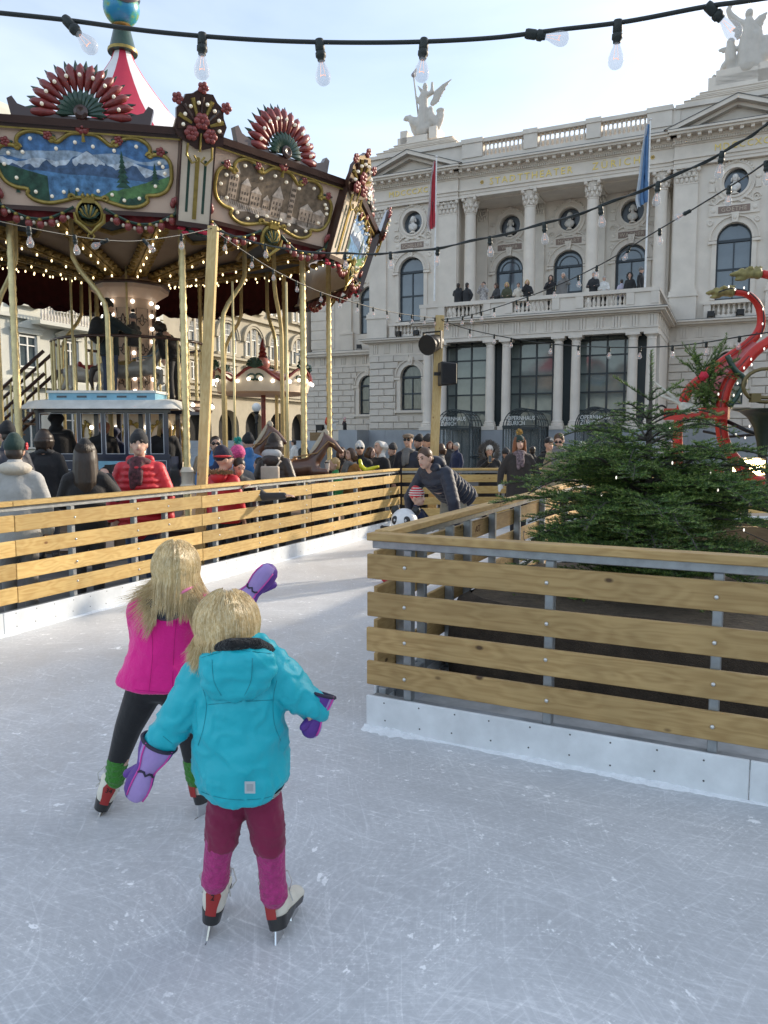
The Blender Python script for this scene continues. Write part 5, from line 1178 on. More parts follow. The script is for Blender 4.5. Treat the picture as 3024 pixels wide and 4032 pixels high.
def person(label, loc, head, h=1.75, jacket=BLACK, trousers=DKGREY, skin=skin1, hat=None, hatm=BLACK, hair=None, hairm=H_DARK, arms=None, lean=0, hy=0, hp=0, jl=.78, puffer=False, scarf=None, hood=None, fur=None, glasses=False, gloves=None, voxel=.02, legs=True, fat=1.0, group=None, stance=.09, lside=0, face=True, skirt=False, shoes=SHOE, hs=1.0):
    """one figure; local +y is where it faces, all sizes for 1.75 m then scaled"""
    k = h/(1.75+.25*(hs-1))
    A = {'re':(.25,-.02,1.13),'rh':(.26,.06,.88),'le':(-.25,-.02,1.13),'lh':(-.26,.06,.88)}
    A.update(arms or {})
    L_ = Matrix.Translation((0,0,.93)) @ Matrix.Rotation(-lean, 4, 'X') @ Matrix.Rotation(lside, 4, 'Y') @ Matrix.Translation((0,0,-.93))
    U_ = lambda p: L_ @ Vector(p)
    HM = L_ @ Matrix.Translation((0,.01,1.50)) @ Matrix.Rotation(hy, 4, 'Z') @ Matrix.Rotation(-hp, 4, 'X') @ Matrix.Scale(hs, 4) @ Matrix.Translation((0,0,-1.50))
    Hd = lambda p: HM @ Vector(p)
    def ellM(mb, c, r, nu=12, nv=8): mb.ell((0,0,0), r, nu, nv, 0, HM @ Matrix.Translation(c))
    # ---- body -------------------------------------------------------
    b = MB()
    ellM(b, (0,.0,1.645), (.078,.098,.105), 14, 10); ellM(b, (0,.035,1.585), (.062,.066,.07)); ellM(b, (0,.058,1.548), (.038,.036,.030)); ellM(b, (0,.105,1.612), (.014,.022,.022), 8, 6); ellM(b, (0,.092,1.640), (.012,.018,.035), 8, 6)
    for s in (-1,1): ellM(b, (s*.080,-.005,1.62), (.012,.022,.034), 8, 6)
    cap(b, Hd((0,-.012,1.58)), U_((0,-.01,1.42)), .054, .062); b.ell(U_((0,0,1.28)), (.15,.10,.20)); cap(b, U_((0,0,1.25)), U_((0,0,.95)), .10, .12)
    for s, e, w in ((1,'re','rh'), (-1,'le','lh')):
        sh = U_((s*.150,-.01,1.355)); E_, Hn = U_(A[e]), U_(A[w]); cap(b, U_((s*.07,0,1.36)), sh, .06, .05); cap(b, sh, E_, .052, .042); cap(b, E_, Hn, .04, .028)
        d = (Hn-E_).normalized(); sd_ = d.cross(Vector((0,0,1))); sd_ = Vector((1,0,0)) if sd_.length < .2 else sd_.normalized(); nn = sd_.cross(d)
        if not gloves:
            b.ell((0,0,0), (.040,.020,.048), 10, 7, 0, Matrix.Translation(Hn+d*.055) @ Matrix((sd_, nn, d)).transposed().to_4x4())
            for i, (o, ln) in enumerate(((-.030,.050),(-.010,.064),(.011,.060),(.031,.045))):
                q0 = Hn+d*.09+sd_*o; q1 = q0+d*ln*.6-nn*.008; q2 = q1+d*ln*.4-nn*.022*1; chain(b, [q0,q1,q2], [.0105,.0100,.009], 6)
            t0 = Hn+d*.035+sd_*-.034*s; chain(b, [t0, t0+d*.03-sd_*.025*s-nn*.01, t0+d*.065-sd_*.028*s-nn*.02], [.014,.012,.010], 6)
    if legs:
        for s in (-1,1): cap(b, (s*.09,0,.92), (s*stance,.0,.50), .07, .05); cap(b, (s*stance,0,.50), (s*stance,-.02,.09), .05, .035)
    o = b.obj('person', skin, None, None, None, label=label, cat='person', group=group); o.location = loc; o.rotation_euler = (0,0,head); o.scale = (k,k,k); queue(o, (.0125 if voxel < .019 else .0155) if voxel < .025 else voxel, 2); R_ = o
    def part(mb, nm, m, vx=None, it=3): return queue(mb.obj(nm, m, R_), vx or voxel, it)
    # ---- jacket -----------------------------------------------------
    j = MB(); f = fat
    if puffer:
        z = jl+.03
        while z < 1.42:
            t_ = (z-jl)/(1.42-jl); rx = (.215-.03*t_-(.05*max(0,t_-.75)*4))*f; ry = (.150-.015*t_)*f
            j.ell((0,0,0), (rx, ry, .050), 16, 7, 0, L_ @ Matrix.Translation((0,0,z))); z += .066
        cap(j, U_((0,0,jl+.08)), U_((0,0,1.30)), .12*f, .12*f)
    else:
        zz = [(jl,.20,.145),(jl+.12,.205,.15),(1.0,.195,.140),(1.15,.198,.142),(1.28,.198,.140),(1.38,.135,.105)]
        vs = []; n = 18; kk = len(zz)
        for z, rx, ry in zz:
            for i in range(n): a = 2*pi*i/n; vs.append(U_((rx*f*cos(a)*(1+.02*sin(a*3+z*9)), ry*f*sin(a), z)))
        j.add(vs, [(i*n+q, i*n+(q+1)%n, (i+1)*n+(q+1)%n, (i+1)*n+q) for i in range(kk-1) for q in range(n)]+[tuple(range(n-1,-1,-1)), tuple((kk-1)*n+q for q in range(n))])
    cap(j, U_((-.11,0,1.385)), U_((.11,0,1.385)), .082, .082)
    for s, e, w in ((1,'re','rh'), (-1,'le','lh')):
        sh, E_, Hn = U_((s*(.165+.05*(f-1)),-.01,1.365)), U_(A[e])+Vector((s*.08*(f-1),0,0)), U_(A[w])+Vector((s*.10*(f-1),0,0))
        if puffer:
            for P0, P1, r0, r1 in ((sh,E_,.080,.072), (E_,Hn,.072,.058)):
                q = max(3, int((P1-P0).length/.062))
                for i in range(q+1): t_ = i/q; rr = (r0+(r1-r0)*t_)*f**.5; j.ell(P0.lerp(P1,t_), (rr,rr,rr), 10, 7)
        else: chain(j, [sh, E_, Hn.lerp(E_,.04)], [.080*f**.5,.066,.054])
    if scarf is None and not hood: cap(j, U_((0,-.012,1.43)), U_((0,-.015,1.50)), .088, .080)
    part(j, 'jacket', jacket)
    if skirt: pass
    # ---- trousers, shoes ---------------------------------------------
    if legs:
        t = MB(); t.ell((0,0,.90),(.165*f,.125*f,.13))
        for s in (-1,1): chain(t, [(s*.09,0,.88), (s*stance,.015,.50), (s*stance,-.015,.10)], [.098,.070,.058])
        part(t, 'trousers', trousers, max(voxel,.022))
        for s in (-1,1):
            q = MB(); q.ell((s*stance,.05,.045),(.048,.13,.042),10,7); q.ell((s*stance,-.03,.07),(.045,.06,.06),8,6); q.obj('shoe', shoes, R_, 3.2)
    # ---- face ----------------------------------------------------------
    if face:
        for s in (-1,1):
            e = link('eye', eye_me, R_); e.matrix_local = HM @ Matrix.Translation((s*.031,.094,1.648))
        e = link('mouth', mouth_me, R_); e.matrix_local = HM @ Matrix.Translation((0,.100,1.578))
        if hairm:
            for s in (-1,1):
                q = MB(); q.tube([Hd((s*.015,.101,1.668)), Hd((s*.032,.100,1.675)), Hd((s*.05,.088,1.668))],[.004,.006,.003],6); q.obj('eyebrow', hairm, R_)
    if glasses:
        q = MB()
        for s in (-1,1): ellM(q, (s*.034,.104,1.647), (.030,.008,.021), 10, 6); q.tube([Hd((s*.06,.096,1.652)), Hd((s*.082,.0,1.655))], .004, 5)
        q.tube([Hd((-.012,.11,1.652)), Hd((.012,.11,1.652))], .004, 5); q.obj('sunglasses', mat('sunglass', (.01,.01,.012), .1), R_, 3.2)
    # ---- hair ------------------------------------------------------------
    if hair:
        q = MB()
        ellM(q, (0,-.014,1.668), (.088,.100,.098), 14, 9)
        if hair == 'short': ellM(q, (0,-.045,1.60), (.078,.062,.07))
        if hair in ('long','bob'):
            zb = 1.50 if hair == 'bob' else 1.24
            for i in range(9):
                a = radians(180+(-100+200*i/8)); x, y = .085*sin(a)*-1, .10*cos(a)
                chain(q, [Hd((x*.9,y*.8,1.66)), Hd((x,y-.01,1.56)), HM @ Vector((x*1.15, y-.03, zb+.10)), HM @ Vector((x*1.1, y-.03, zb+.02*sin(i*2.3)))], [.04,.042,.036,.018], 7)
        if hair == 'tail': ellM(q, (0,-.045,1.60), (.078,.06,.07)); chain(q, [Hd((0,-.09,1.64)), Hd((.03,-.13,1.55)), Hd((.05,-.12,1.40))], [.035,.04,.015], 7)
        part(q, 'hair', hairm, min(voxel,.016), 1)
        if hair == 'long' and voxel < .025:
            ho_ = hair_strands(R_, (0,-.014,1.665), (.098,.112,.104), (-2.3,2.3), 420, .36, (0,-.06), [hairm]*3, len(label), w0=2.6); ho_.matrix_local = HM; ho_.name = 'hair_strands'
    # ---- hats -----------------------------------------------------------
    if hat in ('beanie','pompom','band'):
        q = MB(); ellM(q, (0,-.012,1.678), (.094,.110,.098), 16, 10); ellM(q, (0,-.012,1.665), (.098,.114,.045), 16, 8)
        if hat == 'beanie': ellM(q, (0,-.03,1.74), (.06,.07,.06))
        part(q, 'hat', hatm, min(voxel,.015), 2)
        if hat == 'pompom':
            q = MB(); c = Hd((0,-.02,1.825)); random.seed(len(label))
            for i in range(120):
                d = Vector((random.gauss(0,1),random.gauss(0,1),random.gauss(0,1))).normalized(); q.tube([c, c+d*.065], [.010,.003], 4, 0, False)
            q.obj('pompom', fur or CREAM, R_)
    if hat == 'flat':
        q = MB(); ellM(q, (0,.0,1.715), (.105,.125,.045), 16, 8); ellM(q, (0,.10,1.695), (.075,.06,.018), 12, 6); ellM(q, (0,-.01,1.69), (.094,.108,.05), 14, 8); part(q, 'hat', hatm, .013, 1)
    if hat == 'baseball':
        q = MB(); ellM(q, (0,-.008,1.695), (.092,.108,.085), 16, 10); ellM(q, (0,.13,1.685), (.072,.085,.012), 12, 6); part(q, 'hat', hatm, .013, 1)
    if hood:                                                 # hood up round the head, or lying on the back
        q = MB()
        if hood == 'up':
            for i in range(11):
                a = radians(-70+140*i/10); c = Hd((.108*sin(a)*1.05, .02, 1.62+.118*cos(a))); d = Hd((.10*sin(a), -.10, 1.60+.10*cos(a))); cap(q, c, d, .034, .05, 7)
            ellM(q, (0,-.065,1.60), (.105,.075,.12)); cap(q, U_((-.06,-.02,1.46)), U_((.06,-.02,1.46)), .07, .07)
        else:
            q.ell((0,0,0), (.135,.085,.10), 14, 8, 0, L_ @ Matrix.Translation((0,-.125,1.42))); cap(q, U_((-.10,-.03,1.47)), U_((.10,-.03,1.47)), .05, .05)
        part(q, 'hood', jacket if not fur or hat == 'pompom' else jacket, voxel, 2)
        if fur and hat != 'pompom':
            q = MB(); random.seed(3)
            for i in range(260):
                if hood == 'up': a = radians(-150+300*random.random()); c = Hd((.115*sin(a), .03+random.uniform(-.02,.02), 1.61+.135*cos(a))); d = HM.to_3x3() @ Vector((sin(a)+random.uniform(-.4,.4), random.uniform(-.3,.5), cos(a)+random.uniform(-.4,.4)))
                else: a = radians(-95+190*random.random()); c = U_((.15*sin(a), -.06-.13*cos(a), 1.475+random.uniform(-.02,.02))); d = Vector((sin(a)+random.uniform(-.5,.5), -cos(a)*.6+random.uniform(-.5,.5), random.uniform(-.1,1)))
                q.tube([c, c+d.normalized()*random.uniform(.04,.075)], [.009,.002], 4, 0, False)
            q.obj('fur_trim', fur, R_)
    if scarf:
        q = MB()
        for i in range(12):
            a = 2*pi*i/12; b_ = 2*pi*(i+1)/12; cap(q, U_((.095*sin(a), .085*cos(a)+.005, 1.455+.02*cos(a*2))), U_((.095*sin(b_), .085*cos(b_)+.005, 1.455+.02*cos(b_*2))), .043, .043, 7)
        chain(q, [U_((.04,.10,1.44)), U_((.05,.155,1.33)), U_((.045,.165,1.20))], [.045,.040,.035], 7); chain(q, [U_((-.02,.10,1.44)), U_((-.025,.155,1.32)), U_((-.02,.165,1.24))], [.045,.040,.035], 7)
        part(q, 'scarf', scarf, min(voxel,.016), 2)
    if gloves:
        for s, e, w in ((1,'re','rh'), (-1,'le','lh')):
            E_, Hn = U_(A[e]), U_(A[w]); d = (Hn-E_).normalized(); q = MB(); cap(q, Hn-d*.02, Hn+d*.05, .036, .042); cap(q, Hn+d*.05, Hn+d*.13, .040, .025); cap(q, Hn+d*.03+Vector((-s*.03,0,0)), Hn+d*.08+Vector((-s*.05,.01,0)), .016, .013); part(q, 'glove', gloves, .013, 1)
    R_['hm'] = 0; del R_['hm']
    return R_, (lambda p: R_.matrix_basis @ (L_ @ Vector(p))), (lambda p: R_.matrix_basis @ (HM @ Vector(p)))
def stand(px, ytop, Y, zb=PLAZA_Z):                     # where somebody stands and how tall they are
    p = at(px, ytop, Y); return (p.x, Y, zb), p.z-zb
# ================================================================ the two girls skating in front
Y2, Y1 = 2.42, 3.25
def skate(par, heel, toe_dir, lean_vec, num, sc=1.0):
    """white figure skate: ankle opening above heel point; par = the child"""
    up = Vector(lean_vec).normalized(); fw = Vector(toe_dir); fw = (fw-up*fw.dot(up)).normalized(); sd_ = fw.cross(up)
    M = Matrix((sd_, fw, up)).transposed().to_4x4(); M.translation = Vector(heel)
    t = empty('skate'); t.parent = par; t.matrix_local = par.matrix_basis.inverted() @ M @ Matrix.Scale(sc, 4)
    ZO = .038
    b = MB(); cap(b, (0,.02,.095), (0,.012,.205), .043, .043, 14); cap(b, (0,.02,.10), (0,.15,.075), .042, .034, 12); b.ell((0,.165,.078),(.037,.045,.030),12,8); b.ell((0,.02,.075),(.038,.045,.03)); queue(b.obj('boot', mat('skate_leather', (.70,.66,.56), .42, var=.10, scale=14, bump=.15, bscale=40), t), .008, 3)
    b = MB(); b.tube([(0,.012,.20),(0,.012,.214)],[.0465,.0465],14); b.obj('cuff', LGREY, t, .7)
    s = MB(); n = 14; prof_ = []
    for i in range(n):
        a = pi+pi*i/(n-1); prof_.append((.036*cos(a), .012+.036*sin(a)))
    prof_ += [(.034,.10),(.036,.16),(.02,.205),(-.02,.205),(-.036,.16),(-.034,.10)]
    q = len(prof_); vs = [(x*.86, y*.98, .028 if y < .07 else .052) for x, y in prof_]+[(x*1.03, y, .072) for x, y in prof_]
    s.add(vs, [tuple(range(q-1,-1,-1)), tuple(range(q,2*q))]+[(i,(i+1)%q,q+(i+1)%q,q+i) for i in range(q)]); s.obj('sole', mat('skate_sole', (.015,.014,.014), .35, coat=.3), t)
    # red heel stripe wrapped on the back of the boot
    st = MB(); vs = []; rows = [(.070,.40,.047),(.10,.42,.0470),(.14,.62,.0462),(.17,.34,.0458),(.205,.22,.0455)]
    for z, w, r in rows:
        for i in range(7):
            a = -pi/2+w*(-1+2*i/6); vs.append((r*cos(a), .016+r*sin(a)*1.0-(.003 if z < .11 else 0), z))
    st.add(vs, [(i*7+j,i*7+j+1,(i+1)*7+j+1,(i+1)*7+j) for i in range(4) for j in range(6)]); st.obj('heel_stripe', mat('skate_red', (.34,.022,.020), .45), t, 3.2)
    o = lettering('size_number', num, .030, .0008, mat('size_ink', (.01,.01,.01), .6), t, (0,-.0345,.128), rot=(pi/2,0,0))
    for c_ in t.children: c_.location.z += ZO
    bl = MB(); bl.prism([(-.045,.0),(-.050,.016),(.19,.018),(.205,.034),(.202,.006),(.18,.0)], -.0022, .0022, 0, Matrix.Rotation(pi/2,4,'Z')); bl.prism([(-.03,.016),(.045,.016),(.03,.070),(-.012,.070)], -.003, .003, 0, Matrix.Rotation(pi/2,4,'Z')); bl.prism([(.10,.018),(.18,.018),(.17,.095),(.12,.095)], -.003, .003, 0, Matrix.Rotation(pi/2,4,'Z')); bl.obj('blade', mat('blade_steel', (.55,.56,.58), .2, metal=1), t)
    lc = MB(); LZ = Vector((0,0,ZO))
    for i in range(5): lc.tube([(-.026,.052+i*.012,.185-i*.022),(.0,.066+i*.014,.187-i*.022),(.026,.052+i*.012,.178-i*.022)], .0028, 5)
    for s_ in (-1,1): lc.tube([(0,.06,.19),(s_*.045,.05,.20),(s_*.065,.03,.17),(s_*.05,.03,.14)], .0025, 5); lc.tube([(0,.06,.19),(s_*.03,.06,.15),(s_*.05,.045,.10)], .0025, 5)
    lc.obj('lace', mat('lace_white', (.55,.55,.52), .8), t, 3.2, (0,0,ZO))
    return t
def hair_strands(par, centre, r, roots, n, length, drift, mats_, seed, clump=.5, fall=(0,0,-1), lift=0, w0=1.0):
    """strand by strand hair over a skull ellipsoid; returns one mesh"""
    random.seed(seed); mb = MB()
    cl = []
    for i in range(26): cl.append((random.uniform(-pi,pi), random.uniform(-1,1)*.02, random.uniform(.8,1.15)))
    for i in range(n):
        az = random.uniform(*roots); el = math.asin(random.uniform(.05,.99)); 
        d = Vector((cos(el)*sin(az), -cos(el)*cos(az), sin(el)))
        c_ = cl[int((az+pi)/(2*pi)*26) % 26]; ln = length*c_[2]*random.uniform(.55,1.10)
        pts = []; dir0 = Vector((d.x, d.y, 0)); dir0 = dir0.normalized() if dir0.length > .01 else Vector((0,-1,0))
        # run over the skull from the parting down to the widest point, then fall
        steps = 4
        for k in range(steps):
            e = el+(radians(-18)-el)*(k/(steps-1)); pts.append(Vector(centre)+Vector((r[0]*cos(e)*sin(az), -r[1]*cos(e)*cos(az), r[2]*sin(e)))*(1+.014*random.random()+.03*max(0,noise.noise(Vector((az*5,el*2,seed))))))
        p = pts[-1].copy(); sw = drift; wob = 1.6*noise.noise(Vector((az*7,el*3,seed+5)))+random.uniform(-.35,.35); fly = random.random()**4
        for k in range(1,6):
            f = k/5; p = p+Vector((sw[0]*f*.9*(1+fly*1.6)+dir0.x*.004+c_[1]*clump*.35, sw[1]*f+dir0.y*.004, -1+.35*fly))*(ln/5)+Vector((.004*wob*sin(k*1.3), .003*wob, lift*f*fly))
            pts.append(p.copy())
        w = w0*random.uniform(.0007,.0014)*(1-.4*fly)
        mb.tube(pts, [w]*(len(pts)-3)+[w*.9,w*.6,w*.15], 3, (1 if noise.noise(Vector((az*9,el*4,seed+9)))+random.uniform(-.3,.3) < -.08 else (2 if random.random() < .3 else 0)), False)
    return mb.obj('hair', mats_, par, 3.2)
hb = [mat('blond_strand_a', (.72,.54,.28), .36, var=.2, scale=20), mat('blond_strand_b', (.58,.41,.19), .36, var=.2, scale=20), mat('blond_strand_c', (.82,.68,.42), .36, var=.2, scale=20)]
m_scalp = mat('blond_under', (.52,.37,.18), .6, var=.3, scale=60, stretch=(4,4,.5))
def smooth_path(p, k=5):
    o = []
    for i in range(len(p)-1):
        p0, p1, p2, p3 = p[max(i-1,0)], p[i], p[i+1], p[min(i+2,len(p)-1)]
        for j in range(k):
            t = j/k; o.append(.5*((2*p1)+(p2-p0)*t+(2*p0-5*p1+4*p2-p3)*t*t+(3*p1-p0-3*p2+p3)*t**3))
    return o+[p[-1]]
def fold_mesh(me, amp, sc, seed):                       # soft real folds in cloth with a few sharper creases
    for v in me.vertices:
        c = v.co; q = Vector((c.x*sc+c.z*sc*.5, c.y*sc, c.z*sc*.9-c.x*sc*.4+seed))
        n = noise.noise(q)+.45*noise.noise(q*2.1+Vector((3,1,7))); rdg = .5-abs(noise.noise(q*1.25+Vector((11,5,2))))*2.2
        v.co += v.normal*(n*amp*.8+max(0,rdg)*amp*.9)
    me.update()
FOLDS = []
def mitten(par, wrist, tip, thumb_side, cuffdir, sc=1.0):
    w, t = Vector(wrist), Vector(tip); d = (t-w).normalized(); L_ = (t-w).length; inv = par.matrix_basis.inverted()
    W_ = lambda p: inv @ p
    bk = Vector(thumb_side); nn = -(bk-d*bk.dot(d)).normalized(); sd_ = nn.cross(d)
    m = empty('mitten'); m.parent = par
    M = Matrix((sd_, nn, d)).transposed().to_4x4(); M.translation = w; m.matrix_local = inv @ M
    pur = mat('mitten_purple', (.10,.03,.26), .55, var=.15, bump=.3, bscale=30); lav = mat('mitten_lavender', (.36,.25,.55), .6, var=.1, bump=.3, bscale=30); pnk = mat('mitten_pink_piping', (.62,.06,.36), .5); dk = mat('mitten_palm', (.03,.025,.05), .7)
    r = .040*sc; L2 = L_
    k_ = L2/sc; rows = [(-.085,1.46,1.42),(-.072,1.48,1.44),(-.04,1.36,1.28),(-.005,1.02,.94),(.10*k_,.90,.80),(.20*k_,.94,.82),(.42*k_,1.16,.86),(.62*k_,1.20,.84),(.82*k_,1.06,.72),(.94*k_,.72,.50),(k_,.28,.2)]
    n = 24
    def band(sel, mm, nm, off=0):
        b = MB(); vs = []
        for z, rx, ry in rows:
            for i in range(n+1): a_ = 2*pi*i/n; vs.append(((r*rx+off)*cos(a_), (r*ry+off)*sin(a_), z*sc))
        fs = [(i*(n+1)+k, i*(n+1)+k+1, (i+1)*(n+1)+k+1, (i+1)*(n+1)+k) for i in range(len(rows)-1) for k in range(n) if sel(i, k)]
        b.add(vs, fs); return b.obj(nm, mm, m, 3.2)
    lavs = lambda i, k: (12 <= k <= 18 and i < 3) or (12 <= k <= 17 and 3 <= i < 9)
    band(lambda i, k: not lavs(i, k), pur, 'shell'); band(lavs, lav, 'back_patch')
    def edge(k): return [((r*rx+.002)*cos(2*pi*k/n), (r*ry+.002)*sin(2*pi*k/n), z*sc) for z, rx, ry in rows[:9]]
    for kk in (12, 18): b = MB(); b.tube(edge(kk), .0030, 6); b.obj('piping', pnk, m, 3.2)
    b = MB(); cap(b, (.028*sc,0,.30*L2), (.058*sc,.0,.58*L2), .020*sc, .016*sc, 12); queue(b.obj('thumb', pur, m), .006, 1)
    b = MB(); b.tube([((r*1.47)*cos(2*pi*k/24), (r*1.43)*sin(2*pi*k/24), -.080*sc) for k in range(26)], .006, 6, 0, False); b.obj('cuff_binding', dk, m, 3.2)
    b = MB(); b.tube([((r*.97)*cos(2*pi*k/24), (r*.84)*sin(2*pi*k/24), (.13*k_+.006*sin(k*2.2))*sc) for k in range(12,19)], .004, 6); b.obj('wrist_elastic', dk, m, 3.2)
    return m
# ---------------- girl in turquoise --------------------------------------------------------------------
def g(px, py, dy=0, Y=Y2): return at(px, py, Y+dy)
TURQ = cloth('turquoise_shell', (.004,.43,.52), .5, var=.05, bump=.5, bscale=9, sheen=.05); FLEECE = cloth('black_fleece', (.008,.008,.009), .95, bump=1, bscale=90)
G2 = MB(); hc = g(492,1348)
G2.ell(hc, (.078,.092,.098), 14, 10); cap(G2, hc+Vector((0,.02,-.05)), g(500,1440), .042, .05); G2.ell(hc+Vector((0,.085,-.02)), (.014,.022,.025)); G2.ell(hc+Vector((0,.05,-.055)), (.05,.05,.05))
cap(G2, g(505,1450), g(518,1610), .085, .085)
cap(G2, g(440,1450), g(372,1560), .036, .030); cap(G2, g(372,1560), g(322,1642), .03, .022); cap(G2, g(585,1440), g(648,1495), .036, .03); cap(G2, g(648,1495), g(670,1524,.02), .03, .018)
for a, b_, c_ in (((490,1720),(478,1805),(463,1925)), ((565,1715),(580,1830),(595,1950))): cap(G2, g(*a), g(*b_), .055, .042); cap(G2, g(*b_), g(*c_), .042, .03)
for w, e in (((322,1642),(283,1728)), ((672,1528),(668,1560))):
    W_, E_ = g(*w), g(*e); d = (E_-W_).normalized()
    G2.ell(W_+d*.018, .020, 8, 6)
    for i in range(4): cap(G2, W_+d*.022+Vector((0,.010*(i-1.5),0)), W_+d*.045+Vector((0,.010*(i-1.5),0)), .006, .005, 6)
    cap(G2, W_+d*.015+Vector((.010,0,0)), W_+d*.035+Vector((.014,.004,0)), .006, .005, 6)
G2o = G2.obj('person', skin1, None, label='child skating away in turquoise hooded jacket with arms held out', cat='person'); queue(G2o, .009, 2)
j = MB(); n = 24; rows = [(516,1412,.075,.085),(512,1426,.118,.100),(512,1450,.142,.116),(514,1490,.146,.126),(516,1540,.147,.130),(518,1590,.150,.136),(520,1640,.153,.140),(520,1672,.154,.141),(521,1694,.147,.136),(521,1700,.138,.128),(521,1702,.10,.10)]
vs = []
for px, py, rx, ry in rows:
    c = g(px, py)
    for i in range(n):
        a = 2*pi*i/n; dz_ = -.018*max(0, -sin(a))*(py > 1630); vs.append(c+Vector((rx*cos(a), ry*sin(a)+.01, dz_+(.012*abs(cos(a))**3 if py > 1650 else 0))))
q = len(rows)
j.add([tuple(v) for v in vs], [(i*n+k, i*n+(k+1)%n, (i+1)*n+(k+1)%n, (i+1)*n+k) for i in range(q-1) for k in range(n)]+[tuple(range(n)), tuple((q-1)*n+k for k in range(n-1,-1,-1))])
j.v = [tuple(v) for v in j.v]
cap(j, g(450,1440), g(582,1432), .058, .058)
chain(j, [g(444,1452), g(405,1520), g(372,1565,.01), g(345,1605,.01), g(332,1626,.01)], [.072,.066,.062,.054,.044], 12)
chain(j, [g(588,1445), g(622,1482), g(648,1505,.02), g(668,1524,.03), g(676,1533,.03)], [.070,.062,.058,.054,.050], 12)
jo = queue(j.obj('jacket', TURQ, G2o), .0085, 2); FOLDS.append((jo, .016, 12, 1))
hdm = MB()                                             # hood lying on the back
for px, py, rx, ry, rz_ in ((512,1425,.118,.06,.052),(512,1450,.125,.055,.052),(510,1475,.110,.05,.045),(508,1492,.085,.042,.035)): hdm.ell(g(px,py,-.095), (rx,ry,rz_), 16, 9)
chain(hdm, [g(428,1432,-.01), g(440,1405,-.03), g(500,1388,-.06), g(560,1386,-.03), g(590,1410,0)], [.026,.030,.030,.030,.026], 10)
ho = queue(hdm.obj('hood', TURQ, G2o), .008, 3); FOLDS.append((ho, .012, 14, 5))
cl = MB(); chain(cl, [g(418,1426,.0), g(440,1406,-.07), g(500,1392,-.125), g(556,1390,-.095), g(588,1404,-.01)], [.016,.019,.021,.019,.016], 10); queue(cl.obj('fleece_collar', FLEECE, G2o), .007, 1)
mb = MB(); vs = []                                      # hood seam and stitched hem
hs_ = MB(); hs_.tube([g(540,1745,-.150), g(540,1690,-.152)], .0008, 4)
p0 = g(540,1701,-.158); rp_ = MB(); rp_.box(p0,(.032,.003,.037),0,0); rpo = rp_.obj('reflective_patch', mat('reflective_grey', (.45,.48,.50), .4), G2o)
rp_ = MB(); rp_.box(p0+Vector((0,-.002,0)),(.020,.0012,.022)); rp_.obj('patch_print', mat('patch_print_grey', (.32,.35,.37), .4), rpo)
shh = MB()
for i in range(7):
    a_ = [g(521+ (i-3)*0, 1742-i*2.2)]
    shh.lathe([(.112+.002*i,0),(.113+.002*i,.0032)],24,c=tuple(g(528,1712)+Vector((.006,.01,i*.0035))),mi=i%2)
shh.obj('striped_shirt_hem', [mat('stripe_black',(.02,.02,.02),.8), mat('stripe_white',(.6,.6,.58),.8)], G2o)
BURGR = cloth('ribbed_burgundy', (.20,.010,.052), .9, bump=.5, bscale=9); PINKP = cloth('patterned_pink', (.40,.030,.17), .9, var=.22, scale=60, bump=.6, bscale=90)
t = MB(); chain(t, [g(492,1705), g(486,1760), g(478,1812)], [.062,.062,.056], 14); chain(t, [g(562,1700), g(574,1765), g(582,1822)], [.062,.063,.056], 14); cap(t, g(500,1690), g(550,1690), .06, .06); to = queue(t.obj('trousers', BURGR, G2o), .008, 2); FOLDS.append((to, .007, 22, 2))
for k_, pts in enumerate(((g(478,1806), g(470,1850), g(465,1904)), (g(583,1818), g(587,1872), g(592,1936)))):
    t = MB(); chain(t, pts, [.052,.046,.043], 14)
    for i in range(3): p_ = pts[2].lerp(pts[1], i*.16); t.ell(p_, (.050,.050,.012), 14, 6)
    so = queue(t.obj('leg_warmer', PINKP, G2o), .007, 1)
skate(G2o, g(447,2030)+Vector((.004,0,.0)), (.0,1,0), g(466,1898)-g(452,1998), '2', .97)
skate(G2o, g(606,2050,-.03)+Vector((-.002,0,0)), (.26,.96,0), g(590,1925)-g(603,2020,-.03), '2', .97)
mitten(G2o, g(321,1650), g(283,1727,-.0), (-.55,-.8,0), None, 1.02); mitten(G2o, g(681,1543,.03), g(667,1594,.01), (.85,-.5,0), None, .84)
sc_ = MB(); sc_.ell(hc+Vector((0,-.006,.004)), (.096,.104,.102), 18, 12); chain(sc_, [hc+Vector((-.05,-.05,-.04)), g(438,1380,-.02)], [.05,.018]); sc_.ell(hc+Vector((.0,-.05,-.05)), (.082,.055,.06)); queue(sc_.obj('hair_base', m_scalp, G2o), .009, 1)
hair_strands(G2o, hc+Vector((0,-.004,.006)), (.104,.112,.110), (-2.25,2.25), 4200, .066, (-.05,-.04), hb, 5)
hair_strands(G2o, hc+Vector((0,-.004,.006)), (.106,.112,.110), (-2.2,-.5), 1100, .095, (-.34,-.06), hb, 15)
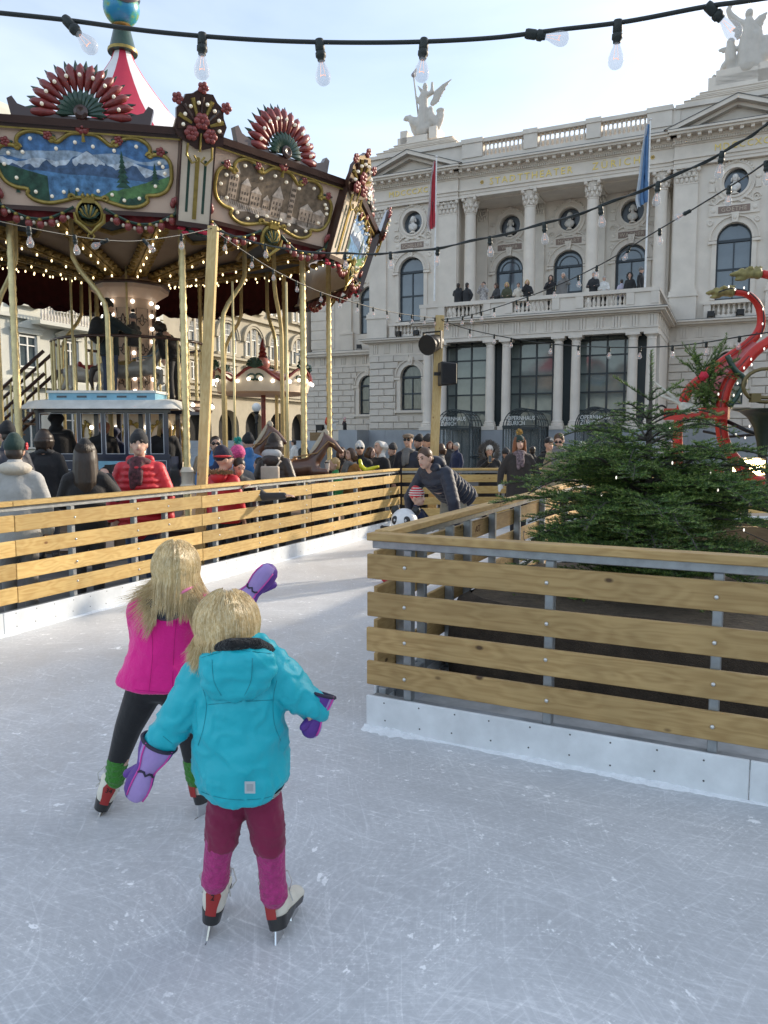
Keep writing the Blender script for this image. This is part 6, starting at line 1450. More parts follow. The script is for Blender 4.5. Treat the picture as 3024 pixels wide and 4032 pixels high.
# ---------------- girl in pink -------------------------------------------------------------------------
def g1(px, py, dy=0): return at(px, py, Y1+dy)
MAG = cloth('magenta_wool', (.78,.006,.25), .85, var=.05, bump=.25, bscale=70, sheen=.3); NAVYH = cloth('navy_quilt', (.015,.022,.04), .6, bump=.6, bscale=18)
hc1 = g1(382,1225)
b = MB(); b.ell(hc1, (.082,.096,.105), 14, 10); cap(b, hc1+Vector((0,.01,-.05)), g1(375,1300), .045, .055); b.ell(hc1+Vector((.03,.085,-.02)), (.014,.022,.025)); b.ell(hc1+Vector((.01,.05,-.06)), (.05,.05,.05)); cap(b, g1(365,1310), g1(350,1440), .09, .08)
cap(b, g1(430,1305), g1(470,1345,-.02), .036, .032); cap(b, g1(470,1345,-.02), g1(528,1290,.05), .032, .024); cap(b, g1(310,1310), g1(320,1400,.12), .036, .032); cap(b, g1(320,1400,.12), g1(345,1440,.22), .03, .024)
W_, d = g1(528,1290,.05), (g1(570,1240,.08)-g1(528,1290,.05)).normalized(); b.ell(W_+d*.04, .026, 8, 6)
for i in range(4): cap(b, W_+d*.05+Vector((0,.016*(i-1.5),0)), W_+d*.10+Vector((0,.016*(i-1.5),0)), .008, .007, 6)
cap(b, W_+d*.03+Vector((.02,0,.02)), W_+d*.07+Vector((.03,.01,.02)), .009, .008, 6)
W3 = g1(345,1440,.22)
b.ell(W3+Vector((0,.03,0)), .026, 8, 6)
for i in range(4): cap(b, W3+Vector((.016*(i-1.5),.04,0)), W3+Vector((.016*(i-1.5),.09,-.01)), .008, .007, 6)
cap(b, W3+Vector((.03,.02,.01)), W3+Vector((.04,.05,.02)), .009, .008, 6)
for pts in (((325,1480),(280,1570),(247,1690)), ((385,1480),(412,1570),(425,1690))): cap(b, g1(*pts[0]), g1(*pts[1]), .045, .04); cap(b, g1(*pts[1]), g1(*pts[2]), .045, .032)
G1o = b.obj('person', skin1, None, label='child skating in magenta coat and black leggings, one mitten raised', cat='person'); queue(G1o, .010, 2)
j = MB(); rows = [(366,1290,.085,.085),(364,1304,.135,.105),(360,1330,.150,.118),(354,1370,.142,.118),(348,1410,.148,.124),(343,1440,.158,.132),(338,1466,.168,.140),(337,1478,.170,.141),(337,1480,.15,.12)]
vs = []
for px, py, rx, ry in rows:
    c = g1(px, py)
    for i in range(n): a = 2*pi*i/n; vs.append(tuple(c+Vector((rx*cos(a), ry*sin(a)+.01, -.012*cos(a)*(py > 1440)))))
q = len(rows); j.add(vs, [(i*n+k, i*n+(k+1)%n, (i+1)*n+(k+1)%n, (i+1)*n+k) for i in range(q-1) for k in range(n)]+[tuple(range(n)), tuple((q-1)*n+k for k in range(n-1,-1,-1))])
cap(j, g1(308,1312), g1(430,1305), .06, .06); chain(j, [g1(432,1312), g1(462,1350,-.02), g1(490,1335,.02), g1(528,1296,.05)], [.066,.058,.054,.048], 12); chain(j, [g1(304,1318), g1(315,1400,.12), g1(345,1440,.22)], [.064,.058,.05], 12)
jo = queue(j.obj('coat', MAG, G1o), .0095, 3); FOLDS.append((jo, .009, 9, 3))
hd = MB(); 
for px, py, rx, ry, rz_ in ((360,1302,.092,.05,.044),(358,1322,.076,.045,.036)): hd.ell(g1(px,py,-.085), (rx,ry,rz_), 14, 8)
chain(hd, [g1(318,1296,.0), g1(335,1284,-.05), g1(370,1276,-.07), g1(410,1270,-.05), g1(425,1278,.0)], [.026]*5, 9); ho = queue(hd.obj('hood', NAVYH, G1o), .009, 2); FOLDS.append((ho, .007, 24, 9))
rb = MB(); rb.tube([g1(330,1282,-.09), g1(345,1288,-.125), g1(375,1290,-.13), g1(402,1275,-.11), g1(424,1262,-.04)], .0065, 8); rb.obj('hood_ribbon', mat('ribbon_pink', (.75,.20,.35), .6), G1o, 3.2)
LEG = cloth('legging_black', (.006,.006,.008), .75, bump=.2); SOCK = cloth('knit_green', (.045,.22,.025), .95, bump=1, bscale=70)
t = MB(); cap(t, g1(322,1470), g1(372,1470), .10, .10); chain(t, [g1(318,1480), g1(278,1570), g1(252,1650)], [.085,.060,.043], 14); chain(t, [g1(372,1480), g1(408,1570), g1(420,1650)], [.08,.058,.043], 14); to = queue(t.obj('leggings', LEG, G1o), .009, 2)
for a, b_ in (((255,1638),(249,1683)), ((418,1640),(424,1683))):
    t = MB(); cap(t, g1(*a), g1(*b_), .044, .042, 14)
    for i in range(4): t.ell(g1(*a).lerp(g1(*b_), .1+.27*i), (.050,.050,.013), 14, 6)
    queue(t.obj('sock', SOCK, G1o), .008, 1)
skate(G1o, g1(207,1778), (-.30,1,0), g1(249,1672)-g1(220,1748), '34', 1.02)
skate(G1o, g1(440,1765), (.55,.85,0), g1(421,1675)-g1(436,1742), '34', 1.02)
mitten(G1o, g1(540,1282,.05), g1(592,1222,.08), (.55,-.75,-.2), None, 1.12); mitten(G1o, g1(345,1440,.22), g1(350,1448,.36), (0,0,1), None, 1.0)
sc_ = MB(); sc_.ell(hc1+Vector((0,-.006,.004)), (.090,.102,.108), 18, 12); sc_.ell(hc1+Vector((0,-.05,-.08)), (.085,.055,.08)); queue(sc_.obj('hair_base', m_scalp, G1o), .010, 1)
hair_strands(G1o, hc1+Vector((0,-.012,.006)), (.100,.122,.115), (-2.2,2.2), 3400, .165, (-.05,-.30), hb, 8, 1.2)
hair_strands(G1o, hc1+Vector((0,-.004,.006)), (.098,.110,.115), (-2.0,-.2), 1900, .22, (-.50,-.22), hb, 9, 1.0, lift=.02)
hair_strands(G1o, hc1+Vector((0,-.004,.006)), (.098,.110,.115), (.5,1.9), 800, .22, (.36,-.2), hb, 10, 1.0)
flush()
for o, amp, sc2, sd2 in FOLDS: fold_mesh(o.data, amp, sc2, sd2)

from mathutils.bvhtree import BVHTree
def seam(o, pxs, par, m, r=.0011, name='seam'):
    me = o.data; bv = BVHTree.FromPolygons([tuple(v.co) for v in me.vertices], [tuple(p.vertices) for p in me.polygons]); pts = []
    P2 = smooth_path([Vector((x, y, 0)) for x, y in pxs], 6) if len(pxs) > 2 else [Vector((pxs[0][0]+(pxs[1][0]-pxs[0][0])*t/12, pxs[0][1]+(pxs[1][1]-pxs[0][1])*t/12, 0)) for t in range(13)]
    for p in P2:
        hit, nrm, _, _ = bv.ray_cast(Vector((0,0,EYE)), ray(p.x, p.y).normalized())
        if hit: pts.append(hit+nrm*r*.4)
    if len(pts) > 2: b = MB(); b.tube(pts, r, 5); b.obj(name, m, par, 3.2)
SEAM = mat('seam_turquoise', (.003,.24,.30), .6); SEAMP = mat('seam_magenta', (.45,.004,.15), .8)
Jt = [c for c in G2o.children if c.name.startswith('jacket')][0]; Ht = [c for c in G2o.children if c.name.startswith('hood')][0]; Ct = [c for c in G1o.children if c.name.startswith('coat')][0]
for pts in (((458,1425),(462,1470),(478,1502)), ((545,1422),(542,1470),(528,1502)), ((436,1420),(500,1405),(585,1412))): seam(Ht, pts, G2o, SEAM)
for pts in (((436,1480),(446,1520),(440,1570),(428,1610)), ((598,1470),(590,1510),(592,1560),(606,1600)), ((450,1522),(520,1516),(588,1512)), ((424,1706),(470,1722),(525,1728),(580,1722),(616,1703)), ((352,1590),(372,1606))): seam(Jt, pts, G2o, SEAM)
for pts in (((382,1330),(376,1400),(372,1497)), ((292,1490),(335,1494),(385,1498)), ((322,1320),(330,1400),(322,1494))): seam(Ct, pts, G1o, SEAMP)
# ================================================================ people round the rink
HC = pi                                                   # heading: facing the camera
def P_(px, yt, Y, label, head=HC, zb=PLAZA_Z, **k):
    loc, h = stand(px, yt, Y, zb); k.setdefault('h', h); return person(label, loc, head, **k)
# --- along the sunny barrier
R_, ub, uh = P_(30, 945, 7.15, 'person in pale grey and beige fleece coat, dark hat with red flower, back turned', .35, jacket=LGREY, hat='beanie', hatm=DGREEN, hair='short', fat=.98, jl=.70, trousers=GREY, hp=.1)
q = MB(); flower(q, (0,0,0), .035, 0, 6); e_ = q.obj('hat_flower', RED, R_, .9); e_.matrix_local = Matrix.Translation((.102,.01,1.67)) @ Matrix.Rotation(pi/2,4,'Z')
q = MB(); q.ell((0,-.03,1.47),(.15,.13,.07),14,8); queue(q.obj('collar', CREAM, R_), .018, 2)
R_, ub, uh = P_(183, 955, 7.85, 'person with long dark hair in black jacket holding up a phone', .3, jacket=BLACK, hat='beanie', hatm=BLACK, hair='long', hairm=H_DARK, fat=.95, arms={'re':(.30,.12,1.18),'rh':(.20,.30,1.38),'le':(-.26,.10,1.12),'lh':(-.22,.34,1.08)})
def phone(p, rz, lab, m=None, tilt=0, sz=(.075,.009,.15)):
    t = empty('phone', p, rz, lab, 'phone'); t.rotation_euler = (tilt,0,rz); b = MB(); b.bb(-sz[0]/2,sz[0]/2,-sz[1]/2,sz[1]/2,-sz[2]/2,sz[2]/2); b.obj('case', m or m_blk, t); b = MB(); b.bb(-sz[0]/2+.005,sz[0]/2-.005,sz[1]/2,sz[1]/2+.001,-sz[2]/2+.008,sz[2]/2-.008); b.obj('screen', m_glass, t); return t
phone(ub((.20,.40,1.43)), .3, 'black phone held up by the person with long dark hair')
phone(ub((-.22,.46,1.08)), .3, 'tablet with orange cover held over the barrier rail', RUST, 1.1, (.20,.015,.14))
P_(300, 935, 8.45, 'person in bright red puffer jacket, plaid scarf and black beanie facing the rink', HC+.12, jacket=RED, puffer=True, hat='beanie', hatm=BLACK, scarf=cloth('plaid', (.075,.018,.025), var=.9, scale=30), fat=1.28, voxel=.014, trousers=JEANS, hairm=H_DARK, hy=.1, jl=.70, hood='down')
P_(330, 962, 10.6, 'child in blue jacket and beige beanie beside the tram', -.9, jacket=BLUE, hat='beanie', hatm=TAN, hair='bob', hairm=H_BLOND, hs=1.22, h=1.45, scarf=PINK)
# in and beside the tram
P_(218, 938, 13.2, 'person in rust flat cap bending over inside the tram', HC+.5, zb=.42, jacket=BLACK, hat='flat', hatm=RUST, hairm=H_BROWN, hair='short', lean=.5, hp=.3, legs=False, h=1.62)
P_(246, 945, 13.45, 'person in deep blue hooded jacket sitting in the tram', 0, zb=.42, jacket=DBLUE, hood='up', legs=False, h=1.45, face=False)
P_(352, 925, 13.3, 'person with long blond hair in black leaning out of the tram', HC+.4, zb=.30, jacket=BLACK, hair='long', hairm=H_BLOND, hat='beanie', hatm=TAN, lean=.35, hp=.25, legs=False, h=1.75)
P_(122, 925, 13.3, 'person in black at the driver end of the tram', .4, zb=.42, jacket=BLACK, hood='up', legs=False, h=1.70, face=False, fat=1.4)
P_(12, 868, 10.2, 'tall person in navy coat and black beanie behind the carousel pole', .9, jacket=NAVY, hat='beanie', hatm=BLACK, hair='short', h=1.98, fat=1.1, face=False)
P_(92, 872, 11.2, 'person with dark bob haircut in black coat standing before the tram end', .2, jacket=BLACK, hair='bob', scarf=DKGREY, h=1.92, fat=1.05, face=False)
# upper deck
R_, ub, uh = P_(232, 634, 15.35, 'person in dark jacket and jeans standing on the upper carousel deck', -.55, zb=2.44, jacket=cloth('petrol', (.012,.025,.030)), trousers=JEANS, hat='beanie', hatm=BLACK, h=1.93, arms={'re':(.30,.22,1.20),'rh':(.22,.50,1.22),'le':(-.2,.25,1.20),'lh':(0,.5,1.25)}, face=False)
t = empty('backpack', ub((0,-.24,1.20)), -.55, 'black backpack on the person standing on the upper deck', 'backpack'); b = MB(); b.ell((0,0,0),(.19,.13,.27),14,10); b.ell((0,-.10,-.08),(.14,.07,.14),12,8); queue(b.obj('pack', BLACK, t), .02, 1); b = MB(); b.tube([(-.10,.10,.22),(-.12,.30,.20),(-.13,.33,.0),(-.12,.15,-.18)],.018,6); b.obj('strap', BLACK, t, 3.2); b = MB(); b.tube([(.10,.10,.22),(.12,.30,.20),(.13,.33,.0),(.12,.15,-.18)],.018,6); b.obj('strap', BLACK, t, 3.2)
P_(286, 652, 15.55, 'child in striped pompom hat riding on the upper deck', .9, zb=3.02, jacket=DKGREY, hat='pompom', hatm=cloth('stripe_hat', (.10,.10,.11), var=.8, scale=20), fur=BLACK, hs=1.22, h=1.13, arms={'rh':(.1,.45,1.15),'re':(.25,.2,1.15),'lh':(-.1,.45,1.15),'le':(-.25,.2,1.15)}, face=False, legs=False)
P_(372, 680, 15.9, 'person in black bending over a horse on the upper deck', 1.1, zb=2.44, jacket=BLACK, hair='bob', lean=.55, h=1.75, face=False)
# right of the wooden post, between barrier and carousel
P_(464, 884, 12.0, 'person in blue jacket with sunglasses by the carousel horses', HC+.25, jacket=BLUE, hair='short', hairm=H_DARK, glasses=True, skin=skin2, h=1.82)
P_(470, 905, 11.4, 'child with brown hair in dark blue beside the person with sunglasses', HC+.4, jacket=DBLUE, hair='short', hairm=H_BROWN, h=1.66)
R_, ub, uh = P_(482, 935, 9.75, 'child in red jacket with fur-trimmed hood and navy beanie, back turned', -.45, jacket=RED, hood='down', fur=cloth('fur_tan', (.34,.22,.12), var=.4), hat='beanie', hatm=cloth('navy_red', (.014,.012,.03)), hs=1.22, h=1.66, fat=1.2, hy=-.6)
q = MB(); q.ell((0,0,0),(.104,.120,.022),18,6); bb_ = queue(q.obj('hat_band', RED, R_), .014, 1); bb_.matrix_local = Matrix.Translation((0,.01,1.50)) @ Matrix.Scale(1.22,4) @ Matrix.Translation((0,-.018,.165))
R_, ub, uh = P_(510, 972, 9.95, 'person in grey jacket leaning on the barrier with thumb raised', HC+.5, jacket=DKGREY, hair='short', h=1.55, arms={'re':(.30,.15,1.15),'rh':(.05,.30,1.34),'le':(-.36,.15,1.18),'lh':(-.60,.34,1.22)}, hp=.4, lean=.1, voxel=.016)
P_(512, 928, 10.6, 'child in pink knitted hat with green pompom by the carousel', .5, jacket=GREY, hat='pompom', hatm=cloth('pink_knit', (.55,.06,.20), var=.5, scale=40), fur=cloth('teal', (.02,.35,.30)), hs=1.22, h=1.68)
P_(535, 884, 12.4, 'person in black beanie and blue jacket among the horses', .6, jacket=BLUE, hat='beanie', hatm=BLACK, h=1.85, face=False)
R_, ub, uh = P_(592, 898, 11.0, 'person in shiny brown quilted coat with grey hood, back turned', -.25, jacket=BROWN, puffer=True, hair='bob', hairm=H_DARK, hood='down', hat='beanie', hatm=DBROWN, h=1.83, fat=1.15, jl=.62)
q = MB(); q.ell((0,0,0),(.15,.09,.08),14,8); hh_ = queue(q.obj('hood_lining', LGREY, R_), .018, 2); hh_.matrix_local = Matrix.Translation((0,-.10,1.50))
t = empty('backpack', ub((.03,-.235,1.16)), -.25, 'flat beige canvas backpack on the brown quilted coat', 'backpack'); b = MB(); b.box((0,0,0),(.27,.07,.38)); o = b.obj('pack', BEIGE, t); bv = o.modifiers.new('b','BEVEL'); bv.width = .02; bv.segments = 2
for s in (-1,1): b = MB(); b.tube([(s*.09,.03,.18),(s*.10,.12,.26),(s*.12,.30,.20)],.014,6); b.obj('strap', BEIGE, t, 3.2)
P_(560, 925, 11.6, 'person in blue coat bending behind the quilted brown coat', 1.2, jacket=BLUE, hair='short', h=1.5, face=False)
P_(634, 893, 30, 'passer-by in white padded jacket near the arcade', 1.3, jacket=WHITE, hair='short', h=1.78, voxel=.03, face=False)
P_(655, 897, 31, 'passer-by in black beside the arcade', -.6, jacket=BLACK, hair='short', h=1.75, voxel=.03, face=False)
# stairs of the opera
ws = on_fac(716, 950, -2.0)
R_, ub, uh = person('person in white jacket with red backpack on the opera landing', (ws.x, ws.y, 1.60), -1.5, h=1.75, jacket=WHITE, trousers=DKGREY, hair='bob', arms={'rh':(.1,.40,1.15),'re':(.25,.15,1.15),'lh':(-.1,.40,1.15),'le':(-.25,.15,1.15)}, voxel=.03)
t = empty('backpack', ub((0,-.26,1.18)), -1.5, 'red backpack of the person on the opera landing', 'backpack'); b = MB(); b.ell((0,0,0),(.17,.12,.26),12,8); b.ell((0,-.08,-.06),(.12,.07,.13),10,7); queue(b.obj('pack', cloth('orange_red', (.55,.06,.03)), t), .03, 1)
t = empty('tote_bag', ub((.22,.10,.85)), -1.5, 'white tote bag of the person on the opera landing', 'bag'); b = MB(); b.box((0,0,0),(.08,.36,.36)); b.obj('bag_body', WHITE, t); b = MB(); b.tube([(0,-.1,.18),(0,-.06,.40),(0,.06,.40),(0,.1,.18)],.012,6); b.obj('bag_handle', WHITE, t)
ws = on_fac(745, 950, -2.0); person('child in black coat and pink beanie on the opera landing', (ws.x, ws.y, 1.60), 1.5, h=1.38, jacket=BLACK, trousers=BLACK, hat='beanie', hatm=cloth('pale_pink', (.62,.38,.40)), scarf=BURG, voxel=.03, jl=.70)
ws = on_fac(692, 952, -1.2); t = empty('stage_light', (ws.x, ws.y, 1.60), OA, 'black spotlight on a wooden crate on the opera steps', 'spotlight'); b = MB(); b.bb(-.55,.55,-.3,.3,0,.5); b.obj('crate', wood('crate_wood', (.30,.20,.10), (.22,.14,.07), (.1,.05,.02)), t); b = MB(); b.box((0,-.02,.78),(.42,.3,.34)); b.bb(-.28,-.24,-.05,.05,.5,.8); b.bb(.24,.28,-.05,.05,.5,.8); b.obj('lamp_housing', m_blk, t)
# --- behind the far end of the sunny barrier
P_(690, 1000, 13.0, 'toddler in black pompom beanie at the barrier', HC-.6, jacket=DBROWN, hat='pompom', hatm=BLACK, fur=BLACK, hs=1.22, h=1.15)
t = empty('paper_cup', tuple(at(707,1008,12.75)), 0, 'white paper cup with brown lid above the barrier rail', 'cup'); b = MB(); b.lathe([(.030,-.06),(.042,.06)],14); b.obj('cup', mat('paper_cup', (.55,.48,.42), .7), t, .8); b = MB(); b.lathe([(.044,.06),(.044,.07),(.036,.078)],14); b.obj('lid', mat('cup_lid', (.05,.03,.02), .5), t, .8)
P_(723, 968, 13.6, 'small child with blond hair in green jacket held at the barrier', HC-1.2, jacket=GREEN, hair='short', hairm=H_BLOND, hs=1.22, h=1.45, fat=1.3, puffer=True)
P_(757, 958, 13.9, 'person with brown hair in mustard jacket and grey scarf', 2.4, jacket=MUST, hair='bob', hairm=H_BROWN, scarf=GREY, h=1.62)
P_(738, 956, 15.5, 'person with brown hair behind the child in green', HC, jacket=DBROWN, hair='bob', hairm=H_BROWN, h=1.62)
P_(800, 957, 15.6, 'person with brown bob haircut behind the white beanie', HC+1.0, jacket=BLACK, hair='bob', hairm=H_BROWN, h=1.62)
P_(777, 952, 14.3, 'smiling person in white beanie with dark band and sunglasses', HC+.1, jacket=BLACK, hat='beanie', hatm=WHITE, glasses=True, skin=skin2, h=1.72)
bl_ = MB(); t = empty('balloon', tuple(at(792,1012,13.7)), 0, 'twisted yellow balloon held over the barrier', 'balloon'); bl_.tube([(-.12,0,.14),(-.10,0,.04),(-.02,0,-.03),(.10,0,.0),(.19,0,.03)],[.03,.045,.045,.04,.028],10); bl_.ell((-.12,0,.14),.035); bl_.ell((.20,0,.03),.03); queue(bl_.obj('balloon_tube', mat('balloon_yellow', (.72,.66,.02), .25, var=.05), t), .014, 2)
R_, ub, uh = P_(820, 948, 14.6, 'person in white knitted hood and black jacket looking left', HC-.9, jacket=BLACK, hood='up', h=1.74, fat=1.1)
for c_ in R_.children:
    if c_.name.startswith('hood'): c_.data.materials.clear(); c_.data.materials.append(WHITE)
R_, ub, uh = P_(882, 937, 14.9, 'person in brown flat cap, sunglasses and grey scarf', HC-.3, jacket=NAVY, hat='flat', hatm=cloth('tweed', (.16,.11,.07), var=.4, scale=40), glasses=True, scarf=GREY, h=1.88)
P_(848, 962, 15.2, 'person in dark coat half hidden beside the flat cap', HC-.8, jacket=DKGREY, hat='beanie', hatm=DKGREY, h=1.68)
P_(905, 940, 15.6, 'person in black beanie looking left beside the wooden post', HC-.9, jacket=BLACK, hat='beanie', hatm=BLACK, h=1.85)
P_(924, 938, 15.2, 'person in black beanie and black coat right behind the wooden post', HC-1.0, jacket=BLACK, hat='beanie', hatm=DKGREY, h=1.85)
P_(952, 960, 18, 'person in grey wool coat walking by the entrance', 1.6, jacket=GREY, hair='bob', hairm=H_BROWN, h=1.68, jl=.55)
P_(972, 955, 24, 'person with red hair in dark jacket by the entrance', HC, jacket=DKGREY, hair='bob', hairm=cloth('auburn', (.10,.03,.015)), h=1.72, voxel=.025)
P_(986, 959, 23, 'grey-haired person in striped dark jacket by the entrance', HC-1, jacket=DBLUE, hair='short', hairm=H_GREY, h=1.68, voxel=.025)
R_, ub, uh = P_(1057, 964, 15.6, 'person in black coat with huge grey fur hood taking a photo', HC, jacket=BLACK, hood='up', fur=cloth('fur_grey', (.10,.095,.09), var=.5), hat='beanie', hatm=WHITE, h=1.66, arms={'rh':(.05,.30,1.40),'re':(.26,.16,1.18)}, fat=1.15, jl=.6)
q = MB(); random.seed(5)
for i in range(420):
    a = random.uniform(-2.6,2.6); c = Vector((.15*sin(a), -.02+random.uniform(-.05,.05), 1.60+.17*cos(a))); d = Vector((sin(a)+random.uniform(-.5,.5), random.uniform(-.4,.6), cos(a)+random.uniform(-.5,.5))).normalized(); q.tube([c, c+d*random.uniform(.06,.12)],[.012,.003],4,0,False)
q.obj('fur_ruff', cloth('fur_grey', (.10,.095,.09)), R_)
phone(ub((.04,.42,1.47)), HC, 'golden phone held up by the person in the fur hood', mat('phone_gold', (.48,.32,.12), .35, metal=.5))
# --- on the ice at the far end
R_, ub, uh = P_(1122, 953, 12.8, 'smiling person in dark green beanie with yellow pompom standing on the ice', HC+.05, zb=.05, jacket=DBROWN, hat='pompom', hatm=DGREEN, fur=cloth('pom_gold', (.50,.33,.10), var=.3), hair='long', hairm=cloth('ginger', (.22,.08,.03)), scarf=cloth('paisley', (.14,.10,.11), var=1.0, scale=26), gloves=WHITE, trousers=BLACK, jl=.58, h=1.66, arms={'re':(.30,-.02,1.15),'rh':(.34,.06,.92),'le':(-.30,-.02,1.15),'lh':(-.34,.06,.92)}, fat=1.1)
P_(1093, 975, 16.0, 'person in black with sunglasses behind the green beanie', HC+.4, jacket=BLACK, hat='beanie', hatm=DKGREY, glasses=True, h=1.58)
R_, ub, uh = P_(1186, 945, 15.4, 'person in black hoodie and black cap with white emblem', HC+.2, jacket=BLACK, hat='baseball', hatm=BLACK, h=1.80, hood='down')
q = MB(); q.box((0,0,0),(.05,.004,.045)); e_ = q.obj('cap_emblem', WHITE, R_); e_.matrix_local = Matrix.Translation((0,.101,1.725))
for s in (-1,1): q = MB(); q.tube([(s*.05,.155,1.42),(s*.07,.165,1.15)],.008,6); q.obj('hood_cord', WHITE, R_)
P_(1150, 975, 20, 'person in black sweater with white print seen from behind', 0, jacket=BLACK, hair='short', h=1.6, voxel=.025, face=False)
P_(1209, 948, 12.9, 'bearded person in tan jacket and mirrored sunglasses looking down', HC-.55, zb=.05, jacket=TAN, hair='short', hairm=H_BROWN, glasses=True, scarf=GREY, h=1.72, hp=.45, hy=.2)
P_(1258, 955, 16, 'person in white beanie behind the fir branches', HC, jacket=GREY, hat='beanie', hatm=WHITE, h=1.70)
P_(1448, 958, 16, 'person in pink and white hat behind the red sleigh', 0, jacket=DKGREY, hat='beanie', hatm=cloth('pink_white', (.6,.42,.40), var=.4), h=1.70, face=False)
# bending skater with the small child on the panda aid
R_, ub, uh = person('person in navy puffer jacket bending low over a small child', (.88,9.55,.05), HC-.80, h=1.78, jacket=NAVY, puffer=True, trousers=KHAKI, hair='short', hairm=H_BROWN, lean=1.0, hp=-.75, hy=.15, arms={'re':(.33,.28,1.25),'rh':(.36,.50,1.02),'le':(-.30,.28,1.22),'lh':(-.26,.48,.98)}, fat=1.3, voxel=.015, jl=.80, stance=.16, hood='down')
R_, ub, uh = P_(901, 1056, 9.3, 'small child in red and white striped helmet hat on the ice', HC+1.0, zb=.05, jacket=DBLUE, hat='beanie', hatm=RED, hs=1.65, arms={'rh':(.15,.40,1.10),'re':(.28,.15,1.15),'lh':(-.15,.40,1.10),'le':(-.28,.15,1.15)}, fat=1.3, voxel=.018)
for i in range(4):
    z = 1.665+i*.032; f = sqrt(max(.05, 1-((z-1.678)/.105)**2)); q = MB(); q.lathe([(.099*f,-.006),(.1035*f,0),(.099*f,.008)],20); e_ = q.obj('hat_stripe', WHITE, R_, 3.2); e_.matrix_local = Matrix.Translation((0,.01,1.50)) @ Matrix.Scale(1.65,4) @ Matrix.Translation((0,0,-1.50)) @ Matrix.Translation((0,-.012,z)) @ Matrix.Diagonal((1,1.16,1,1))
# panda skating aid
pd = at(876, 1100, 9.0); t = empty('skating_aid', (pd.x, 9.0, 0), HC-.35, 'white panda-shaped plastic skating aid pushed by the small child', 'skating aid'); t.scale = (1.08,)*3
b = MB(); b.ell((0,.04,.64),(.15,.15,.15),18,12); b.ell((0,0,.33),(.13,.13,.24),14,10); queue(b.obj('panda_body', mat('panda_white', (.72,.72,.71), .35), t), .014, 2)
pk = mat('panda_black', (.012,.012,.012), .4)
for s in (-1,1):
    b = MB(); b.ell((s*.12,.0,.76),(.05,.035,.055),10,8); b.obj('ear', pk, t, 3.2)
    b = MB(); b.ell((s*.065,.155,.665),(.042,.03,.050),10,8); b.obj('eye_patch', pk, t, 3.2); b = MB(); b.ell((s*.062,.185,.67),(.012,.008,.014),8,6); b.obj('eye', mat('panda_eye', (.5,.5,.5), .2), t, 3.2)
    b = MB(); b.tube([(s*.10,-.02,.56),(s*.28,-.05,.56)],.018,8); b.ell((s*.29,-.05,.56),.024); b.obj('handle', pk, t, 3.2)
    b = MB(); b.tube([(s*.15,-.20,.02),(s*.15,.26,.02),(s*.15,.34,.07)],.02,8); b.obj('runner', RED, t, 3.2)
b = MB(); b.ell((0,.185,.605),(.028,.018,.018),8,6); b.obj('nose', pk, t, 3.2); b = MB(); b.ell((0,.06,.22),(.145,.12,.10),12,8); b.obj('red_bib', RED, t, 3.2)
# --- balcony of the opera
def bal(px, yt, w, label, head, **k):
    p = on_fac(px, yt, w); k.setdefault('voxel', .03); k['h'] = p.z-7.14; n_ = OA
    return person(label, (p.x, p.y, 7.14), n_+head, group=None, legs=True, **k)
SUIT = cloth('suit', (.014,.015,.018)); lean_a = {'re':(.26,.10,1.10),'rh':(.16,.32,1.08),'le':(-.26,.10,1.10),'lh':(-.16,.32,1.08)}; photo_a = {'re':(.24,.18,1.25),'rh':(.08,.20,1.55),'le':(-.24,.18,1.25),'lh':(-.08,.20,1.55)}
bal(990, 612, 4.75, 'person in black suit, back turned, with raised hands on the balcony', .2, jacket=SUIT, hair='short', arms=photo_a, face=False)
bal(1009, 611, 4.75, 'person in dark suit with hand on hip on the balcony', -.4, jacket=SUIT, hair='short', arms={'re':(.36,-.05,1.15),'rh':(.22,.05,1.0)}, face=False)
bal(1045, 609, 4.75, 'person in patterned blouse taking a photo from the balcony', HC, jacket=cloth('blouse', (.35,.33,.32), var=.9, scale=20), hair='short', arms=photo_a, trousers=BLACK)
bal(1075, 612, 4.75, 'person in dark grey leaning on the balcony rail', HC-.6, jacket=DKGREY, hair='bob', hairm=H_BROWN, arms=lean_a, lean=.15)
bal(1096, 610, 4.75, 'blond person in olive vest and white sleeves on the balcony', HC, jacket=OLIVE, hair='bob', hairm=H_BLOND, arms=lean_a, lean=.12)
bal(1120, 611, 4.75, 'person in light cardigan holding papers on the balcony', HC+.2, jacket=CREAM, hair='short', arms=lean_a, trousers=BLACK)
bal(1139, 604, 4.75, 'blond person in black jacket with hand at chin on the balcony', HC+.3, jacket=BLACK, hair='bob', hairm=H_BLOND, arms={'re':(.22,.18,1.20),'rh':(.06,.16,1.50),'le':(-.26,.10,1.10),'lh':(-.10,.30,1.08)})
bal(1190, 594, 4.75, 'person with long dark hair in black holding a glass on the balcony', HC+.1, jacket=BLACK, hair='long', arms={'re':(.24,.15,1.15),'rh':(.05,.28,1.32)})
bal(1217, 589, 4.75, 'person in grey patterned coat holding a phone to the ear', HC-.1, jacket=GREY, hair='short', hairm=H_GREY, arms={'le':(-.30,.10,1.25),'lh':(-.12,.08,1.58)}, jl=.5)
bal(1283, 587, 4.75, 'person in dark suit and tie standing upright on the balcony', HC-.1, jacket=SUIT, hair='short', hairm=H_GREY, arms=lean_a)
bal(1305, 597, 4.75, 'person in white shirt leaning on the balcony rail', HC+.2, jacket=WHITE, hair='short', hairm=H_GREY, arms=lean_a, lean=.1)
bal(1343, 604, 4.4, 'person in pale lilac shirt seen from behind on the balcony', .6, jacket=cloth('lilac', (.45,.42,.52)), hair='short', face=False)
bal(1361, 590, 4.7, 'person in black hooded parka on the balcony', HC-.2, jacket=BLACK, hood='up', fur=DKGREY)
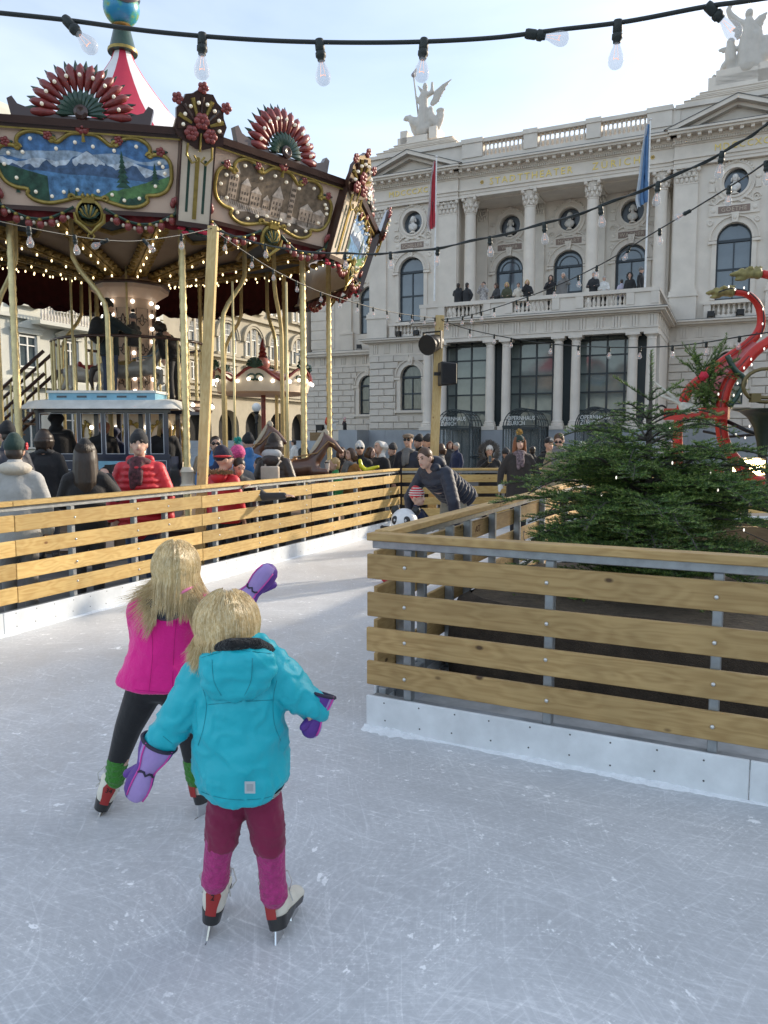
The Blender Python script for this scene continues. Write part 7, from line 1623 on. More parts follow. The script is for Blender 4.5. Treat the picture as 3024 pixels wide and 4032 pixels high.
bal(1385, 578, 4.6, 'person in knitted hat and black coat beside the blue flag pole', HC+1.3, jacket=BLACK, hat='beanie', hatm=GREY)
# ================================================================ fir tree
m_ndl = mat('fir_needle_dark', (.050,.112,.026), .5, var=.35, scale=8); m_ndl2 = mat('fir_needle_mid', (.095,.180,.038), .5, var=.3, scale=8); m_ndl3 = mat('fir_needle_tip', (.19,.27,.06), .5, var=.25, scale=8)
m_bark = mat('fir_bark', (.085,.075,.065), .9, var=.4, scale=30, bump=.6, bscale=60)
random.seed(21)
class Needles:
    def __init__(s): s.v = []; s.f = []; s.m = []
    def twig(s, a, b, dens=330, ln=.026, tip=False, up=Vector((0,0,1))):
        d = b-a; L_ = d.length; d = d.normalized(); sd_ = d.cross(up)
        if sd_.length < .1: sd_ = d.orthogonal()
        sd_.normalize(); u = sd_.cross(d); k = int(L_*dens)
        for i in range(k):
            f = (i+random.random())/k; p = a.lerp(b, f); an = random.uniform(-1.9,1.9); w = .0030
            o = (sd_*sin(an)+u*cos(an)*.75); q = p+(o*.86+d*random.uniform(.25,.75)).normalized()*ln*random.uniform(.75,1.15)*(1-.35*max(0,f-.85)/.15)
            t = (q-p).cross(Vector((random.uniform(-1,1),random.uniform(-1,1),random.uniform(-1,1))))
            if t.length < 1e-6: continue
            t = t.normalized()*w; n = len(s.v); s.v += [tuple(p-t), tuple(p+t), tuple(q)]; s.f.append((n,n+1,n+2)); s.m.append(2 if (tip and f > .55 and random.random() < .6) else (1 if random.random() < .45 else 0))
    def obj(s, name, par):
        m = MB(); m.v, m.f, m.m = s.v, s.f, s.m; return m.obj(name, [m_ndl, m_ndl2, m_ndl3], par)
TB = Vector((1.93,5.60,.55)); TTOP = at(1406,757,5.60)
TRE = empty('fir_tree', tuple(TB), 0, 'young fir tree with fairy lights behind the weathered barrier', 'tree')
nd = Needles(); wd_ = MB(); O = TB
trunk = [Vector((0,0,-.1)), Vector((.01,0,.5)), Vector((-.005,0,1.0)), Vector((.0,0,1.40)), TTOP-O]
wd_.tube(trunk, [.045,.036,.024,.012,.004], 8)
nd.twig(trunk[3]-Vector((0,0,.02)), trunk[4], 620, .042, True)
H_ = (TTOP-O).z
def branch(base, az, L_, rise, droop, sub=True, dn=300):
    h = Vector((cos(az), sin(az), 0)); sidev = Vector((-sin(az), cos(az), 0)); pts = []
    for i in range(9):
        f = i/8; pts.append(base+h*(L_*f)+Vector((0,0,rise*L_*sin(f*1.9)-droop*L_*f*f))+sidev*(.05*L_*sin(f*3+az)))
    wd_.tube(pts, [.010*L_+.003-.0010*L_*i for i in range(9)], 5)
    for i in range(8):
        if i > 0 or L_ < .4: nd.twig(pts[i], pts[i+1], dn, .025, i >= 6)
    if not sub: return
    k = int(L_/.055)
    for i in range(2, k):
        f = i/k; p = pts[int(f*8)].lerp(pts[min(8,int(f*8)+1)], f*8-int(f*8))
        for s in (-1,1):
            l2 = L_*.42*(1-f*.72)*random.uniform(.75,1.1); dr = (h*random.uniform(.55,.85)+sidev*s*.85+Vector((0,0,random.uniform(-.12,.42)))).normalized(); q = p+dr*l2+Vector((0,0,-.05*l2))
            nd.twig(p, q, dn, .024, True); wd_.tube([p,q],[.0028,.001],3,0,False)
            if l2 > .13:
                for jj in range(1, int(l2/.065)):
                    g_ = jj/(l2/.065)
                    for s2 in (-1,1):
                        l3 = l2*.42*(1-g_*.6)*random.uniform(.7,1.1); r0 = p.lerp(q, g_); d3 = (dr*.8+dr.cross(Vector((0,0,1)))*s2*.75+Vector((0,0,random.uniform(-.1,.15)))).normalized(); nd.twig(r0, r0+d3*l3, dn*.9, .022, True)
nodeA = at(1406,866,5.60)-O
for px, py in ((1325,814),(1477,822)):
    q = at(px,py,5.60)-O; nd.twig(nodeA, q, 620, .036, True); wd_.tube([nodeA,q],[.005,.002],4)
for az in (1.2, 4.6): branch(nodeA, az, .22, .35, 0, False, 400)
nodeB = at(1403,905,5.60)-O
for az, L_ in ((.05,.30),(3.1,.28),(1.5,.25),(4.4,.27),(5.4,.25)): branch(nodeB, az, L_, .18, 0, True, 330)
for i, (fz, L0, nb) in enumerate(((.70,.42,5),(.63,.56,7),(.57,.70,8),(.50,.84,9),(.44,.95,9),(.38,1.02,10),(.32,1.06,10),(.26,1.08,10),(.20,1.06,10),(.14,1.02,10),(.07,.98,9),(.01,.92,8))):
    for j in range(nb):
        az = 2*pi*j/nb+i*.9+random.uniform(-.2,.2); branch(Vector((0,0,H_*fz+random.uniform(-.04,.04))), az, L0*random.uniform(.82,1.12), random.uniform(.05,.42), random.uniform(.04,.30), True, 270)
wd_.obj('trunk', m_bark, TRE, 3.2); nd.obj('crown', TRE)
m_fairy = mat('fairy_light', (1,.97,.9), .2, emit=.7, ecol=(1,.93,.8), var=0); fl_me = MB().ell((0,0,0),(.006,.006,.012),6,5).mesh('fairy_light', m_fairy, 3.2)
for i in range(12):
    az = random.uniform(0,2*pi); z = random.uniform(.15,1.0)*H_*.8; r = (1.05-z*.62)*random.uniform(.6,.95); link('fairy_light', fl_me, TRE, (r*cos(az), r*sin(az), z))
wr = MB()
for i in range(3): wr.tube([Vector((.9*cos(a*.35+i*2)*(1-.3*i), .9*sin(a*.35+i*2)*(1-.3*i), .35+.30*i+.05*sin(a*1.7))) for a in range(19)], .0035, 4)
tag(wr.obj('fairy_light_wire', m_blk, TRE), kind='stuff')
# a second fir whose lower branches reach in at the right edge
# ================================================================ red sleigh
SL = empty('sleigh', tuple(at(1580,1040,8.6)), 0, 'big red sleigh frame with swan-neck runners and gilded animal heads', 'sleigh')
inv = SL.matrix_basis.inverted()
def z3(zx, zy, Y): return inv @ at((2700+zx/2.328)/DS, (1000+zy/2.328)/DS, Y)
m_slr = mat('sleigh_red', (.50,.022,.012), .42, var=.15, scale=5, bump=.1); m_slp = mat('sleigh_panel', (.36,.045,.040), .5, var=.2, scale=2); m_slg = mat('sleigh_gilt', (.24,.20,.07), .45, metal=.3, var=.4, scale=14)
far = [(-60,1980),(-75,1700),(-55,1480),(0,1300),(60,1210),(240,1060),(420,930),(560,830),(650,740),(690,650),(690,560),(665,470),(615,405),(545,365),(450,352)]
near = [(700,2090),(620,2065),(540,2000),(470,1905),(400,1820),(345,1700),(325,1550),(332,1400),(362,1250),(420,1130),(520,1020),(640,890),(760,805),(860,720),(930,590),(945,440),(900,300),(820,215),(700,182)]
PF = smooth_path([z3(x,y,9.3) for x,y in far]); PN = smooth_path([z3(x,y,8.5) for x,y in near])
for pth, r in ((PF,.056),(PN,.064)):
    b = MB(); b.tube(pth, [r*(1 if i < len(pth)*.5 else 1-.35*(i/len(pth)-.5)*2) for i in range(len(pth))], 12); ro = b.obj('runner', m_slr, SL, 3.2)
    b = MB(); b.tube([p+Vector((-r*.55,-r*.75,0)) for p in pth[8:int(len(pth)*.6)]], .012, 5); b.obj('runner_groove', m_cred, ro, 3.2)
def beast(pos, s):                                        # gilded animal head, mouth open, looking left
    b = MB(); T = Matrix.Translation(pos) @ Matrix.Scale(s, 4)
    for c, r in (((0,0,0),(.10,.06,.065)),((-.10,0,-.01),(.10,.055,.06)),((-.20,0,.005),(.09,.04,.035)),((-.27,0,-.01),(.05,.035,.028)),((-.17,0,-.075),(.09,.035,.022)),((-.05,.04,.07),(.05,.02,.03)),((-.05,-.04,.07),(.05,.02,.03)),((-.15,0,.05),(.05,.04,.025)),((.07,0,0),(.06,.072,.075))): b.ell(c, r, 10, 7, 0, T)
    for k in range(3): b.tube([T @ Vector((-.02+.05*k,0,.05)), T @ Vector((.06+.05*k,0,.12))],[.022*s,.005*s],5)
    return queue(b.obj('animal_head', m_slg, SL), .014, 1)
beast(PF[-1]+Vector((-.10,0,.0)), .78); beast(PN[-1]+Vector((-.10,0,.0)), .80)
# seat panel stretched between the runners
b = MB(); ia = [PF[int(20+(len(PF)-20-34)*t/12)] for t in range(13)]; ib = [PN[int(38+(60-38)*t/12)] for t in range(13)]; vs = []
for a_, c_ in zip(ia, ib):
    for j in range(6): vs.append(a_.lerp(c_, j/5)+Vector((0,0,-.03*sin(pi*j/5))))
vs2 = [v+Vector((.02,.03,-.02)) for v in vs]; K = len(vs)
b.add(vs+vs2, [(i*6+j,i*6+j+1,(i+1)*6+j+1,(i+1)*6+j) for i in range(12) for j in range(5)]+[(K+i*6+j,K+(i+1)*6+j,K+(i+1)*6+j+1,K+i*6+j+1) for i in range(12) for j in range(5)]+[(i*6,(i+1)*6,K+(i+1)*6,K+i*6) for i in range(12)]+[((i+1)*6+5,i*6+5,K+i*6+5,K+(i+1)*6+5) for i in range(12)]); b.obj('seat_panel', m_slp, SL, 1.0)
b = MB(); b.beam(z3(-190,1470,8.75), z3(395,1462,8.35), .10, .125); b.obj('crossbar', m_slr, SL)
for x, Y in ((-200,8.75),): b = MB(); c = z3(x,1460,Y); b.tube([c+Vector((-.02-.07*cos(t*.5)*(1-t/16),0,.03+.07*sin(t*.5)*(1-t/16))) for t in range(14)]+[c+Vector((.02,0,0))],.012,6); b.obj('iron_curl', m_blk, SL, 3.2)
b = MB(); b.tube(smooth_path([z3(215,1480,8.28),z3(250,1455,8.26),z3(300,1470,8.25),z3(350,1450,8.25)]),.022,7); b.obj('gilt_scroll', m_slg, SL, 3.2)
b = MB(); b.beam(z3(-20,1990,9.0), z3(330,1990,8.5), .06, .05); b.obj('lower_bar', m_slr, SL)
b = MB(); b.tube([z3(370,1530,8.5), z3(560,1620,8.4), z3(800,1700,8.3)],.022,6); b.tube([z3(160,1625,8.9), z3(400,1675,8.7), z3(700,1650,8.4)],.016,6); b.obj('draw_cable', m_blk, SL, 3.2)
b = MB(); b.tube(smooth_path([z3(380,930,8.42),z3(450,1060,8.4),z3(540,1150,8.4),z3(480,1290,8.4),z3(400,1400,8.4)]),.030,7); b.obj('green_cable', m_cgreen, SL, 3.2)
for x, y, Y in ((575,360,9.2),(710,505,9.2),(705,640,9.2),(690,750,9.2),(600,965,8.38),(605,1015,8.38),(535,1045,8.38),(475,1185,8.38),(440,1295,8.38),(505,1280,8.38),(300,1285,8.38),(385,1425,8.38),(720,870,8.38),(585,1580,8.38),(460,1655,8.6),(545,1685,8.5),(395,300,9.2),(455,325,9.2),(535,310,9.2)): o = link('fairy_light', fl_me, SL, tuple(z3(x,y,Y))); o.scale = (1.5,1.5,1.3)
b = MB(); b.tube(smooth_path([z3(300,350,9.22),z3(395,318,9.22),z3(460,322,9.22),z3(580,350,9.22),z3(700,480,9.22),z3(712,640,9.22),z3(690,745,9.22)],4),.008,5); b.obj('light_cable', m_blk, SL, 3.2)
# wreath with a red flower and an antlered skull on the sleigh
WRt = empty('evergreen_wreath', tuple(SL.matrix_basis @ z3(180,1230,8.6)), 0, 'bunch of fir twigs with red flower tied to the sleigh', 'wreath')
nw = Needles(); ww = MB(); random.seed(4)
for i in range(70):
    a = Vector((random.uniform(-.10,.16), random.uniform(-.08,.08), random.uniform(-.28,.30))); d = Vector((random.uniform(-.8,.6), random.uniform(-.8,.3), random.uniform(-.9,.9))).normalized(); q = a+d*random.uniform(.16,.34); nw.twig(a, q, 420, .036, True); ww.tube([a,q],[.004,.001],4)
    for s in (.3,.55,.8): c = a.lerp(q,s); e = (d+Vector((random.uniform(-1,1),random.uniform(-1,1),random.uniform(-1,1)))*.7).normalized(); nw.twig(c, c+e*.13, 420, .032, True)
ww.obj('stems', m_bark, WRt, 3.2); nw.obj('foliage', WRt)
fl = MB(); c = (SL.matrix_basis @ z3(165,1120,8.35))-Vector(WRt.location)
for t, (rr, n_) in enumerate(((.034,6),(.022,5),(.012,4))):
    for i in range(n_): a = 2*pi*i/n_+t; fl.ell(c+Vector((rr*cos(a),-.02*t,rr*sin(a))), (.024,.014,.024), 8, 6)
queue(fl.obj('flower', mat('silk_red', (.52,.01,.035), .6), WRt), .008, 1)
sk = empty('antler_skull', tuple(SL.matrix_basis @ z3(20,1415,8.55)), 0, 'small white skull with antlers on the sleigh crossbar', 'skull'); m_bone = mat('bone', (.62,.58,.50), .6, var=.2, scale=20)
b = MB(); b.ell((0,0,0),(.10,.06,.065),10,8); b.ell((.10,-.03,-.03),(.08,.04,.035),10,7); b.ell((-.05,0,.03),(.06,.05,.04)); queue(b.obj('cranium', m_bone, sk), .012, 1)
for s in (0,1): b = MB(); b.tube(smooth_path([Vector((-.06,.02*s,.03)),Vector((-.18,.0,.09+.04*s)),Vector((-.32,-.02,.14+.09*s)),Vector((-.40,-.02,.20+.1*s))]),[.020]*10+[.016,.014,.012,.010,.008,.004],7); b.obj('antler', m_bone, sk, 3.2)
# dark brass horn at the right edge and a working lamp
HN = empty('brass_horn', tuple(at(1640,900,8.0)), 0, 'dark green brass horn with coiled tube beside the sleigh', 'horn'); m_horn = mat('horn_patina', (.035,.045,.028), .45, metal=.4, var=.3); hi = HN.matrix_basis.inverted()
def zh(zx, zy): return hi @ at((2700+zx/2.328)/DS, (1000+zy/2.328)/DS, 8.0)
c = zh(720,1425); b = MB(); b.lathe([(.30,.005),(.30,-.005),(.24,-.02),(.16,-.08),(.10,-.18),(.06,-.34),(.04,-.5)],20,c=tuple(c)); b.obj('bell', m_horn, HN, .9)
b = MB(); c2 = zh(735,1205); b.tube([c2+Vector((.235*cos(t*.3),0,.17*sin(t*.3))) for t in range(22)],.020,7); b.obj('coil', mat('horn_brass', (.16,.12,.05), .4, metal=.5), HN, 3.2)
b = MB(); b.tube([zh(630,1318),zh(700,1315),zh(800,1318)],.022,7); b.box(zh(635,1318),(.10,.06,.09)); b.obj('lead_pipe', MATS['horn_brass'], HN)
FLm = empty('work_light', tuple(at(1618,1010,9.6)), 0, 'lit halogen work light glowing behind the sleigh runner', 'lamp')
b = MB(); b.box((0,.06,0),(.46,.10,.24)); b.obj('housing', m_blk, FLm); b = MB(); b.box((0,.004,0),(.40,.006,.18)); b.obj('lamp_face', mat('halogen', (1,.9,.6), .3, emit=4.5, ecol=(1,.70,.28), var=0), FLm)
b = MB(); b.bb(-.27,-.23,.02,.08,-.35,.05); b.bb(.23,.27,.02,.08,-.35,.05); b.bb(-.27,.27,0,.12,-.40,-.35); b.bb(-.03,.03,.03,.09,-1.0,-.40); b.obj('bracket', m_blk, FLm)
pl = bpy.data.lights.new('halogen_lamp', 'AREA'); pl.energy = 14; pl.color = (1,.75,.42); pl.size = .3; lo = bpy.data.objects.new('halogen_lamp', pl); COL.objects.link(lo); lo.parent = FLm; lo.location = (0,-.02,0); lo.rotation_euler = (pi/2,0,0)
BX = empty('wooden_trough', (4.2,7.4,0), -.2, 'brown wooden trough standing behind the fir tree', 'planter'); w_br = wood('trough_wood', (.24,.155,.075), (.17,.10,.05), (.07,.035,.015))
for k in range(4): link('plank', sbox(2.6,.03,.20,w_br), BX, (0,-.35,.12+k*.205)); link('plank', sbox(2.6,.03,.20,w_br), BX, (0,.35,.12+k*.205))
for s in (-1,1):
    for k in range(4): o = link('plank', sbox(.66,.03,.20,w_br), BX, (s*1.28,0,.12+k*.205)); o.rotation_euler = (0,0,pi/2)
b = MB(); b.bb(-1.26,1.26,-.33,.33,.70,.74); b.obj('soil', m_soil, BX)
# ================================================================ posts, loudspeaker, spotlight, strings of lamps
def wpost(px0, py0, px1, py1, Y, w, label):
    a, c = at(px0,py0,Y), at(px1,py1,Y); base = a+(a-c)*((a.z-PLAZA_Z)/(c.z-a.z)); t = empty('wooden_post', tuple(base), 0, label, 'post'); d = c-base; L_ = d.length
    o = link('timber', sbox(L_, w, w, w_post), t, tuple(d/2)); o.rotation_euler = d.to_track_quat('X','Z').to_euler(); return t, c
T1, TOP1 = wpost(437,1040,461,490,9.25,.112,'squared pale timber post between barrier and carousel'); T2, TOP2 = wpost(937,1000,950,682,14.75,.16,'squared timber post carrying spotlight and loudspeaker at the far barrier')
sp = at(934,742,14.6); LS = empty('spotlight', tuple(sp), -.6, 'black stage spotlight clamped to the timber post', 'spotlight'); b = MB(); M_ = Matrix.Rotation(radians(105),4,'X'); b.lathe([(.05,-.24),(.14,-.20),(.16,-.05),(.17,.16),(.19,.17),(.19,.20)],16,M=M_); b.obj('barrel', m_blk, LS, .7); b = MB(); b.lathe([(.165,.17),(0,.175)],16,M=M_); b.obj('lens', m_glass, LS); b = MB(); b.bb(-.20,-.18,-.03,.03,-.1,.2); b.bb(.18,.20,-.03,.03,-.1,.2); b.bb(-.20,.20,-.03,.03,.2,.22); b.obj('yoke', m_blk, LS)
sp = at(966,808,14.45); LS = empty('loudspeaker', tuple(sp), .15, 'black box loudspeaker mounted on the timber post', 'loudspeaker'); b = MB(); b.prism([(-.15,-.22),(.15,-.19),(.15,.19),(-.15,.22)], -.17, .15); o = b.obj('cabinet', m_blk, LS); bv = o.modifiers.new('b','BEVEL'); bv.width = .02; b = MB(); b.bb(-.13,.13,-.180,-.172,-.17,.17); b.obj('grille', mat('speaker_grille', (.02,.02,.022), .8, bump=1, bscale=300), LS); b = MB(); b.bb(-.25,-.15,-.03,.03,-.03,.03); b.obj('mount', m_blk, LS)
m_cable = mat('cable_black', (.010,.014,.013), .5); m_sock = mat('socket_black', (.012,.018,.016), .5)
m_bglass = mat('bulb_glass', (.62,.64,.66), .04, alpha=.30, var=0, spec=.8); m_fil = mat('filament', (1,.5,.25), .4, emit=.6, ecol=(1,.40,.18), var=0)
sock_me = MB().lathe([(.0,.012),(.016,.010),(.019,0),(.019,-.030),(.016,-.034),(.021,-.040),(.021,-.055),(.016,-.060),(.015,-.070)],12).mesh('socket', m_sock, .8)
glob_me = MB().lathe([(.013,-.066),(.014,-.080),(.022,-.098),(.0295,-.118),(.0310,-.132),(.028,-.146),(.020,-.157),(.010,-.162),(0,-.1635)],16).mesh('bulb', m_bglass, 3.2)
fil_me = MB().tube([(-.010,0,-.128),(-.006,.003,-.120),(-.002,-.003,-.126),(.002,.003,-.120),(.006,-.003,-.126),(.010,0,-.128)],.0011,4).tube([(-.010,0,-.128),(-.003,0,-.075),(.003,0,-.075),(.010,0,-.128)],.0006,3).mesh('filament', m_fil)
def string(pts, bulbs, label, r=.007, bscale=1.0, twist=False, seed=1):
    """festoon cable through px points with depths; bulbs = px x positions (or None)"""
    W_ = [at(x,y,Y) for x,y,Y in pts]; P0 = W_[0]; t = empty('string_light', tuple(P0), 0, label, 'string light', 'festoon strings over the rink'); pth = smooth_path([w-P0 for w in W_], 8)
    b = MB(); b.tube(pth, r, 6)
    if twist: b.tube([p+Vector((0,.011*cos(i*.9),.011*sin(i*.9))) for i, p in enumerate(pth)], r*.8, 6)
    b.obj('cable', m_cable, t, 3.2); random.seed(seed)
    def px_of(p):
        q = p+P0-Vector((0,0,EYE)); d = q.y*cos(PITCH)-q.z*sin(PITCH); return (CXP+FPX*q.x/d)/DS
    xs = [px_of(p) for p in pth]
    for bx in bulbs:
        tilt = 0
        if isinstance(bx, tuple): bx, tilt = bx
        for i in range(len(xs)-1):
            if (xs[i]-bx)*(xs[i+1]-bx) <= 0 and xs[i] != xs[i+1]:
                p = pth[i].lerp(pth[i+1], (bx-xs[i])/(xs[i+1]-xs[i])); s_ = link('socket', sock_me, t, tuple(p)); s_.rotation_euler = (random.uniform(-.15,.15), tilt+random.uniform(-.12,.12), 0); s_.scale = (bscale,)*3; g_ = link('bulb', glob_me, s_); link('filament', fil_me, s_); break
string([(-40,24,3.0),(0,28,3.0),(150,44,3.05),(330,68,3.1),(520,84,3.15),(690,91,3.2),(880,91,3.2),(1060,82,3.2),(1200,65,3.15),(1350,47,3.1),(1520,15,3.0),(1600,4,2.95),(1720,-14,2.9)], [(143,-.75),437,690,916,(1140,-1.35),1335,(1530,-.9)], 'thick string of clear bulbs hanging across the sky in front', .0085, 1.0, False, 3)
string([(462,497,9.25),(600,535,8.4),(745,548,7.6),(900,542,6.8),(1060,512,6.1),(1240,465,5.6),(1400,405,5.2),(1560,330,4.8),(1659,268,4.5),(1760,205,4.3)], [572,745,844,946,1058,1176,1297,1422,1560], 'heavy doubled string of bulbs rising from the carousel post to the right', .007, .9, True, 4)
string([(950,690,14.75),(1010,682,13.6),(1100,655,12.2),(1200,618,10.9),(1300,570,9.6),(1400,510,8.4),(1500,450,7.2),(1600,388,6.0),(1659,348,5.4),(1760,280,4.8)], [967,1000,1020,1040,1068,1116,1140,1198,1249,1290,(1360,.5),1425,(1490,1.2),1575,1655], 'thin string of bulbs climbing from the far post before the loggia', .007, .95, False, 5)
string([(950,690,14.75),(1000,708,14.0),(1080,726,13.0),(1170,741,12.0),(1280,749,11.0),(1400,750,10.2),(1500,743,9.6),(1600,727,9.2),(1680,715,9.0)], [967,1015,1068,1105,1190,1250,1316,1383,1453,1526,1598], 'low string of bulbs running from the far post over the fir tree', .008, .95, False, 6)
string([(462,492,9.25),(395,507,8.6),(300,520,7.9),(233,519,7.4),(160,510,7.0),(62,492,6.5),(-40,470,6.1)], [62,161,(232,1.2),(310,-.8),392], 'pale string of bulbs under the carousel crown to the left', .006, 1.0, False, 7)
string([(465,500,9.25),(530,545,9.9),(600,588,10.6),(690,630,11.6),(770,655,12.6),(850,675,13.6),(945,688,14.75)], [488,545,590,640,693,734,773,806,836,864,889,918,940], 'string of bulbs descending from the carousel post to the far post', .008, .9, False, 8)
# ================================================================ roof statues
m_stat = mat('statue_stone', (.54,.505,.455), .75, var=.08, scale=2)
def statue(label, ox, oy, sc, w, build):
    def q(zx, zy, dw=0): return on_fac((ox+zx/sc)/DS, (oy+zy/sc)/DS, w+dw)
    b = q(*build['base']); t = empty('statue_group', tuple(b), OA, label, 'statue'); iv = (Matrix.Translation(b) @ Matrix.Rotation(OA,4,'Z')).inverted(); L_ = lambda *a: iv @ q(*a)
    k = 1/sc/3036*45                                       # metres per zoomed pixel
    m = MB()
    for pts, rs in build['chains']: chain(m, [L_(*p) for p in pts], [r*k for r in rs], 9)
    for c, r in build['ells']: m.ell(L_(*c), tuple(x*k for x in r), 12, 8)
    queue(m.obj('figure', m_stat, t), .055, 1)
    for nm, quads in build['wings']:
        m = MB()
        for a, c, r in quads: m.tube([L_(*a), L_(*a).lerp(L_(*c),.55), L_(*c)], [r*k*.8, r*k, r*k*.3], 6)
        queue(m.obj(nm, m_stat, t), .05, 0)
    for p0, p1 in build['boxes']:
        a, c = L_(*p0), L_(*p1); m = MB(); m.bb(min(a.x,c.x),max(a.x,c.x),min(a.y,c.y)-.3,max(a.y,c.y)+.9,min(a.z,c.z),max(a.z,c.z)); m.obj('pedestal', m_stone, t)
    if 'torch' in build:
        m = MB(); m.tube([L_(*build['torch'][0]), L_(*build['torch'][1])], .045, 7); m.obj('staff', m_stat, t, 3.2); m = MB(); c = L_(*build['torch'][1]); m.ell(c+Vector((0,0,.12)),(.16,.14,.14)); m.tube([c+Vector((0,0,.15)), c+Vector((.12,0,.35)), c+Vector((.2,0,.5))],[.12,.08,.02],7); queue(m.obj('torch_flame', mat('bronze_flame', (.30,.26,.27), .6), t), .05, 1)
S1 = {'base':(830,1250), 'chains':[([(800,420),(800,560),(790,700),(770,1000),(790,1120)],[62,75,85,110,120]), ([(830,330),(815,420)],[40,50]), ([(880,440),(955,400),(955,300),(955,215)],[48,42,28,24]), ([(760,470),(725,590),(680,560),(655,470)],[45,36,28,24]), ([(560,900),(620,960),(700,1010),(860,1060)],[60,95,105,80]), ([(590,1010),(600,1110),(640,1180)],[48,36,34]), ([(660,1060),(655,1180)],[44,30]), ([(930,800),(960,900),(1030,980),(1060,1050)],[62,80,66,50]), ([(900,780),(860,850)],[34,28]), ([(1110,900),(1080,1000)],[60,50]), ([(1000,960),(900,1000),(860,1060)],[60,55,50]), ([(560,1320),(680,1250)],[30,25])], 'ells':[((825,300),(50,50,62)), ((825,245),(36,36,28)), ((490,885),(62,50,52)), ((445,905),(30,30,28)), ((545,830),(20,15,24)), ((925,715),(50,50,58)), ((1110,830),(72,50,105)), ((1110,735),(82,60,45)), ((780,1180),(75,40,66)), ((860,920),(70,50,60))],
  'wings':[('wing',[((985,420),(1320,150),34),((985,450),(1260,235),30),((985,480),(1215,330),30),((975,510),(1165,400),30),((960,540),(1135,460),28),((945,565),(1110,510),28),((930,590),(1090,560),26),((920,610),(1050,600),26),((925,620),(1000,640),24)]), ('wing',[((800,400),(680,270),24),((790,410),(700,320),24),((785,425),(730,370),22)])],
  'boxes':[((400,1165),(520,1390)),((930,1075),(1075,1270)),((350,1300),(900,1395))], 'torch':((700,850),(612,115))}
S2 = {'base':(1000,1900), 'chains':[([(1100,500),(1080,700),(1060,900),(1050,1150),(1060,1450)],[95,120,130,150,170]), ([(1110,380),(1100,480)],[45,60]), ([(1000,560),(850,480),(700,330),(650,220),(740,60)],[80,70,55,45,30]), ([(1200,560),(1320,700),(1330,900)],[70,65,60]), ([(1230,800),(1220,1150),(1260,1440)],[110,120,130]), ([(700,1000),(690,1150),(700,1320)],[75,90,90]), ([(730,1090),(880,1040)],[40,32]), ([(660,1340),(560,1420),(500,1520)],[60,50,36]), ([(720,1380),(740,1500),(800,1620),(940,1620)],[66,50,44,40]), ([(660,1350),(670,1500),(665,1650)],[60,45,40]), ([(1480,950),(1440,1200),(1400,1330)],[90,110,80])], 'ells':[((1110,300),(72,72,88)), ((705,930),(75,75,80)), ((1470,880),(90,80,95)), ((340,1680),(40,40,50))],
  'wings':[('wing',[((1180,560),(1510,260),60),((1200,600),(1480,360),60),((1220,640),(1420,500),55),((1230,700),(1400,600),50)]), ('wing',[((1000,560),(780,800),60),((1000,600),(830,880),55),((980,560),(740,680),50)]), ('wing',[((640,1040),(420,1100),30),((640,1060),(450,1140),30),((645,1080),(520,1160),28)])],
  'boxes':[((390,1600),(1320,1760)),((1310,1420),(1700,1760)),((220,1760),(1700,1960))]}
statue('winged figure with torch, panther and mask on the left pavilion roof', 1500, 280, 4.74, -2.0, S1)
statue('winged figure with putti on the right pavilion roof above the GOETHE window', 2750, 0, 5.53, -2.0, S2)
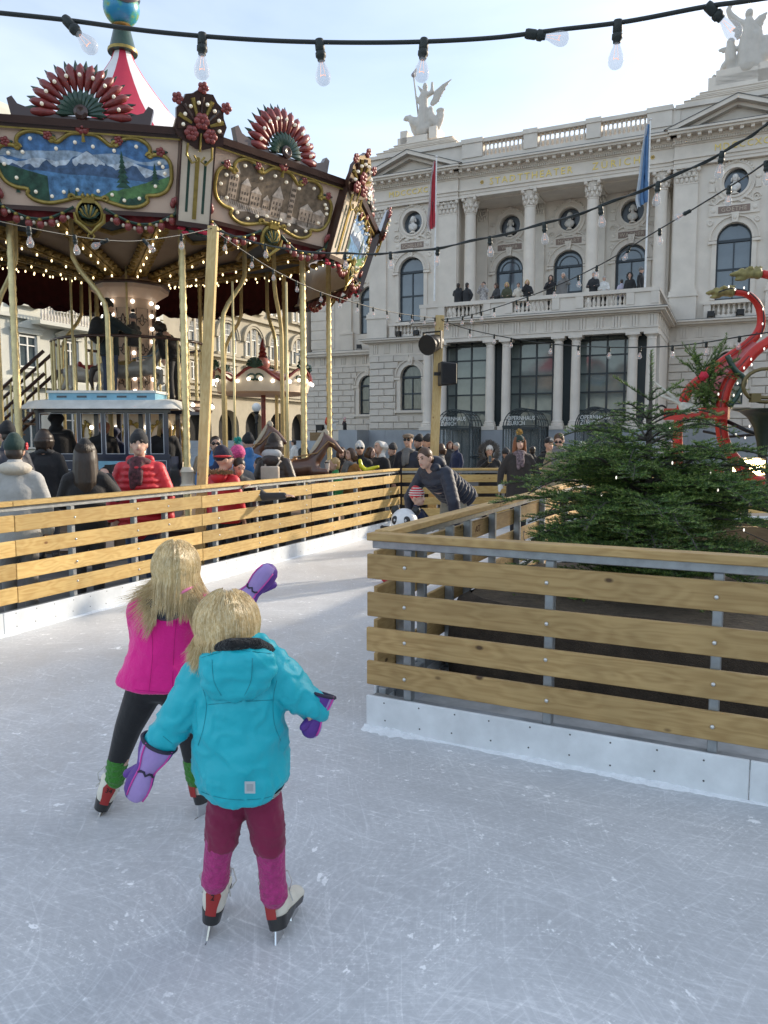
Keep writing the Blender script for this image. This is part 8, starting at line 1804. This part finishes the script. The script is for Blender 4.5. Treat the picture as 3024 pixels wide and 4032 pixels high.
# ================================================================ carousel horses
def horse(px, Y, z, rz, cols, label, sc=1.0, pole=True):
    p = at(px, 950, Y); t = empty('carousel_horse', (p.x, Y, z), rz, label, 'carousel horse', 'galloping horses on the carousel'); t.scale = (sc,)*3
    b = MB(); chain(b, [(-.42,0,.02),(-.15,0,.0),(.18,0,.03),(.40,0,.06)],[.17,.175,.17,.165],12); chain(b, [(.40,0,.12),(.56,0,.32),(.66,0,.52)],[.135,.105,.082],10); chain(b, [(.66,0,.54),(.78,0,.46),(.90,0,.34)],[.085,.072,.05],10); b.ell((.92,0,.32),(.05,.042,.045))
    for s in (-1,1): b.ell((.63,s*.045,.63),(.022,.015,.05),8,6)
    for s, k1, k2 in ((1,(.62,-.16),(.50,-.34)),(-1,(.66,-.02),(.66,-.22))): chain(b, [(.42,s*.09,-.02),(k1[0],s*.10,k1[1]),(k2[0],s*.10,k2[1])],[.085,.048,.032],8); b.ell((k2[0]+.01,s*.10,k2[1]-.04),(.045,.035,.04))
    for s, k1, k2 in ((1,(-.52,-.22),(-.66,-.48)),(-1,(-.40,-.26),(-.52,-.50))): chain(b, [(-.42,s*.09,-.02),(k1[0],s*.10,k1[1]),(k1[0]-.12,s*.10,k1[1]-.10),(k2[0],s*.10,k2[1])],[.115,.06,.045,.032],8); b.ell((k2[0]+.01,s*.10,k2[1]-.03),(.045,.035,.04))
    queue(b.obj('body', cols[0], t), .022, 2)
    b = MB(); 
    for i in range(7): f = i/6; b.ell((.43+.22*f, 0, .30+.34*f), (.07,.035,.085), 8, 6)
    queue(b.obj('mane', cols[1], t), .02, 1); b = MB(); chain(b, [(-.56,0,.06),(-.70,0,.02),(-.76,0,-.16),(-.72,0,-.36)],[.045,.065,.06,.02],8); queue(b.obj('tail', cols[1], t), .02, 1)
    b = MB(); b.ell((-.06,0,.13),(.20,.17,.075),12,8); b.ell((-.24,0,.20),(.05,.13,.07)); b.ell((.12,0,.19),(.04,.08,.06)); queue(b.obj('saddle', cols[2], t), .02, 1)
    b = MB(); b.tube([(.80,-.075,.44),(.70,-.09,.50),(.5,-.12,.30),(.1,-.14,.22)],.012,5); b.obj('rein', cols[3], t, 3.2); b = MB(); b.tube([(.80,.075,.44),(.70,.09,.50),(.5,.12,.30),(.1,.14,.22)],.012,5); b.obj('rein', cols[3], t, 3.2); b = MB(); b.lathe([(.078,-.01),(.078,.01)],14,M=Matrix.Translation((.79,0,.45)) @ Matrix.Rotation(.9,4,'Y') @ Matrix.Diagonal((1,.95,1.6,1))); b.obj('bridle', cols[3], t)
    if pole: b = MB(); b.tube([(0,0,-z/sc+.24/sc if z < 2 else -.75),(0,0,3.2)],.022,8); b.obj('pole', m_brass, t, 3.2)
    return t
cg = [mat('horse_grey', (.30,.29,.27), .35, coat=.4, var=.3, scale=5), mat('horse_mane_dark', (.06,.05,.045), .5), mat('saddle_gold', (.35,.24,.08), .4), mat('rein_blue', (.08,.22,.34), .5)]
cb = [mat('horse_brown', (.10,.04,.022), .35, coat=.5, var=.3, scale=5), mat('horse_mane_cream', (.45,.38,.28), .5), mat('saddle_orange', (.42,.17,.045), .45), mat('rein_tan', (.32,.18,.07), .5)]
cw = [mat('horse_white', (.58,.56,.52), .35, coat=.5, var=.15, scale=5), mat('horse_mane_grey', (.22,.2,.19), .5), mat('saddle_red', (.30,.03,.03), .45), mat('rein_gold', (.40,.28,.08), .4)]
horse(283, 15.75, 3.05, .1, cg, 'grey carousel horse with blue harness on the upper deck'); horse(205, 16.2, 3.0, .4, cw, 'white carousel horse behind the backpack on the upper deck')
horse(622, 12.7, 1.15, .1, cb, 'brown carousel horse with tan bridle beside the quilted coat', .95); horse(508, 13.4, 1.30, -.1, cb, 'brown carousel horse looking over the crowd left of the gondola', .95); horse(165, 14.3, 1.4, 1.0, cw, 'white carousel horse seen through the tram windows', 1.0)
flush()
